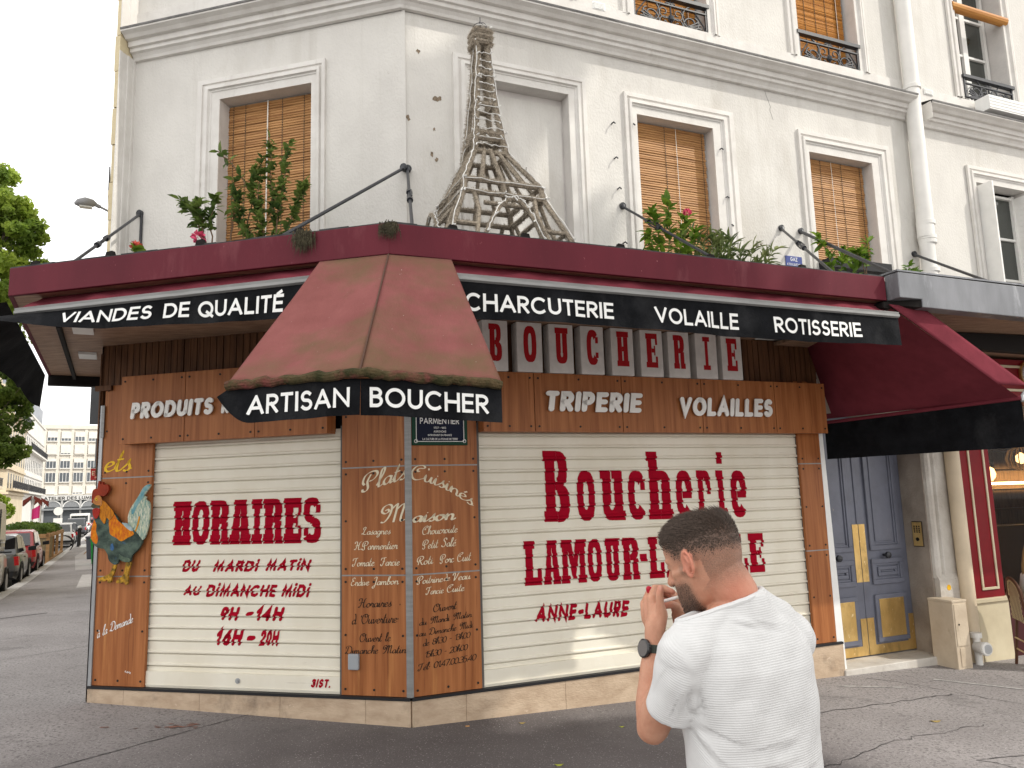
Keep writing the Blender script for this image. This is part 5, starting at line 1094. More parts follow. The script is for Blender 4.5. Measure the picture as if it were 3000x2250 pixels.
# ------------------------------------------------------------------ leaves and trees
def leaf_mat(name, c0, c1, sc=3., tr=.35):
    m = bpy.data.materials.new(name); m.use_nodes = True; t = m.node_tree; b = t.nodes['Principled BSDF']; b.inputs['Roughness'].default_value = .55; b.inputs['Specular IOR Level'].default_value = .3
    co = t.nodes.new('ShaderNodeTexCoord'); n = t.nodes.new('ShaderNodeTexNoise'); n.inputs['Scale'].default_value = sc; n.inputs['Detail'].default_value = 4; t.links.new(co.outputs['Object'], n.inputs['Vector'])
    r = t.nodes.new('ShaderNodeValToRGB'); r.color_ramp.elements[0].position = .35; r.color_ramp.elements[1].position = .65; r.color_ramp.elements[0].color = (*c0, 1); r.color_ramp.elements[1].color = (*c1, 1); t.links.new(n.outputs['Fac'], r.inputs['Fac'])
    t.links.new(r.outputs['Color'], b.inputs['Base Color']); tl = t.nodes.new('ShaderNodeBsdfTranslucent'); t.links.new(r.outputs['Color'], tl.inputs['Color']); mxs = t.nodes.new('ShaderNodeMixShader'); mxs.inputs['Fac'].default_value = tr
    t.links.new(b.outputs['BSDF'], mxs.inputs[1]); t.links.new(tl.outputs['BSDF'], mxs.inputs[2]); t.links.new(mxs.outputs['Shader'], t.nodes['Material Output'].inputs['Surface']); return m
bark = mat('plane_bark', (.20, .17, .13), .9, var2=(.10, .085, .065), vscale=6, bump=.5, bscale=20)
def mesh_np(name, V, F, m, parent=None):
    me = bpy.data.meshes.new(name); me.from_pydata(V.tolist(), [], F.tolist()); me.materials.append(m); o = bpy.data.objects.new(name, me); col.objects.link(o)
    if parent is not None: setpar(o, parent)
    return o
def leaves(name, cents, rads, count, size, m, parent, seed, shell=.45, droop=.3):
    g = np.random.default_rng(seed); cents = np.array(cents, float); rads = np.array(rads, float); k = g.integers(0, len(cents), count)
    d = g.normal(size=(count, 3)); d /= np.linalg.norm(d, axis=1)[:, None]; r = g.uniform(shell**3, 1.1, count)**(1/3)
    P = cents[k]+d*r[:, None]*rads[k]
    n = g.normal(size=(count, 3))+d*.6+np.array([0, 0, .5]); n /= np.linalg.norm(n, axis=1)[:, None]; a = np.cross(n, g.normal(size=(count, 3))); a /= np.linalg.norm(a, axis=1)[:, None]; b = np.cross(n, a)
    s = size*g.uniform(.6, 1.35, count)[:, None]
    V = np.stack([P-a*s*.5, P-b*s*.42+n*s*.08, P+a*s*.55, P+b*s*.42+n*s*.08], 1).reshape(-1, 3); F = np.arange(count*4).reshape(-1, 4); return mesh_np(name, V, F, m, parent)
def tree(name, base, label, trunk_h, blobs, count, size, m, seed, rt=.22, group=None):
    t = thing(name, label, 'tree', base, group); r5 = random.Random(seed); mb = MB(); b = Vector(base); top = b+Vector((0, 0, trunk_h)); mb.tube([b, b.lerp(top, .5)+Vector((.08, .05, 0)), top], [rt*1.25, rt, rt*.8], 10)
    for c, r in blobs:
        c = Vector(c); q = top.lerp(c, .5)+Vector((r5.uniform(-.4, .4), r5.uniform(-.4, .4), .3)); mb.tube([top-Vector((0, 0, .4)), q, c], [rt*.6, rt*.34, rt*.12], 7)
        for _ in range(4): e = c+Vector((r5.uniform(-1, 1)*r[0]*.8, r5.uniform(-1, 1)*r[1]*.8, r5.uniform(-.6, .9)*r[2])); mb.tube([c.lerp(q, .3), e], [rt*.16, rt*.04], 5)
    mb.build('trunk', bark, t, smooth=True)
    g = random.Random(seed+1); C_, R_ = [], []
    for c, r in blobs:
        n = 26
        for _ in range(n):
            d = Vector((g.gauss(0, 1), g.gauss(0, 1), g.gauss(0, 1))).normalized()*g.uniform(.45, 1.); C_.append((c[0]+d.x*r[0], c[1]+d.y*r[1], c[2]+d.z*r[2])); k = g.uniform(.16, .36); R_.append((r[0]*k, r[1]*k, r[2]*k*.8))
    leaves('crown', C_, R_, count, size, m, t, seed, .2); return t
lg = leaf_mat('plane_leaf', (.13, .21, .03), (.36, .46, .075), .55, .55); ld = leaf_mat('dark_leaf', (.07, .125, .026), (.21, .295, .055), .5, .5); ly = leaf_mat('lime_leaf', (.16, .25, .02), (.30, .40, .045), .8, .5)
bT = ST(-7.6, 52, 0); B3 = lambda dx, dy, z: (bT.x+tD.x*dx+sD.x*dy, bT.y+tD.y*dx+sD.y*dy, z)
tree('plane_tree', B3(-.6, 0, -.1), 'tall plane tree with light green crown at the left edge', 6., [(B3(-.4, 0, 16.5), (2.9, 2.6, 4.2)), (B3(.9, -1, 13.5), (2.6, 2.4, 2.8)), (B3(-.1, 1, 20.3), (2.2, 2, 2.8)), (B3(1.3, 0, 19.), (1.7, 1.8, 1.6)), (B3(2.2, 0, 15.2), (1.5, 1.5, 1.4)), (B3(1.6, 0, 17.6), (1.9, 1.8, 1.5)), (B3(-1, 0, 10.5), (2.6, 2.4, 2.6)), (B3(.2, 0, 12), (2.0, 1.8, 2.0))], 34000, .27, lg, 3)
bT = ST(-6.6, 56, 0); tree('plane_tree', B3(-1.0, 2, -.1), 'dark green tree crown hanging over the parked van at the left', 3.5, [(B3(-.6, 1, 7.6), (2.2, 2.0, 2.6)), (B3(.3, 2, 9.5), (1.5, 1.6, 1.5)), (B3(-.3, 0, 5.4), (1.8, 1.8, 1.6))], 14000, .26, ld, 5)
bT = ST(-8.4, 74, -.7); tree('lime_tree', B3(0, 0, -.7), 'small yellow green tree behind the parked cars', 1.6, [(B3(.0, 0, 2.5), (.8, .8, 1.0)), (B3(.5, 0, 1.8), (.6, .7, .7))], 3000, .16, ly, 6)
# street tree on the avenue behind the viewer's right, which shades the shop
tb_ = Vector((9.6, .6, -.3)); ab = lambda x, y, z: (tb_.x+x, tb_.y+y, z)
AVT = tree('avenue_tree', tb_, 'plane tree on the avenue pavement out of the picture to the right, shading the shop', 6.0, [(ab(-.2, -.4, 12.2), (2.4, 3.4, 3.6)), (ab(.4, 1.2, 14.6), (2.2, 2.2, 2.0)), (ab(-.5, -2.2, 10), (2.2, 2.4, 2.0)), (ab(0, 1.3, 10.2), (2.2, 1.8, 2.2)), (ab(-.2, -3.6, 12.2), (2.0, 1.8, 2.6)), (ab(.5, -1.0, 16.2), (2.0, 2.2, 1.6)), (ab(-.2, -2.4, 8.2), (2.0, 2.6, 1.5))], 22000, .34, lg, 9)
# ------------------------------------------------------------------ far street buildings
hs = [mat('limestone', (.62, .54, .40), .85, var2=(.54, .46, .33), vscale=.6), mat('white_stone', (.70, .685, .64), .85, var2=(.62, .60, .56), vscale=.6)]; wgl = glass_mat('far_glass', (.10, .115, .13), .1); zr = mat('zinc_roof', (.26, .28, .31), .5, var=.15, vscale=1); pot = mat('chimney_pot', (.34, .11, .06), .8); whs = mat('blind_white', (.72, .69, .63), .7, var=.06, vscale=1.5)
def FS(p, s, z): return ST(p, s, z)
def hauss(p, s0, s1, H_, m, label, chamfer=True):
    t = thing('apartment_building', label, 'building', FS(p, (s0+s1)/2, 0), 'apartment buildings along the side street'); mb = MB(FS)
    c = 2.2 if chamfer else 0; fp = [(p-11, s0), (p-c, s0), (p, s0+c), (p, s1), (p-11, s1)] if c else [(p-11, s0), (p, s0), (p, s1), (p-11, s1)]
    def loop(off, z0, z1, bm):
        n = len(fp); cx, cy = sum(q[0] for q in fp)/n, sum(q[1] for q in fp)/n; P = []
        for x, y in fp: l = math.hypot(x-cx, y-cy); P.append((x+(x-cx)/l*off, y+(y-cy)/l*off))
        a = [bm.V((x, y, z0)) for x, y in P]; b = [bm.V((x, y, z1)) for x, y in P]; bm.face(a[::-1]); bm.face(b)
        for k in range(n): bm.face([a[k], a[(k+1) % n], b[(k+1) % n], b[k]])
    loop(0, -1.6, H_, mb); mb.build('wall', m, t)
    mb = MB(FS)
    for z in (4.2, 7.3, 13.6, H_-.1): loop(.45, z-.3, z, mb)
    mb.build('string_course', m, t)
    mb = MB(FS); loop(-.3, H_, H_+.3, mb); loop(-1.1, H_+.3, H_+3.0, mb); mb.build('roof', zr, t)
    mb = MB(FS)
    for k in range(2):
        y = s0+3+(s1-s0-6)*k; mb.box(p-5, p-3.2, y-.4, y+.4, H_+1, H_+5)
        for j in range(4): mb.tube([(p-4.8+.45*j, y, H_+5), (p-4.8+.45*j, y, H_+5.7)], .13, 6)
    mb.build('chimney', pot, t)
    n = max(2, int((s1-s0-c)/2.6)); zf = [4.7, 7.9, 11.0, 14.1] if H_ > 17 else [4.7, 7.9, 11.]
    for z in zf:
        for k in range(n):
            y = s0+c+(s1-s0-c)*(k+.5)/n; w_ = MB(FS).box(p-.02, p+.03, y-.5, y+.5, z, z+1.9).build('window', wgl, t)
        if c:
            for k in range(3): x = p-c-2-3*k; MB(FS).box(x-.55, x+.55, s0-.03, s0+.02, z, z+1.9).build('window', wgl, t)
            q = MB(); cc = FS(p-c/2, s0+c/2, 0); tt = (tD+sD).normalized(); nn = (tD-sD).normalized(); q.hexa([cc+tt*x+nn*d+Vector((0, 0, zz)) for zz in (z, z+1.9) for x, d in ((-.55, -.1), (.55, -.1), (.55, .03), (-.55, .03))]); q.build('window', wgl, t)
    for z in (zf[0], zf[-1]):
        mb = MB(FS); n2 = int((s1-s0)/.35)
        mb.box(p, p+.75, s0+c, s1, z-.35, z-.1); 
        mb2 = MB(FS); mb2.box(p+.68, p+.74, s0+c, s1, z+.85, z+.92); mb2.box(p+.68, p+.73, s0+c, s1, z-.02, z+.03)
        for k in range(n2): y = s0+c+(s1-s0-c)*k/n2; mb2.box(p+.69, p+.72, y, y+.05, z, z+.88)
        if c: mb.box(p-c-7, p-c, s0-.7, s0, z-.35, z-.1); mb2.box(p-c-7, p-c, s0-.70, s0-.65, z+.85, z+.92); [mb2.box(p-c-7+.3*k, p-c-6.95+.3*k, s0-.7, s0-.66, z, z+.88) for k in range(24)]
        o = mb.build('balcony', m, t); mb2.build('railing', M['iron'], o)
    return t
hauss(-12.2, 112, 134, 17.6, hs[0], 'cream stone apartment building with chimney pots behind the left trees'); hauss(-12.2, 134.2, 165, 16.8, hs[1], 'white apartment building with dark balconies next to the far cream one', False)
hauss(-12.6, 70, 108, 18.5, hs[0], 'cream apartment building hidden behind the tree at the left edge', False)
AT = thing('workshop_building', 'long white five storey building closing the street with arches and large sign', 'building', FS(-4, 186, 0)); fa = mat('pale_concrete', (.72, .68, .60), .85, var2=(.64, .60, .52), vscale=.8)
MB(FS).box(-17, 12, 185.2, 197, -1.5, 19.4).build('wall', fa, AT); MB(FS).box(-17.2, 12.2, 184.9, 197, 18.55, 19.4).build('parapet', fa, AT)
for j, z in enumerate((15.95, 13.2, 10.3, 7.45, 4.95)):
    for i in range(6):
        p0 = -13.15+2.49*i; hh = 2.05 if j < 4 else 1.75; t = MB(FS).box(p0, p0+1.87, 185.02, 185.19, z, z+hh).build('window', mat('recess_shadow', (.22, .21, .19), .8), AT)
        sh_ = (.62, .93, .30, .05, .9)[j]+.1*math.sin(i*2.3+j*1.7)*(j != 3); sh_ = max(0, min(.96, sh_))
        MB(FS).box(p0+.03, p0+1.84, 184.97, 185.0, z+hh*(1-sh_), z+hh).build('roller_blind', whs, t)
        if sh_ < .9:
            MB(FS).box(p0+.05, p0+1.82, 184.99, 185.01, z+.05, z+hh*(1-sh_)).build('pane', wgl, t); mb = MB(FS)
            for q in (0, .6, 1.2, 1.79): mb.box(p0+.0+q, p0+.08+q, 184.95, 184.985, z, z+hh*(1-sh_))
            mb.box(p0, p0+1.87, 184.96, 184.98, z, z+.1); mb.build('frame', M['white'], t)
        MB(FS).box(p0-.1, p0+1.97, 184.9, 185.15, z-.12, z-.02).build('sill', fa, t)
for i in range(8): MB(FS).box(-13.85+2.49*i, -13.3+2.49*i, 185.0, 185.19, 4.9, 18.5).build('pier', fa, AT)
MB(FS).box(-14, 6, 184.2, 185.1, 3.75, 4.75).build('sign_board', mat('sign_offwhite', (.62, .62, .60), .7), AT)
L, _ = stroke_text('ATELIER DES LUMIERES', w=.20); L = fit(L, -13.1, -2.4, 3.85, 4.5); mb = MB(); flat_text(mb, L, lambda x, y, o: FS(x, 184.18-o*4, y)); mb.build('lettering', M['screw'], AT, recalc=False)
gr = mat('arch_grille', (.24, .25, .26), .6, var=.2, vscale=8)
MB(FS).box(-14, 6, 184.6, 185.15, -1.5, 3.74).build('ground_floor', mat('dark_entrance', (.10, .11, .12), .6), AT)
for i in range(5):
    c = -11.5+3.35*i; mb = MB(FS); mb.prism([(c+1.4*math.cos(rad(a)), 2.35+1.2*math.sin(rad(a))) for a in range(0, 181, 15)], 184.45, 184.58); mb.build('arch_window', gr, AT)
    mb = MB(FS)
    for a in range(0, 180, 15): mb.hexa([(c+r_*math.cos(rad(b_)), y_, 2.35+1.2*r_/1.4*math.sin(rad(b_))) for y_ in (184.35, 184.6) for r_, b_ in ((1.4, a), (1.58, a), (1.58, a+15), (1.4, a+15))])
    mb.build('arch', M['white'], AT); MB(FS).box(c-1.9, c-1.52, 184.3, 184.6, -1.5, 3.74).build('pier', mat('grey_stone', (.45, .45, .44), .8), AT)
MB(FS).box(-14, 6, 183.7, 184.6, 1.75, 2.1).build('canopy', gr, AT)
# building next door along the side street
SB = thing('stone_building', 'pale stone building further along the side street, seen edge on above the corner', 'building', FS(-.2, 26, 0))
MB(FS).box(-.16, 6, 20.2, 60, -1.2, 24).build('wall', mat('pale_stone', (.70, .62, .44), .85, var2=(.62, .54, .38), vscale=1.5), SB)
mb = MB(FS)
for k in range(24): mb.box(-.27, -.16, 20.2, 21.3 if k % 2 else 20.8, k*1.0-.2, k*1.0+.75)
mb.build('quoin', MATS['pale_stone'], SB); MB(FS).box(-.70, -.16, 30, 33, 12.9, 13.1).build('balcony', MATS['pale_stone'], SB); MB(FS).box(-.70, -.66, 30, 33, 13.1, 14).build('railing', M['iron'], SB)
LM = thing('wall_street_lamp', 'grey street lamp on a bent arm sticking out over the side street', 'street lamp', FS(-.16, 26, 10.7)); lmg = mat('lamp_grey', (.22, .22, .225), .4, metal=.3)
MB(FS).tube([(-.1, 26, 10.55), (-.5, 26, 10.86), (-.88, 26, 11.03)], .035, 8).build('arm', lmg, LM, smooth=True); MB(FS).tube([(-.80, 26, 10.99), (-.93, 26, 11.05)], .06, 8).build('joint', lmg, LM)
def headfn(mb, z_, s_): pass
mb = MB(FS); mb.tube([(-.90, 26, 11.06), (-1.0, 26, 11.08), (-1.2, 26, 11.08), (-1.4, 26, 11.04), (-1.5, 26, 11.0)], [.05, .12, .165, .12, .03], 12); mb.build('lamp_head', lmg, LM, smooth=True); MB(FS).box(-1.36, -1.02, 25.9, 26.1, 10.91, 10.95).build('lens', mat('lamp_lens', (.5, .5, .48), .3), LM)
RS = thing('restaurant_sign', 'red hanging sign with pale letters beside the rooster', 'sign', FS(-.4, 26, 2.7)); MB(FS).box(-.70, -.20, 25.98, 26.02, 2.56, 2.90).build('board', mat('sign_red', (.30, .02, .02), .5), RS)
L, _ = stroke_text('EUNO', w=.10); L = fit(L, -.66, -.24, 2.70, 2.82); mb = MB(); flat_text(mb, L, lambda x, y, o: FS(x, 25.975-o, y)); L, _ = stroke_text('RESTO', w=.12); L = fit(L, -.58, -.34, 2.61, 2.655); flat_text(mb, L, lambda x, y, o: FS(x, 25.975-o, y)); mb.build('lettering', M['cream'], RS, recalc=False); MB(FS).tube([(-.70, 26, 2.92), (-.1, 26, 2.92)], .012, 6).build('bracket', M['iron'], RS)
dk = mat('dark_red_canvas', (.10, .012, .012), .9); RA = thing('restaurant_awning', 'dark red awning with warm bulbs above the side street pavement', 'awning', FS(-.4, 28, 2.4)); MB(FS).hexa([(-.16, 26.5, 2.5), (-.62, 26.5, 2.15), (-.62, 33, 2.15), (-.16, 33, 2.5), (-.16, 26.5, 2.56), (-.62, 26.5, 2.25), (-.62, 33, 2.25), (-.16, 33, 2.56)]).build('canvas', dk, RA); MB(FS).box(-.63, -.61, 26.5, 33, 1.98, 2.2).build('valance', dk, RA)
for k in range(3): mb = MB(FS); mb.lathe([(.0, 1.86-.06*k), (.035, 1.9-.06*k), (.0, 1.95-.06*k)], 8, (-.5+.06*k, 26.4+.5*k), caps=False); mb.build('bulb', MATS['bulb_glow'], RA)
BS = MB(FS); BS.box(-.52, -.12, 17.0, 17.08, 3.35, 4.25); tag(BS.build('blade_sign', mat('sign_grey', (.06, .062, .065), .5)), 'dark grey blade sign on the side street wall above the red sign', 'sign'); BS = MB(FS); BS.box(-.42, -.12, 18.0, 18.06, 2.65, 3.15); tag(BS.build('blade_sign', mat('sign_midgrey', (.16, .165, .17), .5)), 'lighter grey lower blade sign on the side street wall', 'sign')
# ------------------------------------------------------------------ vehicles
def FG(p, s, z): v = ST(p, s, 0); return Vector((v.x, v.y, z+gz(v.x, v.y)-.085))
tyre = mat('tyre', (.018, .018, .019), .8); hub = mat('alloy', (.35, .35, .36), .35, metal=.8); cgl = glass_mat('car_glass', (.018, .022, .024), .05); tl_ = mat('tail_light', (.40, .01, .012), .25); pl_ = mat('plate_white', (.7, .7, .68), .5); trimb = mat('black_plastic', (.02, .02, .022), .6)
def wheel(T, x, y, r, w, t):
    o = MB(T).tube([(x-w/2, y, r), (x-w/2+.02, y, r), (x+w/2-.02, y, r), (x+w/2, y, r)], [r*.93, r, r, r*.93], 22).build('wheel', tyre, t); 
    mb = MB(T); xs = x+w/2*(1 if x > 0 else -1); mb.tube([(xs-.01, y, r), (xs+.012*(1 if x > 0 else -1), y, r)], r*.62, 16)
    mb.build('rim', hub, o)
def car(s0, paint, label, L_=4.1, W_=1.76, H_=1.5, kind='hatch', p=-3.28, name='parked_car', cat='car'):
    c = FG(p, s0, 0); g0 = -.045; t = thing(name, label, cat, c+Vector((0, 0, g0)), 'cars parked along the kerb'); T = lambda x, y, z: FG(p+x, s0+y, g0+z); hw = W_/2
    van = kind == 'van'; belt = .95 if not van else 1.15
    # lower body: stations along y (rear 0 -> front L)
    st = [(0, .42, belt-.08, .80), (.06, .30, belt, .90), (.35, .22, belt+.02, .98), (1.0, .20, belt, 1.), (L_*.62, .20, belt-.02, 1.), (L_*.72, .20, belt-.08, .99), (L_-.45, .22, belt-.22 if not van else belt-.1, .96), (L_-.08, .28, belt-.34 if not van else belt-.3, .86), (L_, .36, .60, .74)]
    mb = MB(T); rows = []
    for y, zl, zh, k in st:
        w_ = hw*k; rows.append([mb.V((x, y, z)) for x, z in ((-w_*.92, zl), (-w_, zl+.18), (-w_, (zl+zh)/2+.05), (-w_*.97, zh-.06), (-w_*.90, zh), (w_*.90, zh), (w_*.97, zh-.06), (w_, (zl+zh)/2+.05), (w_, zl+.18), (w_*.92, zl))])
    for A_, B_ in zip(rows, rows[1:]):
        for j in range(10): mb.face([A_[j], A_[(j+1) % 10], B_[(j+1) % 10], B_[j]])
    mb.face(rows[0][::-1]); mb.face(rows[-1]); bd = mb.build('body', paint, t, smooth=True, angle=50, bevel=.02)
    y0, y1, y2, y3 = (.03, .14, L_*.80, L_*.93) if van else (.10, .55, L_*.52, L_*.72)
    gh = MB(T); rows = []
    for y, k, zz in ((y0, .90, belt-.01), (y1, .80 if not van else .93, H_-.05), ((y1+y2)/2, .80 if not van else .93, H_), (y2, .80 if not van else .92, H_-.05), (y3, .86, belt-.06)): rows.append((y, k, zz))
    I = []
    for y, k, zz in rows:
        w_ = hw*k; wb = hw*.90; I.append([gh.V((x, y, z)) for x, z in ((-wb, min(belt-.02, zz)), (-w_, zz-.03 if zz > belt else zz), (-w_*.9, zz), (w_*.9, zz), (w_, zz-.03 if zz > belt else zz), (wb, min(belt-.02, zz)))])
    for A_, B_ in zip(I, I[1:]):
        for j in range(5): gh.face([A_[j], A_[j+1], B_[j+1], B_[j]])
    gh.face(I[0][::-1]); gh.build('roof', paint, t, smooth=True, angle=40, bevel=.015)
    def q(pts, nm, m, off): mb = MB(T); mb.poly(pts); return mb.build(nm, m, t, solid=.012)
    lerp = lambda a, b, f: a+(b-a)*f
    if not van:
        q([(x*hw*lerp(.90, .80, f)*.86, lerp(y0, y1, f)-.018, lerp(belt, H_-.05, f)+.012) for x, f in ((-1, .12), (1, .12), (1, .86), (-1, .86))], 'rear_window', cgl, 0)
        q([(x*hw*lerp(.86, .80, f)*.90, lerp(y3, y2, f)+.015, lerp(belt-.06, H_-.05, f)+.015) for x, f in ((-1, .10), (1, .10), (1, .9), (-1, .9))], 'windscreen', cgl, 0)
        for s in (-1, 1):
            for ya, yb, yc, yd in ((y1+.05, L_*.40, L_*.40, y1+.12), (L_*.42, y3-.25, y2-.02, L_*.42)):
                q([(s*hw*.905+s*.004, ya-.12*(ya < 1), belt+.02), (s*hw*.905+s*.004, yb, belt+.02), (s*hw*.815+s*.006, yc, H_-.10), (s*hw*.815+s*.006, yd, H_-.10)], 'side_window', cgl, 0)
    else:
        q([(x*hw*.8, y0-.0+.02*f*5-.03, lerp(belt+.15, H_-.25, f)) for x, f in ((-1, 0), (1, 0), (1, 1), (-1, 1))], 'rear_window', cgl, 0)
        for s in (-1, 1): q([(s*(hw*.935), L_*.62, belt+.10), (s*(hw*.90+.02), y3-.35, belt+.06), (s*hw*.93, y2-.02, H_-.22), (s*hw*.94, L_*.62, H_-.22)], 'side_window', cgl, 0)
    for s in (-1, 1):
        for y in (.78, L_-.82): wheel(T, s*(hw-.10), y, .32 if H_ < 2 else .34, .20, t); MB(T).tube([(s*(hw-.0), y+.40*math.cos(rad(a)), .30+.40*math.sin(rad(a))) for a in range(-10, 191, 20)], .028, 6).build('wheel_arch', trimb, t)
        mb = MB(T); zz = belt-.32 if not van else belt-.25
        mb.hexa([(s*hw*.62, -.005, zz), (s*hw*.985, .06, zz), (s*hw*.99, .2, zz+.02), (s*hw*.62, .1, zz), (s*hw*.66, .0, zz+.22), (s*hw*.95, .06, zz+.26), (s*hw*.985, .28, zz+.24), (s*hw*.66, .1, zz+.22)]); mb.build('tail_light', tl_, t)
        mb = MB(T); ym = L_*.66 if not van else L_*.74; mb.hexa([(s*(hw-.02), ym, belt+.0), (s*(hw+.20), ym-.02, belt+.01), (s*(hw+.20), ym+.09, belt+.01), (s*(hw-.02), ym+.1, belt), (s*(hw-.02), ym, belt+.13*(1+.8*van)), (s*(hw+.20), ym-.02, belt+.16*(1+.9*van)), (s*(hw+.19), ym+.09, belt+.14*(1+.9*van)), (s*(hw-.02), ym+.1, belt+.11)]); mb.build('mirror', trimb, t, bevel=.02)
        for y in (L_*.44,) if not van else (L_*.60,): MB(T).box(s*hw*.985-.01, s*hw*.985+.03, y-.2, y-.03, belt-.15, belt-.12).build('handle', paint, t)
    MB(T).box(-.26, .26, -.03, .01, .66 if not van else .75, .77 if not van else .86).build('number_plate', pl_, t); MB(T).hexa([(-hw*.84, -.02, .32), (hw*.84, -.02, .32), (hw*.9, .14, .32), (-hw*.9, .14, .32), (-hw*.86, -.03, .46), (hw*.86, -.03, .46), (hw*.97, .14, .46), (-hw*.97, .14, .46)]).build('bumper', trimb, t)
    return t
cp = lambda n, c, r=.3: mat(n, c, r, spec=.6, coat=.5)
car(19.0, cp('van_silver', (.40, .38, .36)), 'silver grey delivery van parked at the left edge of the picture', 5.3, 2.0, 2.35, 'van', -3.38, 'parked_van', 'van')
car(26.4, cp('car_charcoal', (.055, .057, .06)), 'dark grey hatchback parked just behind the silver van', 4.0, 1.78, 1.52)
car(31.8, cp('car_red', (.30, .012, .02)), 'red hatchback parked between the dark hatchback and the wooden planter', 4.1, 1.78, 1.56)
car(58.6, cp('car_white', (.70, .70, .70)), 'white crossover parked just past the wooden planter', 4.5, 1.84, 1.60)
car(65.5, cp('car_black', (.03, .032, .036)), 'black hatchback parked behind the white crossover', 4.0, 1.76, 1.56)
car(84, cp('car_navy', (.045, .05, .062)), 'dark people carrier with bright red tail lights in front of the white van', 4.3, 1.8, 1.75)
car(93, cp('van_white', (.74, .74, .73)), 'white van parked furthest along the kerb', 5.0, 1.92, 2.15, 'van', -3.3, 'parked_van', 'van')
for k, (s_, c_, lab) in enumerate(((101, 'car_white', 'white car beyond the far white van'), (107, 'car_charcoal', 'grey car second beyond the far white van'), (113, 'car_red', 'red car near the far end of the parked row'))): car(s_, MATS[c_], lab, 4.1, 1.76, 1.5)
car(70, MATS['car_charcoal'], 'grey estate car parked on the far side of the street under the trees', 4.3, 1.78, 1.55, p=-7.2); car(77, MATS['car_white'], 'white car parked on the far side of the street under the trees', 4.3, 1.78, 1.5, p=-7.2)
# terrace planter of planks and reed, parasols, flag
pk = mat('planter_planks', (.40, .235, .11), .7, var2=(.30, .165, .075), vscale=2, stretch=(1, 1, 8)); TP = thing('terrace_planter', 'wooden terrace planter with mesh sides between parked cars', 'planter', FG(-3, 34.5, 0)); g0 = -.045
for p_, s_ in ((-2.5, 38.6), (-2.5, 41.5), (-2.5, 44.5), (-2.5, 48.4), (-4.4, 38.6)): MB(FG).box(p_-.06, p_+.06, s_-.06, s_+.06, g0, 1.28).build('post', pk, TP)
MB(FG).box(-2.58, -2.43, 38.5, 48.5, 1.1, 1.24).build('top_rail', pk, TP); MB(FG).box(-4.45, -2.48, 38.5, 38.62, 1.08, 1.24).build('top_rail', pk, TP); MB(FG).box(-2.58, -2.43, 38.5, 48.5, g0, .16).build('base_board', pk, TP); MB(FG).box(-4.4, -2.48, 38.56, 38.6, .1, 1.08).build('reed_side', mat('reed_screen', (.30, .235, .14), .9, var2=(.17, .13, .08), vscale=3, stretch=(20, 20, 1)), TP); MB(FG).box(-2.52, -2.50, 38.7, 41.4, .1, 1.08).build('reed_side', MATS['reed_screen'], TP)
leaves('terrace_shrub', [FG(-2.9, 39+.9*k, 1.40) for k in range(10)]+[FG(-3.7, 39+1.1*k, 1.50) for k in range(7)], [(.40, .40, .26)]*17, 4200, .11, ld, None, 21, .1); tag(bpy.data.objects['terrace_shrub'], 'leafy shrubs growing along the top of the wooden terrace planter', 'shrub')
pr_ = mat('parasol_red', (.17, .035, .025), .8)
for i, (p_, s_, lab) in enumerate(((-3.72, 45.7, 'nearer white terrace parasol pole with red folded panels'), (-3.75, 50.5, 'farther terrace parasol pole with red folded panels'))):
    t = thing('terrace_parasol', lab, 'parasol', FG(p_, s_, 0), 'terrace parasols'); MB(FG).tube([(p_, s_, 0), (p_, s_, 2.65), (p_, s_, 2.95)], [.07, .07, .14], 8).build('pole', M['white'], t)
    for sg in (-1, 1): MB(FG).hexa([(p_+.06*sg, s_-.3, 2.88), (p_+.40*sg, s_-.3, 2.52), (p_+.40*sg, s_+.3, 2.52), (p_+.06*sg, s_+.3, 2.88), (p_+.06*sg, s_-.3, 3.02), (p_+.40*sg, s_-.3, 2.80), (p_+.40*sg, s_+.3, 2.80), (p_+.06*sg, s_+.3, 3.02)]).build('panel', pr_, t)
fl = MB(FG).grid(lambda a, b: (-3.72+.34*a, 45.6+.05*math.sin(a*6), 2.35-.15*a*b-.5*b+.22*a), 6, 4); tag(fl.build('flag', mat('pink_flag', (.70, .05, .22), .7), solid=.004), 'pink flag hanging from the white terrace pole', 'flag')
for k, (p_, s_, lab) in enumerate(((-1.98, 55.4, 'nearer dark iron bollard on the kerb'), (-1.98, 57.6, 'farther dark iron bollard on the kerb'))):
    mb = MB(FG); mb.lathe([(.08, 0), (.08, .1), (.07, .12), (.068, 1.2), (.075, 1.22)], 12, (p_, s_)); o = mb.build('bollard', trimb, smooth=True); tag(o, lab, 'bollard', 'bollards'); mb = MB(FG); mb.lathe([(.06, 1.22), (.08, 1.27), (.06, 1.34), (.01, 1.37)], 12, (p_, s_)); mb.build('bollard_cap', M['white'], o)
BK = thing('bicycle_rack', 'curved black bicycle rack hoops beside the planter', 'bicycle rack', FG(-2.6, 51, 0))
for k in range(4): s_ = 50+.4*k; MB(FG).tube([(-2.55+.5*math.cos(rad(a)), s_, .42+.48*math.sin(rad(a))) for a in range(0, 361, 20)], .02, 6).build('hoop', trimb, BK)
def bin_(p_, s_, m, lab):
    t = thing('wheelie_bin', lab, 'bin', FG(p_, s_, .08)); MB(FG).hexa([(p_-.22, s_-.22, .1), (p_+.2, s_-.22, .1), (p_+.2, s_+.22, .1), (p_-.22, s_+.22, .1), (p_-.28, s_-.28, .98), (p_+.26, s_-.28, .98), (p_+.26, s_+.28, .98), (p_-.28, s_+.28, .98)]).build('bin_body', m, t, bevel=.02); MB(FG).box(p_-.31, p_+.28, s_-.31, s_+.31, .98, 1.06).build('lid', m, t, bevel=.02)
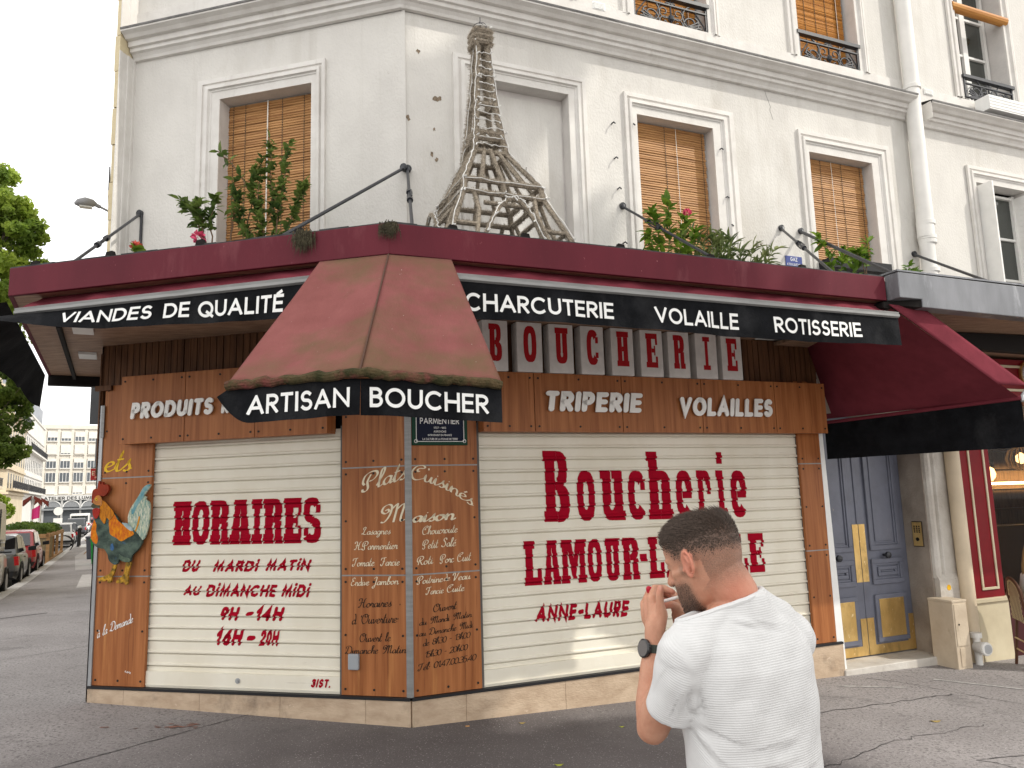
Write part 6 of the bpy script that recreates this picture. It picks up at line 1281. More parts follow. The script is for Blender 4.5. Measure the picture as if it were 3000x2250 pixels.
bin_(-.52, 34.4, mat('bin_green', (.02, .26, .05), .45), 'green wheelie bin on the side street pavement'); bin_(-.80, 38.6, mat('bin_grey', (.075, .08, .10), .5), 'dark grey wheelie bin behind the green one')
TB_ = thing('cafe_table', 'small pale folding table on the side street pavement', 'table', FG(-1.0, 44, 0)); MB(FG).box(-1.4, -.6, 43.6, 44.5, .78, .82).build('table_top', M['white'], TB_); MB(FG).tube([(-1.3, 43.8, .08), (-.7, 44.2, .78)], .02, 6).build('leg', pk, TB_); MB(FG).tube([(-.7, 43.8, .08), (-1.3, 44.2, .78)], .02, 6).build('leg', pk, TB_)
TS = thing('traffic_sign', 'round traffic sign on a pole in front of the far arches', 'sign', FG(-5.2, 92, 0)); MB(FG).tube([(-5.2, 92, -.1), (-5.2, 92, 2.6)], .05, 8).build('pole', lmg, TS); MB(FG).tube([(-5.2, 91.95, 2.4), (-5.2, 91.9, 2.4)], .42, 18).build('disc', M['white'], TS); MB(FG).box(-5.6, -4.8, 91.9, 91.95, 1.1, 1.7).build('plate', M['white'], TS)
# ------------------------------------------------------------------ tinsel tower on the canopy
tin = mat('tinsel_core', (.27, .23, .18), .9, var=.4, vscale=60); fuz = mat('tinsel_fuzz', (.60, .535, .44), .8, var2=(.30, .255, .20), vscale=30)
ET = thing('tinsel_tower', 'Eiffel tower decoration of frayed beige tinsel and dead light strings standing on the canopy', 'decoration', FR(.455, .70, 3.34))
beams = []; UC, DC = .455, .70
def lv(z):                                                            # half width and centre by height
    T_ = [(3.34, .53, .47), (3.56, .45, .468), (3.89, .315, .465), (3.99, .30, .465), (4.30, .128, .440), (4.47, .102, .435), (4.9, .058, .43), (5.25, .038, .43)]
    for (a, w0, c0), (b, w1, c1) in zip(T_, T_[1:]):
        if a <= z <= b: f = (z-a)/(b-a); return w0+(w1-w0)*f, c0+(c1-c0)*f
    return T_[-1][1:] if z > 5 else T_[0][1:]
def cr(i, z, k=1.): w_, c = lv(z); return (c+(-1, 1, 1, -1)[i]*w_*k, DC+(1, 1, -1, -1)[i]*w_*k, z)
def bt(a, b, r=.022): beams.append((a, b, r*(1.38 if max(a[2], b[2]) < 4.31 else 1.3)))
mix = lambda a, b, f: tuple(a[k]+(b[k]-a[k])*f for k in range(3))
for i in range(4):
    j = (i+1) % 4
    for z0, z1 in ((3.34, 3.56), (3.56, 3.89), (3.99, 4.15), (4.15, 4.30)): bt(cr(i, z0), cr(i, z1), .021)
    for z0, z1 in ((4.30, 4.6), (4.6, 4.9), (4.9, 5.25)): bt(cr(i, z0), cr(i, z1), .028)
    for z, r in ((3.99, .022), (3.89, .022), (4.30, .020), (4.47, .026), (4.42, .026), (4.72, .020), (5.0, .018)): bt(cr(i, z), cr(j, z), r)
    bt(cr(i, 3.89), cr(i, 3.99), .026); bt(cr(i, 4.30), cr(i, 4.47), .024)
    for f in (.22, .5, .78): bt(mix(cr(i, 3.99), cr(j, 3.99), f), mix(cr(i, 4.32), cr(j, 4.32), .3+.4*(f-.22)/.56), .018)
    bt(mix(cr(i, 3.89), cr(j, 3.89), .5), mix(cr(i, 3.99), cr(j, 3.99), .5), .022)
    # inner leg edges, arch and ties
    ia, ib = mix(cr(i, 3.34), cr(j, 3.34), .20), mix(cr(i, 3.74), cr(j, 3.74), .20); bt(ia, ib, .018); ja, jb = mix(cr(j, 3.34), cr(i, 3.34), .20), mix(cr(j, 3.74), cr(i, 3.74), .20); bt(ja, jb, .018)
    bt(ib, mix(cr(i, 3.89), cr(j, 3.89), .12), .018); bt(jb, mix(cr(j, 3.89), cr(i, 3.89), .12), .018)
    bt(cr(i, 3.60), mix(cr(i, 3.60), cr(j, 3.60), .2), .017); bt(cr(j, 3.60), mix(cr(j, 3.60), cr(i, 3.60), .2), .017)
    P = [mix(mix(cr(i, 3.5), cr(j, 3.5), .27), mix(cr(i, 3.5), cr(j, 3.5), .73), k/8) for k in range(9)]; w0, _ = lv(3.5)
    P = [(p[0], p[1], 3.46+.34*math.sin(math.pi*(.04+.92*k/8))**.8) for k, p in enumerate(P)]
    for a, b in zip(P, P[1:]): bt(a, b, .016)
    bt(mix(cr(i, 3.80), cr(j, 3.80), .25), mix(cr(i, 3.80), cr(j, 3.80), .75), .018)
capw = .066
CQ = [(.428+sx*capw, DC+sy*capw) for sx, sy in ((-1, 1), (1, 1), (1, -1), (-1, -1))]
for i in range(4):
    for z in (5.25, 5.30, 5.345): bt((*CQ[i], z), (*CQ[(i+1) % 4], z), .026)
    bt(cr(i, 5.2), (*CQ[i], 5.25), .026)
rt_ = np.random.default_rng(11); mb = MB(FR); V, F = [], []
for a, b, r in beams:
    mb.tube([a, b], r*.66, 7); A_, B_ = FR(*a), FR(*b); L_ = (B_-A_).length; d = (B_-A_).normalized(); o1 = d.orthogonal().normalized(); o2 = d.cross(o1)
    n = int(L_*1300*(r/.025)**1.2)
    for _ in range(n):
        p = A_.lerp(B_, rt_.random()); an = rt_.uniform(0, 6.283); q = o1*math.cos(an)+o2*math.sin(an); e = (q+d*rt_.normal(0, .45)).normalized(); l = r*rt_.uniform(.6, 1.2)+.008; wv = d.cross(q)*.0019+d*.0013
        k = len(V); V += [p+q*r*.35-wv, p+q*r*.35+wv, p+e*l]; F.append((k, k+1, k+2))
mb.build('tinsel_bar', tin, ET); mesh_np('tinsel_fringe', np.array([tuple(v) for v in V]), np.array(F), fuz, ET)
MB(FR).tube([(.43, DC, 5.36), (.43, DC, 5.50)], .004, 5).build('tip_wire', M['iron'], ET)
mb = MB(FR)
for k in range(3): t_ = k*1.05; mb.tube([(.43+.07*math.cos(rad(a))*math.cos(t_), DC+.07*math.cos(rad(a))*math.sin(t_), 5.36+.09*math.sin(rad(a))) for a in range(0, 181, 15)], .003, 5)
mb.build('top_hoop', M['iron'], ET)
wl_ = mat('light_string', (.70, .69, .66), .5); r6 = random.Random(2); mb = MB(FR)
def string(pts, n=1):
    P = []
    for a, b in zip(pts, pts[1:]):
        for k in range(5): P.append(tuple(mix(a, b, k/5)[q]+r6.uniform(-.007, .007) for q in range(3)))
    P.append(pts[-1]); mb.tube(P, .0038, 5)
    for p in P[::5]:
        e = (p[0]+r6.uniform(-.03, .03), p[1]+r6.uniform(0, .03), p[2]+r6.uniform(-.03, .02)); bu_ = MB(FR); bu_.tube([p, e], .0058, 5); bu_.build('light_bulb', wl_, ET)
off = lambda p, u=0, d=.024: (p[0]+u, p[1]+d, p[2])
for i in (0, 1, 3): string([off(cr(i, z), (-.02, .02, 0, -.02)[i]) for z in (3.36, 3.56, 3.89, 3.99, 4.15, 4.30, 4.47, 4.7, 4.95, 5.25)])
string([off(p) for p in P]) 
for z in (3.99, 3.89, 4.42, 4.36): string([off(cr(0, z)), off(mix(cr(0, z), cr(1, z), .5)), off(cr(1, z))]); 
for z in (3.89, 3.99): string([off(cr(3, z), -.02, 0), off(cr(0, z), -.02)])
Pa = [mix(mix(cr(0, 3.5), cr(1, 3.5), .27), mix(cr(0, 3.5), cr(1, 3.5), .73), k/8) for k in range(9)]; string([(p[0], p[1]+.022, 3.475+.34*math.sin(math.pi*(.04+.92*k/8))**.8) for k, p in enumerate(Pa)])
for k in range(11): z = 4.5+.065*k; string([off(cr(0, z), 0, .03), off(cr(1, z), 0, .03)]); 
string([(c[0], c[1]+.035, 5.37) for c in CQ[:2]]); 
mb.build('light_string', wl_, ET); 
# ------------------------------------------------------------------ plants on the canopy
lf1 = leaf_mat('camellia_leaf', (.05, .095, .024), (.19, .26, .06), 9., .45); lf2 = leaf_mat('bright_leaf', (.07, .15, .014), (.20, .30, .035), 9., .4); stm = mat('stem', (.16, .10, .06), .8); stg = mat('green_stem', (.12, .16, .04), .7); pnk = mat('pink_petal', (.70, .10, .20), .6); sal = mat('salmon_petal', (.68, .14, .10), .6); wht = mat('pale_flower', (.75, .72, .66), .7); potm = mat('plastic_trough', (.02, .02, .022), .6)
def leafmesh(mb, p, d, n, L_, W_):
    d = d.normalized(); s = d.cross(n).normalized(); n = s.cross(d); c = p+d*L_*.5+n*L_*.06; e = p+d*L_-n*L_*.10
    i = [mb.V(q) for q in (p, p+d*L_*.35-s*W_*.5+n*L_*.07, p+d*L_*.7-s*W_*.38+n*L_*.03, e, p+d*L_*.7+s*W_*.38+n*L_*.03, p+d*L_*.35+s*W_*.5+n*L_*.07, c-n*L_*.05)]
    mb.face([i[0], i[1], i[6]]); mb.face([i[1], i[2], i[6]]); mb.face([i[2], i[3], i[6]]); mb.face([i[3], i[4], i[6]]); mb.face([i[4], i[5], i[6]]); mb.face([i[5], i[0], i[6]])
def plant(F, base, stems, label, leaf, L_, W_, seed, per=9, start=.45, cat='plant', flowers=None, sm_=None, spread=.9, name='potted_plant', rs=.006, pot=True):
    r7 = random.Random(seed); b = F(*base); t = thing(name, label, cat, b); st = MB(); lf = MB()
    for s in stems:
        P = [F(*p) for p in s]; Q = []
        for k in range(len(P)-1): 
            for j in range(4): Q.append(P[k].lerp(P[k+1], j/4)+Vector((r7.uniform(-.006, .006),)*3))
        Q.append(P[-1]); st.tube(Q, [rs*(1-.6*k/len(Q)) for k in range(len(Q))], 6)
        for k in range(per):
            f = start+(1-start)*(k+.5)/per; i = min(len(Q)-2, int(f*(len(Q)-1))); p = Q[i].lerp(Q[i+1], r7.random()); ax = (Q[i+1]-Q[i]).normalized()
            for _ in range(2):
                d = Vector((r7.gauss(0, 1), r7.gauss(0, 1), r7.gauss(0, .6))).normalized()*spread+ax*.5+Vector((0, 0, -.05)); leafmesh(lf, p, d, Vector((r7.gauss(0, .4), r7.gauss(0, .4)-.3, 1)).normalized(), L_*r7.uniform(.6, 1.2), W_*r7.uniform(.7, 1.2))
    st.build('stem', sm_ or stm, t); lf.build('foliage', leaf, t, recalc=False, smooth=True, angle=180)
    for c, m, rr_ in flowers or []:
        fm = MB(); c = F(*c)
        for _ in range(26): d = Vector((r7.gauss(0, 1), r7.gauss(0, 1), r7.gauss(0, .8))).normalized(); leafmesh(fm, c+d*rr_*.4, d, d.orthogonal(), rr_*.9, rr_*.7)
        fm.build('flower', m, t, recalc=False)
    if pot: mb = MB(F); u, d, z = base; mb.hexa([(u-.10, d-.09, 3.34), (u+.10, d-.09, 3.34), (u+.10, d+.09, 3.34), (u-.10, d+.09, 3.34), (u-.13, d-.11, 3.34+.2), (u+.13, d-.11, 3.54), (u+.13, d+.11, 3.54), (u-.13, d+.11, 3.54)]); mb.build('pot', potm, t)
    return t
DP_ = .55
def up_(u0, z0, pts): return [(u0, DP_, z0)]+[(u0+a, DP_+b, z) for a, b, z in pts]
# left window: camellia on the right, leafy shrub on the left, geraniums below
plant(FL, (.90, DP_, 3.5), [up_(.90, 3.5, [(-.01, .0, 3.9), (.02, .02, 4.25), (.04, .02, 4.62)]), up_(.90, 3.5, [(-.05, .03, 3.95), (-.10, .02, 4.25), (-.12, .0, 4.55)]), up_(.93, 3.5, [(.10, .03, 3.95), (.17, .03, 4.20), (.14, .0, 4.38)]), up_(.90, 3.5, [(-.16, .02, 3.9), (-.24, .02, 4.1), (-.27, .0, 4.2)]), up_(.95, 3.5, [(.15, .06, 3.8), (.24, .05, 4.0), (.26, .04, 4.18)]), up_(.92, 3.5, [(.05, .05, 3.85), (.09, .05, 4.1), (.08, .03, 4.45)])], 'tall dark camellia in front of the left wooden blind', lf1, .072, .04, 3, 84, .15, rs=.007)
plant(FL, (1.52, DP_, 3.5), [up_(1.50, 3.5, [(.04, .0, 3.8), (.12, .02, 4.05), (.26, .02, 4.20)]), up_(1.50, 3.5, [(.02, .0, 3.8), (.05, .02, 4.0), (.10, .02, 4.17)]), up_(1.46, 3.5, [(.0, .0, 3.8), (.0, .02, 4.0), (-.02, .0, 4.22)])], 'leafy shrub with bare lower stems at the left of the window', lf1, .09, .05, 4, 26, .5, rs=.008)
plant(FL, (1.30, DP_, 3.5), [up_(1.30, 3.5, [(-.02, .0, 3.85), (-.05, .02, 4.05), (-.04, .02, 4.32)]), up_(1.28, 3.5, [(-.12, .0, 3.75), (-.18, .0, 4.15), (.0, .02, 4.45), (.14, .03, 4.57)])], 'arching shrub with large drooping leaves between two window plants', lf1, .105, .046, 6, 10, .5, rs=.008)
plant(FL, (1.66, 1.0, 3.36), [[(1.66, 1.0, 3.36), (1.70, 1.0, 3.48), (1.78, 1.0, 3.62)], [(1.6, 1.0, 3.36), (1.5, 1.02, 3.48), (1.42, 1.02, 3.50)], [(1.6, 1.0, 3.36), (1.56, 1.0, 3.46), (1.58, 1., 3.52)], [(1.55, 1.0, 3.36), (1.4, 1.0, 3.44), (1.30, 1.0, 3.47)]], 'low geranium with red and pink flower heads at the canopy edge', lf2, .085, .085, 7, 14, .15, flowers=[((1.79, 1.0, 3.66), sal, .045), ((1.36, .85, 3.74), pnk, .05)], sm_=stg, pot=False, name='geranium')
plant(FL, (1.05, 1.05, 3.36), [[(1.15, 1.05, 3.36), (1.05, 1.05, 3.46)], [(1.0, 1.05, 3.36), (.93, 1.05, 3.45)], [(.8, 1.05, 3.36), (.72, 1.05, 3.43)], [(1.25, 1.05, 3.36), (1.2, 1.05, 3.48)]], 'low pale green ground plants at the foot of the camellia', lf2, .075, .06, 8, 12, .1, sm_=stg, pot=False)
# middle blind: citrus and oleander
plant(FR, (2.18, DP_, 3.5), [up_(2.18, 3.5, [(-.05, .0, 3.8), (-.10, .0, 4.0), (-.14, .0, 4.12)]), up_(2.18, 3.5, [(.03, .0, 3.85), (.05, .0, 4.05), (.04, .0, 4.22)]), up_(2.18, 3.5, [(.10, .0, 3.8), (.18, .0, 3.98), (.22, .0, 4.12)]), up_(2.18, 3.5, [(.16, .03, 3.75), (.26, .03, 3.9), (.30, .03, 4.0)]), up_(2.14, 3.5, [(-.1, .03, 3.7), (-.14, .03, 3.85), (-.17, .03, 3.92)])], 'bright green citrus shrub in front of the middle blind', lf2, .125, .055, 12, 17, .25, flowers=[((2.42, DP_, 4.16), pnk, .035)], sm_=stg)
plant(FR, (2.60, DP_, 3.5), [up_(2.60, 3.5, [(a, .0+.02*k, 3.75), (a*1.6, .0, 3.97+.05*math.sin(k*2))]) for k, a in enumerate((-.16, -.09, -.03, .04, .1, .17))], 'spiky oleander right of the citrus shrub', leaf_mat('oleander_leaf', (.06, .10, .03), (.20, .24, .08), 9., .3), .15, .026, 13, 18, .2, sm_=stg, spread=.6)
plant(FR, (2.98, DP_, 3.5), [up_(2.98, 3.5, [(a, .0, 3.72), (a*1.7, .0, 3.90+.05*math.sin(k*3))]) for k, a in enumerate((-.16, -.08, .0, .09, .17, .24))], 'spiky oleander with dry flower heads at the end of the middle blind', MATS.get('x') or leaf_mat('oleander_leaf_b', (.08, .12, .04), (.24, .27, .10), 9., .3), .15, .026, 14, 18, .2, sm_=stg, spread=.6, flowers=[((3.2, DP_, 3.95), wht, .03), ((2.86, DP_, 3.98), wht, .025)])
# right blind
plant(FR, (4.15, DP_, 3.5), [up_(4.15, 3.5, [(-.06, .0, 3.8), (-.16, .0, 4.02), (-.2, .0, 4.10)]), up_(4.15, 3.5, [(.04, .0, 3.8), (.08, .0, 3.92), (.1, .0, 3.98)]), up_(4.15, 3.5, [(.14, .02, 3.7), (.22, .02, 3.84), (.25, .02, 3.9)])], 'bushy green plant at the left of the right blind', lf2, .12, .05, 15, 18, .3, sm_=stg)
plant(FR, (4.52, DP_, 3.5), [up_(4.52, 3.5, [(.0, .0, 3.8), (.02, .0, 4.0), (.07, .0, 4.13)]), up_(4.52, 3.5, [(-.02, .0, 3.8), (-.06, .0, 3.93), (-.12, .0, 4.0)])], 'slender rubber plant in front of the right blind', lf2, .14, .055, 16, 13, .45, sm_=stm)
plant(FR, (5.10, DP_, 3.5), [up_(5.10, 3.5, [(-.01, .0, 3.75), (.02, .0, 3.92)]), up_(5.10, 3.5, [(.03, .0, 3.75), (.09, .0, 3.88)])], 'small leafy plant at the right edge of the right blind', lf2, .11, .05, 17, 12, .4, sm_=stm)
plant(FR, (7.6, 1.3, 3.4), [[(7.3+.14*k, 1.3, 3.36), (7.32+.14*k, 1.3, 3.46)] for k in range(5)], 'succulent trailing on the grey canopy at the right edge', lf2, .05, .03, 18, 6, .1, sm_=stg, pot=False)
for k, (u, d, lab) in enumerate(((3.35, 1.3, 'tiny weed sprouting left of the blue enamel plate'), (3.62, 1.3, 'tiny weed sprouting between the tie rod and the blue plate'))): plant(FR, (u, d, 3.36), [[(u, d, 3.36), (u+.01, d, 3.44)], [(u, d, 3.36), (u-.03, d, 3.42)]], lab, lf2, .035, .015, 30+k, 4, .3, sm_=stg, pot=False, name='weed')
plant(FL, (2.5, .9, 3.36), [[(2.5, .9, 3.36), (2.5, .9, 3.52), (2.46, .9, 3.58)], [(2.5, .9, 3.36), (2.54, .9, 3.5)]], 'tiny weed on the canopy beside the left end of the building', lf2, .04, .018, 33, 4, .4, sm_=stg, pot=False, name='weed')
tr_ = MB(FR); tr_.box(4.45, 5.32, .02, .18, 3.96, 4.06); tag(tr_.build('window_trough', potm), 'black trough on the sill below the right blind', 'planter'); 
# ------------------------------------------------------------------ painted rooster cut-out
RX = lambda x, y: (3.003-(x/905)*.684, 1.978-(y/1659)*.972)
RO = thing('rooster_cutout', 'painted wooden rooster cut-out hung over the left wood panel', 'decoration', FL(2.7, .03, 1.5))
def rpart(name, pts, m, d0, d1, loc=None):
    P = [RX(*p) for p in pts]; P = catmull(P+[P[0]], 3)[:-1] if loc is None else P; mb = MB(FL); mb.prism(P, d0, d1); return mb.build(name, m, RO)
def paint(name, a, b, sc, stv=(1, 1, 1), c=None, lo=.5, hi=.62):
    m = mat(name, a, .6, var2=b, vscale=sc, stretch=stv, spec=.08, bump=.2, bscale=60); 
    if c: overlay(m, c, sc*1.3, lo, hi, stv, 6, 4.)
    return m
rpart('tail', [(545, 690), (540, 590), (570, 480), (630, 370), (690, 260), (730, 180), (800, 135), (828, 150), (770, 250), (745, 300), (775, 310), (770, 350), (815, 390), (832, 480), (825, 690), (790, 860), (745, 940), (690, 860), (620, 800)], paint('tail_paint', (.52, .56, .40), (.10, .24, .24), 12, (6, 6, 1.5), (.62, .62, .50), .5, .6), .03, .046)
rpart('tail_plume', [(640, 380), (700, 250), (735, 175), (800, 132), (828, 150), (765, 240), (735, 320), (670, 430), (610, 560), (590, 520)], paint('plume_paint', (.08, .26, .32), (.30, .44, .42), 14), .0465, .0475)
rpart('body', [(90, 590), (60, 720), (45, 830), (60, 930), (110, 1010), (190, 1050), (240, 1060), (290, 1140), (310, 1220), (380, 1285), (430, 1270), (455, 1205), (520, 1250), (600, 1245), (620, 1160), (690, 1080), (738, 1000), (745, 940), (690, 860), (640, 800), (560, 750), (450, 690), (370, 560), (250, 480), (130, 480)], paint('body_paint', (.030, .045, .040), (.10, .14, .11), 9, (1, 1, 1.6), (.05, .12, .22), .6, .68), .032, .052)
rpart('breast', [(85, 620), (60, 730), (46, 830), (62, 920), (130, 985), (150, 900), (120, 800), (120, 700)], paint('breast_paint', (.68, .24, .012), (.50, .09, .015), 22), .0525, .0535)
rpart('back', [(320, 540), (365, 560), (410, 640), (500, 720), (560, 750), (640, 845), (560, 900), (470, 950), (400, 900), (320, 850), (300, 760), (290, 650)], paint('back_paint', (.72, .27, .01), (.46, .075, .018), 18, (2, 2, 1)), .0525, .0535)
rpart('saddle', [(470, 680), (560, 700), (630, 790), (590, 800), (520, 745)], paint('saddle_paint', (.42, .50, .50), (.20, .30, .32), 20), .0536, .0544)
rpart('neck', [(170, 330), (230, 370), (290, 440), (360, 540), (310, 640), (260, 600), (240, 690), (190, 640), (160, 560), (160, 440)], paint('neck_paint', (.60, .22, .015), (.34, .12, .02), 20, (3, 3, 1)), .0545, .0575)
rpart('head', [(60, 400), (75, 320), (115, 272), (160, 280), (190, 340), (185, 420), (120, 440), (60, 450)], paint('head_paint', (.58, .23, .05), (.35, .15, .06), 22), .055, .0605)
rpart('beak', [(44, 420), (70, 385), (110, 410), (165, 420), (150, 450), (70, 455)], paint('beak_paint', (.05, .055, .035), (.10, .09, .05), 20), .0606, .063)
rpart('comb', [(38, 380), (40, 210), (85, 165), (105, 175), (118, 60), (140, 70), (150, 110), (175, 68), (190, 110), (240, 110), (262, 150), (262, 205), (215, 275), (165, 280), (110, 275), (70, 330)], paint('comb_paint', (.32, .045, .02), (.22, .035, .018), 14, (1, 1, 1), (.55, .20, .02), .62, .68), .03, .053)
rpart('wattle', [(72, 465), (120, 455), (165, 470), (165, 540), (130, 610), (90, 590), (72, 530)], paint('wattle_paint', (.40, .03, .02), (.28, .03, .02), 20), .0607, .064)
rpart('thigh', [(450, 1130), (520, 1180), (590, 1200), (600, 1240), (520, 1248), (455, 1205)], paint('thigh_paint', (.14, .19, .13), (.06, .09, .07), 20), .0525, .0535)
rpart('wing_stripe', [(330, 1000), (355, 980), (375, 1060), (350, 1085), (325, 1050)], paint('stripe_paint', (.06, .15, .32), (.03, .05, .08), 30), .0525, .0535)
rpart('tail_stripe', [(690, 590), (706, 610), (690, 720), (650, 830), (630, 835), (665, 740)], paint('tstripe_paint', (.66, .30, .02), (.5, .2, .02), 20), .0476, .0486)
yl = paint('leg_paint', (.60, .32, .035), (.10, .07, .02), 26)
rpart('leg', [(370, 1285), (412, 1285), (395, 1390), (365, 1460), (350, 1540), (310, 1545), (300, 1500), (260, 1525), (190, 1520), (185, 1480), (260, 1450), (330, 1410)], yl, .034, .050); rpart('leg', [(545, 1250), (615, 1260), (580, 1400), (580, 1560), (545, 1570), (530, 1540), (440, 1555), (425, 1520), (480, 1470), (520, 1420)], yl, .034, .050)
mb = MB(FL); u, z = RX(112, 325); mb.tube([(u, .0606, z), (u, .0625, z)], .012, 12); mb.build('eye', M['yellow'], RO); mb = MB(FL); mb.tube([(u, .0626, z), (u, .0635, z)], .006, 10); mb.build('pupil', M['dark'], RO)
# ------------------------------------------------------------------ people
def ellip(mb, c, ax, n=14, m=20):                                     # ax: three axis vectors
    rings = []
    for i in range(1, n):
        t = math.pi*i/n; rings.append([mb.V(c+ax[2]*math.cos(t)+(ax[0]*math.cos(2*math.pi*j/m)+ax[1]*math.sin(2*math.pi*j/m))*math.sin(t)) for j in range(m)])
    a, b = mb.V(c+ax[2]), mb.V(c-ax[2])
    for A, B in zip(rings, rings[1:]):
        for j in range(m): mb.face([A[j], B[j], B[(j+1) % m], A[(j+1) % m]])
    for j in range(m): mb.face([a, rings[0][j], rings[0][(j+1) % m]]); mb.face([b, rings[-1][(j+1) % m], rings[-1][j]])
def capsule(mb, pts, rs, n=16, sub=4):
    P = [Vector(p) for p in pts]
    Q, R = [], []
    for k in range(len(P)-1):                                         # smooth the chain a little
        for s in range(sub): 
            t = s/sub; Q.append(P[k].lerp(P[k+1], t)); tt = t*t*(3-2*t); R.append(rs[k]+(rs[k+1]-rs[k])*tt)
    Q.append(P[-1]); R.append(rs[-1])
    d0, d1 = (Q[0]-Q[1]).normalized(), (Q[-1]-Q[-2]).normalized()
    pre = [(Q[0]+d0*R[0]*math.sin(rad(a)), R[0]*math.cos(rad(a))) for a in (86, 60, 30)]; post = [(Q[-1]+d1*R[-1]*math.sin(rad(a)), R[-1]*math.cos(rad(a))) for a in (30, 60, 86)]
    Q = [p for p, _ in pre]+Q+[p for p, _ in post]; R = [r for _, r in pre]+R+[r for _, r in post]
    mb.tube(Q, R, n)
def loft(mb, rings, n=32, e=2.3):                                     # rings: (centre, axisA*hw, axisB*hd)
    rows = []
    for c, A_, B_ in rings:
        row = []
        for j in range(n):
            x, y = _sup(1, 1, e, 2*math.pi*j/n); row.append(mb.V(c+A_*x+B_*y))
        rows.append(row)
    for A_, B_ in zip(rows, rows[1:]):
        for j in range(n): mb.face([A_[j], A_[(j+1) % n], B_[(j+1) % n], B_[j]])
    mb.face(rows[0][::-1]); mb.face(rows[-1])
def fuse(mb, voxel, smooth=6, fac=.5):
    me = bpy.data.meshes.new('fuse'); me.from_pydata([tuple(v) for v in mb.v], [], mb.f)
    bm = bmesh.new(); bm.from_mesh(me); bmesh.ops.recalc_face_normals(bm, faces=bm.faces); bm.to_mesh(me); bm.free()
    o = bpy.data.objects.new('fuse', me); col.objects.link(o)
    r = o.modifiers.new('r', 'REMESH'); r.mode = 'VOXEL'; r.voxel_size = voxel
    if smooth: s = o.modifiers.new('s', 'SMOOTH'); s.iterations = smooth; s.factor = fac
    dg = bpy.context.evaluated_depsgraph_get(); dg.update(); out = bpy.data.meshes.new_from_object(o.evaluated_get(dg))
    bpy.data.objects.remove(o); return out
def coords(me): a = np.empty(len(me.vertices)*3); me.vertices.foreach_get('co', a); return a.reshape(-1, 3)
def normals(me): a = np.empty(len(me.vertices)*3, dtype=np.float32); me.vertex_normals.foreach_get('vector', a); return a.reshape(-1, 3).astype(float)
def setco(me, a): me.vertices.foreach_set('co', a.ravel()); me.update()
def attr(me, name, v): at = me.attributes.new(name, 'FLOAT', 'POINT'); at.data.foreach_set('value', np.asarray(v, dtype=np.float32))
def sm(a, b, x): t = np.clip((x-a)/(b-a), 0, 1); return t*t*(3-2*t)
def link(me, name, m, parent=None):
    me.materials.clear(); me.materials.append(m); me.polygons.foreach_set('use_smooth', [True]*len(me.polygons))
    o = bpy.data.objects.new(name, me); col.objects.link(o); me.name = name
    if parent is not None: setpar(o, parent)
    return o
def skin_mat(name='skin'):
    m = mat(name, (.56, .295, .195), .5, var2=(.49, .235, .15), vscale=26, bump=.14, bscale=230, spec=.3)
    t = m.node_tree; b = t.nodes['Principled BSDF']; b.inputs['Subsurface Weight'].default_value = .12; b.inputs['Subsurface Radius'].default_value = (.012, .005, .003); b.inputs['Subsurface Scale'].default_value = 1.
    def lay(att, colr, noise):
        a = t.nodes.new('ShaderNodeAttribute'); a.attribute_name = att
        src = a.outputs['Fac']
        if noise:
            co = t.nodes.new('ShaderNodeTexCoord'); n = t.nodes.new('ShaderNodeTexNoise'); n.inputs['Scale'].default_value = noise; n.inputs['Detail'].default_value = 3; t.links.new(co.outputs['Object'], n.inputs['Vector'])
            ml = t.nodes.new('ShaderNodeMath'); ml.operation = 'MULTIPLY_ADD'; t.links.new(n.outputs['Fac'], ml.inputs[0]); ml.inputs[1].default_value = .9; ml.inputs[2].default_value = -.45
            m2 = t.nodes.new('ShaderNodeMath'); m2.operation = 'MULTIPLY'; t.links.new(ml.outputs[0], m2.inputs[0])
            m3 = t.nodes.new('ShaderNodeMath'); m3.operation = 'MULTIPLY_ADD'; m3.inputs[1].default_value = -1.; m3.inputs[2].default_value = 1.; t.links.new(src, m3.inputs[0]); m4 = t.nodes.new('ShaderNodeMath'); m4.operation = 'MULTIPLY'; t.links.new(src, m4.inputs[0]); t.links.new(m3.outputs[0], m4.inputs[1]); m5 = t.nodes.new('ShaderNodeMath'); m5.operation = 'MULTIPLY'; m5.inputs[1].default_value = 4.; t.links.new(m4.outputs[0], m5.inputs[0]); t.links.new(m5.outputs[0], m2.inputs[1])
            ad = t.nodes.new('ShaderNodeMath'); ad.operation = 'ADD'; ad.use_clamp = True; t.links.new(src, ad.inputs[0]); t.links.new(m2.outputs[0], ad.inputs[1]); src = ad.outputs[0]
        mxn = t.nodes.new('ShaderNodeMix'); mxn.data_type = 'RGBA'; mxn.inputs['B'].default_value = (*colr, 1); t.links.new(src, mxn.inputs['Factor'])
        t.links.new(b.inputs['Base Color'].links[0].from_socket, mxn.inputs['A']); t.links.new(mxn.outputs['Result'], b.inputs['Base Color'])
    lay('ruddy', (.58, .19, .13), 0); lay('stubble', (.095, .065, .050), 420); lay('nail', (.62, .34, .26), 0)
    return m
SKIN = skin_mat()
MAN = Vector((.56, 1.98, gz(.56, 1.98)))
TH = rad(27); TA = Vector((math.cos(TH), math.sin(TH), 0)); TB = Vector((-math.sin(TH), math.cos(TH), 0)); UP = Vector((0, 0, 1))
HY, HP = rad(45), rad(16)
HF = Vector((-math.sin(HY)*math.cos(HP), math.cos(HY)*math.cos(HP), -math.sin(HP))); HR = Vector((math.cos(HY), math.sin(HY), 0)); HU = HR.cross(HF).normalized()
HRr = HR*math.cos(rad(4))+HU*math.sin(rad(4)); HR = HRr; HU = HR.cross(HF).normalized()
HC = Vector((.468, 1.972, 1.532))
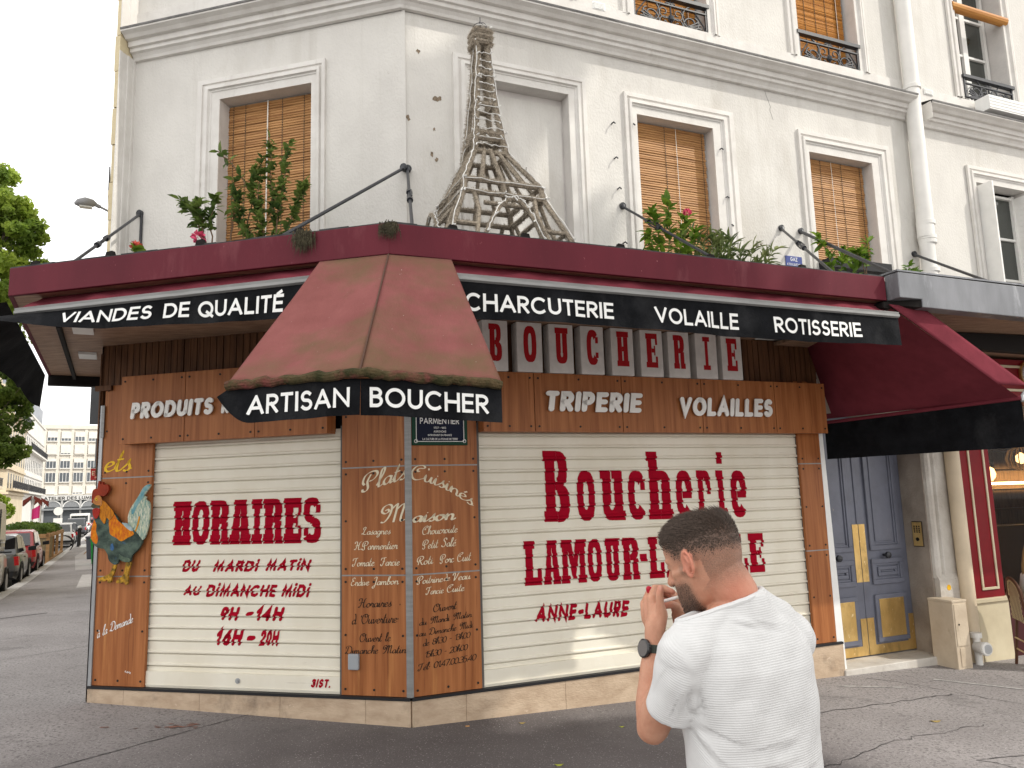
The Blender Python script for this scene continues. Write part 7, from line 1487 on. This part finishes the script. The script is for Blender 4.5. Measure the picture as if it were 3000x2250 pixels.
def H(x, y, z): return HC+HR*x+HF*y+HU*z                              # head: x to his right, y forward, z up
def torso(mb, g, rows):
    loft(mb, [(Vector((x, y, z)), TA*(hw+g), TB*(hd+g)) for x, y, z, hw, hd in rows], 40, 2.35)
SHL_, SHR_ = Vector((.388, 1.885, 1.332)), Vector((.692, 2.045, 1.332))
ELL, WRL = Vector((.326, 2.028, 1.118)), Vector((.351, 2.066, 1.329))
ELR, WRR = Vector((.665, 2.30, 1.150)), Vector((.452, 2.165, 1.330))
bm_ = MB()
torso(bm_, -.004, [(.563, 1.985, .86, .165, .118), (.562, 1.985, 1.0, .155, .112), (.558, 1.98, 1.1, .158, .112), (.553, 1.975, 1.2, .168, .118), (.549, 1.968, 1.28, .174, .116), (.547, 1.962, 1.33, .168, .100), (.545, 1.957, 1.37, .135, .082), (.54, 1.95, 1.40, .092, .070), (.535, 1.948, 1.43, .066, .062)])
capsule(bm_, [(.546, 1.955, 1.38), (.530, 1.952, 1.45), (.497, 1.945, 1.51)], [.066, .0605, .058], 22)
capsule(bm_, [(.43, 1.91, 1.350), (.53, 1.94, 1.42)], [.034, .040]); capsule(bm_, [(.65, 2.025, 1.350), (.55, 1.96, 1.42)], [.034, .040])
for S, E_, W_ in ((SHL_, ELL, WRL), (SHR_, ELR, WRR)):
    capsule(bm_, [S+Vector((0, 0, -.012)), S.lerp(E_, .4), S.lerp(E_, .8), E_], [.043, .044, .043, .041], 18)
    capsule(bm_, [E_, E_.lerp(W_, .25), E_.lerp(W_, .6), E_.lerp(W_, .92), W_], [.040, .044, .037, .0275, .026], 18)
for s in (-1, 1):                                                     # legs and feet
    hip = MAN+TA*(.085*s)+Vector((0, 0, .92)); kn = MAN+TA*(.095*s)+TB*.02+Vector((0, 0, .50)); an = MAN+TA*(.10*s)-TB*.02+Vector((0, 0, .09))
    capsule(bm_, [hip, hip.lerp(kn, .5), kn, kn.lerp(an, .35), an], [.092, .078, .056, .055, .040], 18); capsule(bm_, [an-TB*.03+Vector((0, 0, -.045)), an+TB*.13+Vector((0, 0, -.052))], [.036, .030], 14)
# head: rings from the chin to the crown (z, front, back, half width)
HD_ = [(-.121, .082, .030, .026), (-.112, .092, .004, .042), (-.092, .096, -.030, .054), (-.07, .096, -.062, .062), (-.045, .093, -.082, .068), (-.02, .0905, -.094, .0725), (.0, .0885, -.100, .075), (.02, .0925, -.1035, .0765), (.04, .0945, -.1045, .077), (.062, .0905, -.102, .0755), (.082, .080, -.094, .0695), (.098, .063, -.080, .058), (.109, .040, -.060, .042), (.1145, .012, -.034, .022)]
loft(bm_, [(H(0, (f+b)/2, z), HR*w_, HF*((f-b)/2)) for z, f, b, w_ in HD_], 40, 2.25)
capsule(bm_, [H(0, .089, .010), H(0, .101, -.014), H(0, .113, -.034)], [.009, .0105, .0125], 14); 
for s in (-1, 1):
    capsule(bm_, [H(.012*s, .098, -.036), H(.011*s, .104, -.036)], [.0085, .0085], 10); capsule(bm_, [H(.012*s, .086, .021), H(.048*s, .070, .018)], [.010, .010], 12)
    capsule(bm_, [H(.050*s, .058, -.018), H(.066*s, .02, -.014)], [.013, .012], 12)
    ellip(bm_, H(.033*s, .0745, .001), [HR*.0145, HF*.0120, HU*.0120], 10, 14)
    # ear: helix, antihelix, lobe
    e0 = lambda y, z, o=0: H(s*(.0755+o), y, z)
    ang = [rad(a) for a in range(-70, 231, 20)]
    rim = [e0(-.010-.018*math.cos(t)*(-1), .002+.030*math.sin(t), .013+.006*math.cos(t)*-1) for t in ang]
    rim = [e0(-.006-.017*math.cos(t), .000+.0285*math.sin(t), .010+.008*math.cos(t)) for t in ang]
    capsule(bm_, rim, [.0042]*len(rim), 8, 2)
    capsule(bm_, [e0(-.004, .016, .010), e0(-.013, .0, .013), e0(-.008, -.016, .008)], [.0042, .005, .0045], 8)
    capsule(bm_, [e0(.004, -.024, .003), e0(.000, -.031, .004)], [.0065, .006], 10); capsule(bm_, [e0(.006, -.004, .001), e0(.007, -.012, .002)], [.0042, .004], 8)
    capsule(bm_, [e0(-.008, .012, .000), e0(-.006, -.012, .000)], [.012, .010], 10)
capsule(bm_, [H(-.020, .090, -.068), H(0, .0975, -.066), H(.020, .090, -.068)], [.004, .0065, .004], 10); capsule(bm_, [H(-.017, .090, -.078), H(0, .097, -.079), H(.017, .090, -.078)], [.004, .007, .004], 10)
capsule(bm_, [H(-.012, .084, -.108), H(.012, .084, -.108)], [.014, .014], 12)
# hands
FING = []
def finger(pts, rs): capsule(bm_, pts, rs, 12, 4); FING.append((Vector(pts[-1]), rs[-1]))
# left hand (back of the hand towards the left of the picture, thumb up)
capsule(bm_, [WRL, (.352, 2.068, 1.352), (.358, 2.066, 1.372)], [.027, .026, .024], 16)
capsule(bm_, [(.356, 2.066, 1.345), (.357, 2.074, 1.385), (.352, 2.084, 1.425)], [.022, .0205, .0135], 14); capsule(bm_, [(.352, 2.073, 1.345), (.346, 2.096, 1.385), (.343, 2.108, 1.420)], [.021, .019, .0125], 14)
capsule(bm_, [(.350, 2.080, 1.345), (.342, 2.115, 1.375), (.338, 2.134, 1.404)], [.019, .017, .0115], 14); capsule(bm_, [(.352, 2.082, 1.34), (.343, 2.13, 1.365), (.340, 2.152, 1.386)], [.017, .015, .0105], 14)
finger([(.352, 2.084, 1.425), (.366, 2.116, 1.447), (.392, 2.118, 1.444), (.411, 2.104, 1.437)], [.0122, .0105, .0095, .0082])
finger([(.343, 2.108, 1.420), (.358, 2.142, 1.438), (.386, 2.146, 1.436), (.407, 2.130, 1.428)], [.0122, .0105, .0095, .0082])
finger([(.338, 2.134, 1.404), (.355, 2.168, 1.416), (.383, 2.166, 1.414), (.400, 2.150, 1.408)], [.0115, .010, .009, .008])
finger([(.340, 2.152, 1.386), (.356, 2.178, 1.394), (.379, 2.174, 1.392), (.392, 2.160, 1.388)], [.0105, .009, .008, .007])
capsule(bm_, [(.360, 2.058, 1.352), (.370, 2.056, 1.385), (.3665, 2.050, 1.412)], [.0185, .0165, .0125], 14)
finger([(.3665, 2.050, 1.412), (.3655, 2.047, 1.437), (.3690, 2.045, 1.455)], [.0112, .0104, .0088]); THUMB = Vector((.3690, 2.045, 1.455))
# right hand, cupped behind it
capsule(bm_, [WRR, (.441, 2.148, 1.352), (.432, 2.135, 1.372)], [.026, .025, .022], 16)
capsule(bm_, [(.445, 2.150, 1.35), (.432, 2.150, 1.385), (.424, 2.158, 1.415)], [.020, .019, .013], 14); capsule(bm_, [(.45, 2.17, 1.35), (.442, 2.176, 1.385), (.436, 2.182, 1.412)], [.019, .018, .0125], 14); capsule(bm_, [(.458, 2.185, 1.35), (.456, 2.198, 1.38), (.452, 2.204, 1.402)], [.017, .016, .011], 14)
finger([(.424, 2.158, 1.415), (.404, 2.170, 1.438), (.380, 2.160, 1.442), (.366, 2.146, 1.436)], [.0122, .0105, .0095, .0082]); finger([(.436, 2.182, 1.412), (.416, 2.198, 1.430), (.392, 2.192, 1.432), (.376, 2.178, 1.427)], [.012, .0105, .0095, .008])
finger([(.445, 2.195, 1.405), (.424, 2.212, 1.415), (.402, 2.206, 1.414), (.388, 2.194, 1.409)], [.011, .0098, .009, .008]); finger([(.452, 2.206, 1.395), (.436, 2.220, 1.40), (.416, 2.216, 1.398), (.404, 2.206, 1.394)], [.010, .009, .008, .007])
finger([(.432, 2.132, 1.378), (.421, 2.114, 1.398), (.404, 2.102, 1.405), (.390, 2.094, 1.403)], [.015, .0118, .0108, .0092])
body = fuse(bm_, .0034, 4, .5)
co = coords(body); hl = (co-np.array(HC)) @ np.array([HR, HF, HU]).T; hx, hy, hz = hl.T
near = (np.linalg.norm(hl, axis=1) < .19)
hair_edge = np.where(hy > .035, .066+.10*(.085-hy)*0, .028)                      # fade line round the head
edge = .030+.036*sm(.02, .075, hy)-.012*sm(-.02, -.09, hy)
top = sm(edge-.050, edge+.016, hz)
low = .62*sm(-.092, -.020, hz-.0*hy)*(1-sm(-.005, .02, hy)*(hz < .0)); low = np.where(hy < -.005, low, .55*sm(-.01, .03, hz)*(1-sm(.035, .062, hy)))
behind_ear = (np.abs(hx) > .060) & (hy > -.035) & (hz < .0); low = np.where(behind_ear, low*.15, low)
bald = 1-.97*np.exp(-((hx+.002)/.027)**2-((hy+.040)/.034)**2)-.45*np.exp(-((hx-.004)/.016)**2-((hy-.015)/.04)**2); bald = np.clip(bald, 0, 1)
front = 1-sm(.074, .088, hy)*(hz < .085)
st = np.where(near & (np.abs(hx) < .079), np.maximum(top, low)*front, 0.)*np.where(hz > .05, bald, 1)
handz = (hy > .112) | (np.abs(hx) > .082)
beard = ~handz*sm(-.022, -.058, hz)*sm(.006, .036, hy)*near*(.80+.2*sm(-.06, -.11, hz)); moust = np.exp(-((hz+.052)/.010)**2)*sm(.08, .09, hy)*(np.abs(hx) < .03)*near
lips = np.exp(-((hz+.0725)/.007)**2)*(np.abs(hx) < .02)*sm(.088, .094, hy)
side = .55*sm(-.055, -.01, hz)*(1-sm(-.004, .012, hz))*np.exp(-((hy-.022)/.012)**2)*near
nrm = normals(body); ear_n = near & (np.abs(hx) > .0772) & (hz < .04) & (hz > -.045)
st = np.where(ear_n, 0, st); brow = .85*np.exp(-((hz-.0225-.06*(np.abs(hx)-.03)*(np.abs(hx) < .03))/.0055)**2)*(np.abs(hx) > .011)*(np.abs(hx) < .054)*(hy > .055)*near; lash = .9*np.exp(-((hz+.0035)/.002)**2)*(np.abs(np.abs(hx)-.033) < .014)*(hy > .06)*near; st = np.maximum(st, np.maximum(brow, lash))
st = np.where(hz < -.125, 0, np.maximum(np.maximum(st, side*(1-ear_n)), np.maximum(beard, .7*moust)*(1-lips)))
st = st*(1-sm(.104, .109, hy)); hd = np.minimum(np.linalg.norm(co-np.array([.355, 2.09, 1.40]), axis=1), np.linalg.norm(co-np.array([.40, 2.15, 1.41]), axis=1)); st = np.where(hd < .062, 0, st)
attr(body, 'stubble', np.clip(st, 0, 1)*.93)
rud = .55*ear_n+.5*np.exp(-(((co-np.array([.53, 1.90, 1.46]))/np.array([.06, .08, .045]))**2).sum(1)); 
for f, r in FING: rud = np.maximum(rud, .6*np.exp(-(((co-np.array(f))/.016)**2).sum(1)))
rud = np.maximum(rud, .55*lips*near*(hd > .062)); attr(body, 'ruddy', np.clip(rud, 0, 1))
tn = (co-np.array(THUMB)-np.array([-.000, -.0075, .003])); attr(body, 'nail', .8*np.exp(-((tn[:, 0]/.0055)**4+(tn[:, 1]/.007)**4+(tn[:, 2]/.008)**4)))
P_ = link(body, 'person', SKIN); tag(P_, 'man in a white ribbed T shirt lighting a cigarette with cupped hands, seen from behind', 'person')
# hair: short blades over the scalp, longest on top
hm = mat('dark_hair', (.082, .057, .044), .6, var2=(.038, .026, .019), vscale=200, spec=.2)
r4 = np.random.default_rng(4); idx = np.where(near & (np.maximum(top*front*bald, 0) > .16) & ~ear_n & (hz > -.03))[0]; hb = MB()
pick = r4.choice(idx, 15000)
for i in pick:
    dens = top[i]*front[i]*(bald[i] if hz[i] > .05 else 1)
    if math.exp(-(hx[i]/.030)**2-((hy[i]+.032)/.046)**2) > .42 and hz[i] > .05 and r4.random() < .9: continue
    if dens < .42 or r4.random() > ((dens-.42)/.58)**1.2: continue
    p = Vector(co[i])+Vector(r4.normal(0, .0012, 3)); n_ = Vector(nrm[i]); fwd = sm(-.02, .06, hz[i])
    flow = (HF*(.9+.3*(hy[i] > .03))+HU*(.25+.5*(hy[i] > .04))+HR*float(r4.normal(0, .30)))*float(fwd)+(-HU*.8+HR*float(r4.normal(0, .25)))*(1-float(fwd))
    t_ = (flow-n_*flow.dot(n_)); t_ = t_.normalized() if t_.length > .01 else n_.orthogonal()
    L_ = (.004+.019*float(sm(.04, .088, hz[i]))+.007*float(sm(.045, .08, hy[i])))*r4.uniform(.7, 1.25)
    d1 = (n_*.55+t_*.8).normalized(); d2 = (n_*.22+t_*1.).normalized(); wd = n_.cross(t_)*.00085
    a, b, c = p, p+d1*L_*.5, p+d1*L_*.5+d2*L_*.5
    hb.poly([a-wd, a+wd, b+wd*.7, b-wd*.7]); hb.poly([b-wd*.7, b+wd*.7, c])
hb.build('hair', hm, P_, recalc=False, smooth=True, angle=180)
bb = MB(); idx = np.where(near & (beard > .45) & (lips < .3) & (hz > -.124))[0]
for i in r4.choice(idx, 2600):
    p = Vector(co[i]); n_ = Vector(nrm[i]); d = (n_*.5+Vector((-.2, 0, -.8))+Vector(r4.normal(0, .3, 3))).normalized(); wd = n_.cross(d).normalized()*.0005; bb.poly([p-wd, p+wd, p+d*r4.uniform(.002, .005)])
bb.build('beard', hm, P_, recalc=False)
# ---- T shirt
shirt = mat('white_rib_knit', (.65, .65, .645), .85, var2=(.615, .615, .61), vscale=30, spec=.2)
t = shirt.node_tree; b = t.nodes['Principled BSDF']; a = t.nodes.new('ShaderNodeAttribute'); a.attribute_name = 'rib'
m1 = t.nodes.new('ShaderNodeMath'); m1.operation = 'MULTIPLY'; m1.inputs[1].default_value = 2*math.pi/.0054; m2 = t.nodes.new('ShaderNodeMath'); m2.operation = 'SINE'; bu = t.nodes.new('ShaderNodeBump'); bu.inputs['Strength'].default_value = .24; bu.inputs['Distance'].default_value = .0016
t.links.new(a.outputs['Fac'], m1.inputs[0]); t.links.new(m1.outputs[0], m2.inputs[0]); a2 = t.nodes.new('ShaderNodeAttribute'); a2.attribute_name = 'ribamp'; m3 = t.nodes.new('ShaderNodeMath'); m3.operation = 'MULTIPLY'; t.links.new(m2.outputs[0], m3.inputs[0]); t.links.new(a2.outputs['Fac'], m3.inputs[1]); t.links.new(m3.outputs[0], bu.inputs['Height']); t.links.new(bu.outputs['Normal'], b.inputs['Normal']); b.inputs['Sheen Weight'].default_value = .15
sb_ = MB()
torso(sb_, .003, [(.564, 1.985, .80, .176, .130), (.563, 1.985, .90, .170, .126), (.561, 1.983, 1.0, .163, .122), (.559, 1.978, 1.1, .166, .123), (.553, 1.972, 1.2, .173, .126), (.549, 1.966, 1.28, .176, .120), (.547, 1.960, 1.33, .166, .101), (.545, 1.956, 1.37, .135, .082), (.541, 1.95, 1.40, .094, .070), (.537, 1.948, 1.425, .072, .066), (.535, 1.948, 1.45, .066, .062)])
capsule(sb_, [(.42, 1.905, 1.362), (.53, 1.94, 1.43)], [.054, .053]); capsule(sb_, [(.66, 2.03, 1.362), (.55, 1.96, 1.43)], [.054, .053])
def sleeve(pts, rs):
    P = [Vector(p) for p in pts]; Q = [Vector(q) for q in catmull3(P, 6)]; n = len(Q); sb_.tube([Q[0]+(Q[0]-Q[1])*1.5]+Q, [rs[0]*.5]+[rs[0]+(rs[1]-rs[0])*k/(n-1) for k in range(n)], 26)
def catmull3(P, n):
    Q = [P[0]]+P+[P[-1]]; out = []
    for i in range(1, len(Q)-2):
        for k in range(n): t_ = k/n; a, b, c, d = Q[i-1:i+3]; out.append(.5*(2*b+(c-a)*t_+(2*a-5*b+4*c-d)*t_*t_+(3*b-a-3*c+d)*t_**3))
    return out+[P[-1]]
sleeve([SHL_+Vector((.02, .01, .01)), (.385, 1.900, 1.285), (.375, 1.920, 1.235), (.362, 1.948, 1.178)], [.067, .060])
sleeve([SHR_+Vector((-.02, -.01, .01)), SHR_.lerp(ELR, .3), SHR_.lerp(ELR, .74)], [.070, .064])
capsule(sb_, [(.47, 1.925, 1.352), (.418, 1.900, 1.340), SHL_+Vector((.004, .004, -.012))], [.060, .063, .066], 20); capsule(sb_, [(.62, 2.005, 1.352), (.665, 2.03, 1.340), SHR_+Vector((-.004, -.004, -.012))], [.060, .063, .066], 20)
sh = fuse(sb_, .0042, 16, .5)
bm2 = bmesh.new(); bm2.from_mesh(sh)
DL_, DR_ = (ELL-SHL_).normalized(), (ELR-SHR_).normalized()
neckc, neckn = Vector((.522, 1.953, 1.432)), Vector((-.30, .10, 1.)).normalized()
kill = []
for v in bm2.verts:
    p = v.co
    if p.z < .835: kill.append(v); continue
    if (p-neckc).dot(neckn) > 0 and (p-neckc).length < .16: kill.append(v); continue
bmesh.ops.delete(bm2, geom=kill, context='VERTS'); bm2.to_mesh(sh); bm2.free()
co = coords(sh); nm = normals(sh)
def fold(p0, p1, w_, amp, skew=1.):
    p0, p1 = np.array(p0), np.array(p1); d = p1-p0; tt = ((co-p0)@d)/(d@d); tc = np.clip(tt, 0, 1); q = p0+tc[:, None]*d; ds = np.linalg.norm(co-q, axis=1)
    tp = np.sin(np.clip(tc, .03, 1)*math.pi*.97)**.6*(ds < w_*5); dz = (co-q)[:, 2]
    return amp*tp*(np.exp(-(ds/w_)**2)-.75*np.exp(-((ds-1.7*w_)/w_)**2)*(dz*skew < 0))
AP = (.405, 1.885, 1.20)
dsp = fold(AP, (.48, 1.85, 1.275), .0085, .0075)+fold(AP, (.51, 1.845, 1.235), .009, .0085)+fold((.41, 1.885, 1.19), (.545, 1.85, 1.20), .009, .0065)+fold((.41, 1.885, 1.17), (.50, 1.85, 1.135), .010, .007)+fold((.40, 1.89, 1.155), (.47, 1.855, 1.08), .010, .006)
dsp += fold((.43, 1.88, 1.06), (.60, 1.855, 1.085), .014, .008)+fold((.45, 1.875, 1.02), (.66, 1.88, 1.06), .016, .009)+fold((.50, 1.86, 1.115), (.64, 1.865, 1.14), .013, .005)+fold((.70, 2.0, 1.08), (.60, 1.87, 1.045), .014, .007)
dsp += fold((.36, 1.86, 1.30), (.335, 1.93, 1.22), .010, .005)+fold((.375, 1.84, 1.26), (.36, 1.89, 1.18), .010, .006)+fold((.395, 1.86, 1.25), (.40, 1.875, 1.20), .009, .007)+fold((.56, 1.86, 1.395), (.63, 1.90, 1.375), .008, .0045)+fold((.50, 1.87, 1.40), (.57, 1.865, 1.385), .007, .004)
dsp += .0022*np.sin(co[:, 0]*31+co[:, 2]*23)*np.sin(co[:, 2]*19+1)+.0012*np.sin(co[:, 0]*63-co[:, 2]*47)
co2 = co+nm*(dsp*1.0)[:, None]; setco(sh, co2)
ax = np.array(DL_); along = (co-np.array(SHL_))@ax; dl = np.linalg.norm(co-np.array(SHL_)-along[:, None]*ax, axis=1)
sl = sm(.425, .375, co[:, 0]+.25*(co[:, 2]-1.25))*(co[:, 1] < 2.1)
attr(sh, 'ribamp', np.clip(np.abs(sl-.5)*2.2-.1, 0, 1))
attr(sh, 'rib', np.where(sl > .5, -along*1.0+.06*co[:, 1], co[:, 2]-.05*co[:, 0]))
so = link(sh, 'tshirt', shirt, P_); md = so.modifiers.new('thick', 'SOLIDIFY'); md.thickness = .003; md.offset = 1
# neckband and sleeve hem as rolled edges
def edge_loops(me):
    bm = bmesh.new(); bm.from_mesh(me); be = [e for e in bm.edges if e.is_boundary]; seen = set(); out = []
    for e in be:
        if e in seen: continue
        loop = [e.verts[0]]; cur = e; v = e.verts[1]; seen.add(e)
        while v != loop[0]:
            loop.append(v); nx = [q for q in v.link_edges if q.is_boundary and q not in seen]
            if not nx: break
            cur = nx[0]; seen.add(cur); v = cur.other_vert(v)
        out.append([w_.co.copy() for w_ in loop])
    bm.free(); return out
for lp_ in edge_loops(sh):
    if len(lp_) < 40: continue
    z_ = sum(p.z for p in lp_)/len(lp_); L_ = lp_[:]
    for _ in range(14): L_ = [(L_[k-1]+L_[k]*2+L_[(k+1) % len(L_)])/4 for k in range(len(L_))]
    if z_ > 1.38: MB().tube([p+Vector((0, 0, -.001)) for p in L_[::2]], .0068, 8, closed=True).build('neckband', mat('white_band', (.65, .65, .645), .85), so, smooth=True)
    elif z_ > 1.0: MB().tube([p for p in L_[::2]], .0042, 8, closed=True).build('sleeve_hem', MATS['white_band'] if 'white_band' in MATS else mat('white_band', (.65, .65, .645), .85), so, smooth=True)
# trousers and shoes
tb = MB(); den = mat('navy_trousers', (.03, .035, .055), .85, var=.2, vscale=20)
loft(tb, [(Vector((.563, 1.985, z)), TA*a_, TB*b_) for z, a_, b_ in ((.78, .178, .125), (.86, .174, .122), (.93, .168, .118))], 30)
for s in (-1, 1):
    hip = MAN+TA*(.088*s)+Vector((0, 0, .86)); kn = MAN+TA*(.097*s)+TB*.02+Vector((0, 0, .50)); an = MAN+TA*(.10*s)-TB*.02+Vector((0, 0, .12)); capsule(tb, [hip, kn, an], [.098, .072, .062], 18)
link(fuse(tb, .012, 4), 'trousers', den, P_)
for s in (-1, 1):
    an = MAN+TA*(.10*s)-TB*.02; mb = MB(); capsule(mb, [an-TB*.05+Vector((0, 0, .045)), an+TB*.03+Vector((0, 0, .055)), an+TB*.17+Vector((0, 0, .035))], [.042, .045, .034], 14); link(fuse(mb, .008, 3), 'shoe', mat('shoe_white', (.6, .6, .58), .6), P_)
# watch
wd_ = (WRL-ELL).normalized(); wc = WRL-wd_*.030; WT = thing('wrist_watch', 'x', 'x', wc); 
for k_ in ('label', 'category'): del WT[k_]
wn = (Vector((-.86, -.48, .10))-wd_*Vector((-.86, -.48, .10)).dot(wd_)).normalized(); ws = wd_.cross(wn)
setpar(WT, P_)
mb = MB(); R_ = 28
for k in range(R_): pass
rings = [[mb.V(wc+(wn*math.cos(2*math.pi*k/40)*r_+ws*math.sin(2*math.pi*k/40)*r_*1.0)+wd_*o_) for k in range(40)] for r_, o_ in ((.0290, -.0105), (.0318, -.0095), (.0318, .0095), (.0290, .0105))]
for A_, B_ in zip(rings, rings[1:]):
    for j in range(40): mb.face([A_[j], A_[(j+1) % 40], B_[(j+1) % 40], B_[j]])
ms = mat('olive_strap', (.050, .060, .050), .7, spec=.3); mb.build('strap', ms, WT, smooth=True, angle=50)
rb = MB()
for k in range(34):
    an = 2*math.pi*k/34; c_ = wc+(wn*math.cos(an)+ws*math.sin(an))*.0318; rb.tube([c_-wd_*.0085, c_+wd_*.0085], .0011, 5)
rb.build('strap_rib', ms, WT)
T = lambda x, y, z: wc+wn*(.031+z)+ws*x+wd_*y
mb = MB(T); mb.lathe([(.0205, -.004), (.0235, -.001), (.0235, .006), (.0205, .0085)], 30); mb.build('case', mat('black_steel', (.012, .012, .014), .25, spec=.6), WT, smooth=True)
mb = MB(T); mb.lathe([(.0, .0088), (.0195, .0088), (.0196, .0086)], 30, caps=False); mb.build('dial', mat('dark_dial', (.03, .018, .014), .12, spec=.7), WT)
mb = MB(T); mb.tube([(.024, .004, .003), (.0265, .005, .003)], .003, 8); mb.build('crown', MATS['black_steel'], WT)
# cigarette and lighter
c0, c1 = Vector((.385, 2.083, 1.417)), H(.002, .098, -.0725); mb = MB(); mb.tube([c0, c0.lerp(c1, .68)], .0041, 12); cg_ = thing('cigarette', 'white cigarette between the lips and cupped hands of the man', 'cigarette', c0)
mb.build('paper', mat('cig_paper', (.80, .80, .78), .7), cg_, smooth=True); MB().tube([c0.lerp(c1, .68), c1], .0042, 12).build('filter', mat('cig_filter', (.74, .70, .62), .7), cg_, smooth=True)
lt = MB(); capsule(lt, [(.350, 2.112, 1.445), (.366, 2.12, 1.405)], [.0085, .0085], 12); tag(lt.build('lighter', mat('red_plastic', (.42, .01, .03), .3), smooth=True), 'red lighter held inside the left hand of the man', 'lighter')

# ---- guest on the cafe chair, cut by the right edge of the picture
gc = FR(6.40, .62, 0); gz0 = gz(gc.x, gc.y); gca, gsa = math.cos(-.9), math.sin(-.9)
GT = lambda x, y, z: gc+eR*(x*gca-y*gsa)+nR*(x*gsa+y*gca)+Vector((0, 0, gz0+z))
gx, gy = GT(1, 0, 0)-GT(0, 0, 0), GT(0, 1, 0)-GT(0, 0, 0)
gb = MB(); loft(gb, [(GT(0, y, z), gx*a_, gy*b_) for y, z, a_, b_ in ((.0, .47, .16, .12), (-.03, .62, .13, .10), (-.05, .80, .15, .11), (-.05, .92, .16, .09), (-.04, .98, .08, .06))], 26)
capsule(gb, [GT(0, -.04, .96), GT(0, -.02, 1.06)], [.048, .045]); ellip(gb, GT(0, .0, 1.14), [gx*.072, gy*.09, UP*.112]); capsule(gb, [GT(0, .085, 1.13), GT(0, .10, 1.11)], [.010, .012])
for s in (-1, 1):
    capsule(gb, [GT(.16*s, -.04, .90), GT(.20*s, .02, .68), GT(.12*s, .24, .70)], [.044, .038, .028]); capsule(gb, [GT(.12*s, .24, .70), GT(.10*s, .33, .71)], [.028, .016]); capsule(gb, [GT(.08*s, .02, .50), GT(.10*s, .42, .50), GT(.10*s, .40, .08)], [.078, .058, .04]); capsule(gb, [GT(.10*s, .38, .05), GT(.10*s, .52, .035)], [.035, .028])
GU = link(fuse(gb, .008, 5), 'person', SKIN); tag(GU, 'seated person with long blonde hair and white top at the right edge', 'person')
g2 = MB(); loft(g2, [(GT(0, y, z), gx*a_, gy*b_) for y, z, a_, b_ in ((.0, .50, .175, .135), (-.03, .62, .145, .115), (-.05, .80, .163, .122), (-.05, .92, .168, .10), (-.04, .96, .11, .08))], 26)
for s in (-1, 1): capsule(g2, [GT(.16*s, -.04, .89), GT(.20*s, .02, .70)], [.056, .05])
link(fuse(g2, .009, 5), 'blouse', mat('white_blouse', (.70, .69, .68), .85, bump=.3, bscale=20), GU)
g3 = MB(); loft(g3, [(GT(0, .0, z), gx*a_, gy*b_) for z, a_, b_ in ((.44, .16, .12), (.52, .17, .13))], 20)
for s in (-1, 1): capsule(g3, [GT(.08*s, .02, .50), GT(.10*s, .42, .50), GT(.10*s, .40, .12)], [.088, .068, .055])
link(fuse(g3, .010, 4), 'trousers', mat('navy_trousers', (.03, .035, .055)), GU)
rg_ = random.Random(5); g4 = MB(); bl = mat('blonde_hair', (.44, .29, .13), .5, var2=(.24, .145, .06), vscale=40, stretch=(1, 1, .3))
for k in range(900):
    a = rg_.uniform(-2.75, -.39) if rg_.random() < .8 else rg_.uniform(-3.5, .36); c_ = rg_.uniform(.1, 1); r_ = .083+.010*rg_.random(); p0 = GT(.04*math.cos(a), .0+.04*math.sin(a), 1.262); p1 = GT(r_*math.cos(a), r_*1.22*math.sin(a), 1.16); L_ = rg_.uniform(.20, .42); p2 = GT((r_+.012)*math.cos(a), (r_+.02)*1.15*math.sin(a)-.01, 1.02); p3 = GT((r_+.01)*math.cos(a)*.9, r_*1.1*math.sin(a)-.045, 1.16-L_)
    P = [p0, GT(.072*math.cos(a), .088*math.sin(a), 1.235), p1, p2, p3]; wv = (gx*-math.sin(a)+gy*math.cos(a))*.006; V_ = [(g4.V(p-wv*(1 if i < 4 else .2)), g4.V(p+wv*(1 if i < 4 else .2))) for i, p in enumerate(P)]
    for (a1, b1), (a2, b2) in zip(V_, V_[1:]): g4.face([a1, b1, b2, a2])
g4.build('hair', bl, GU, recalc=False, smooth=True, angle=180)
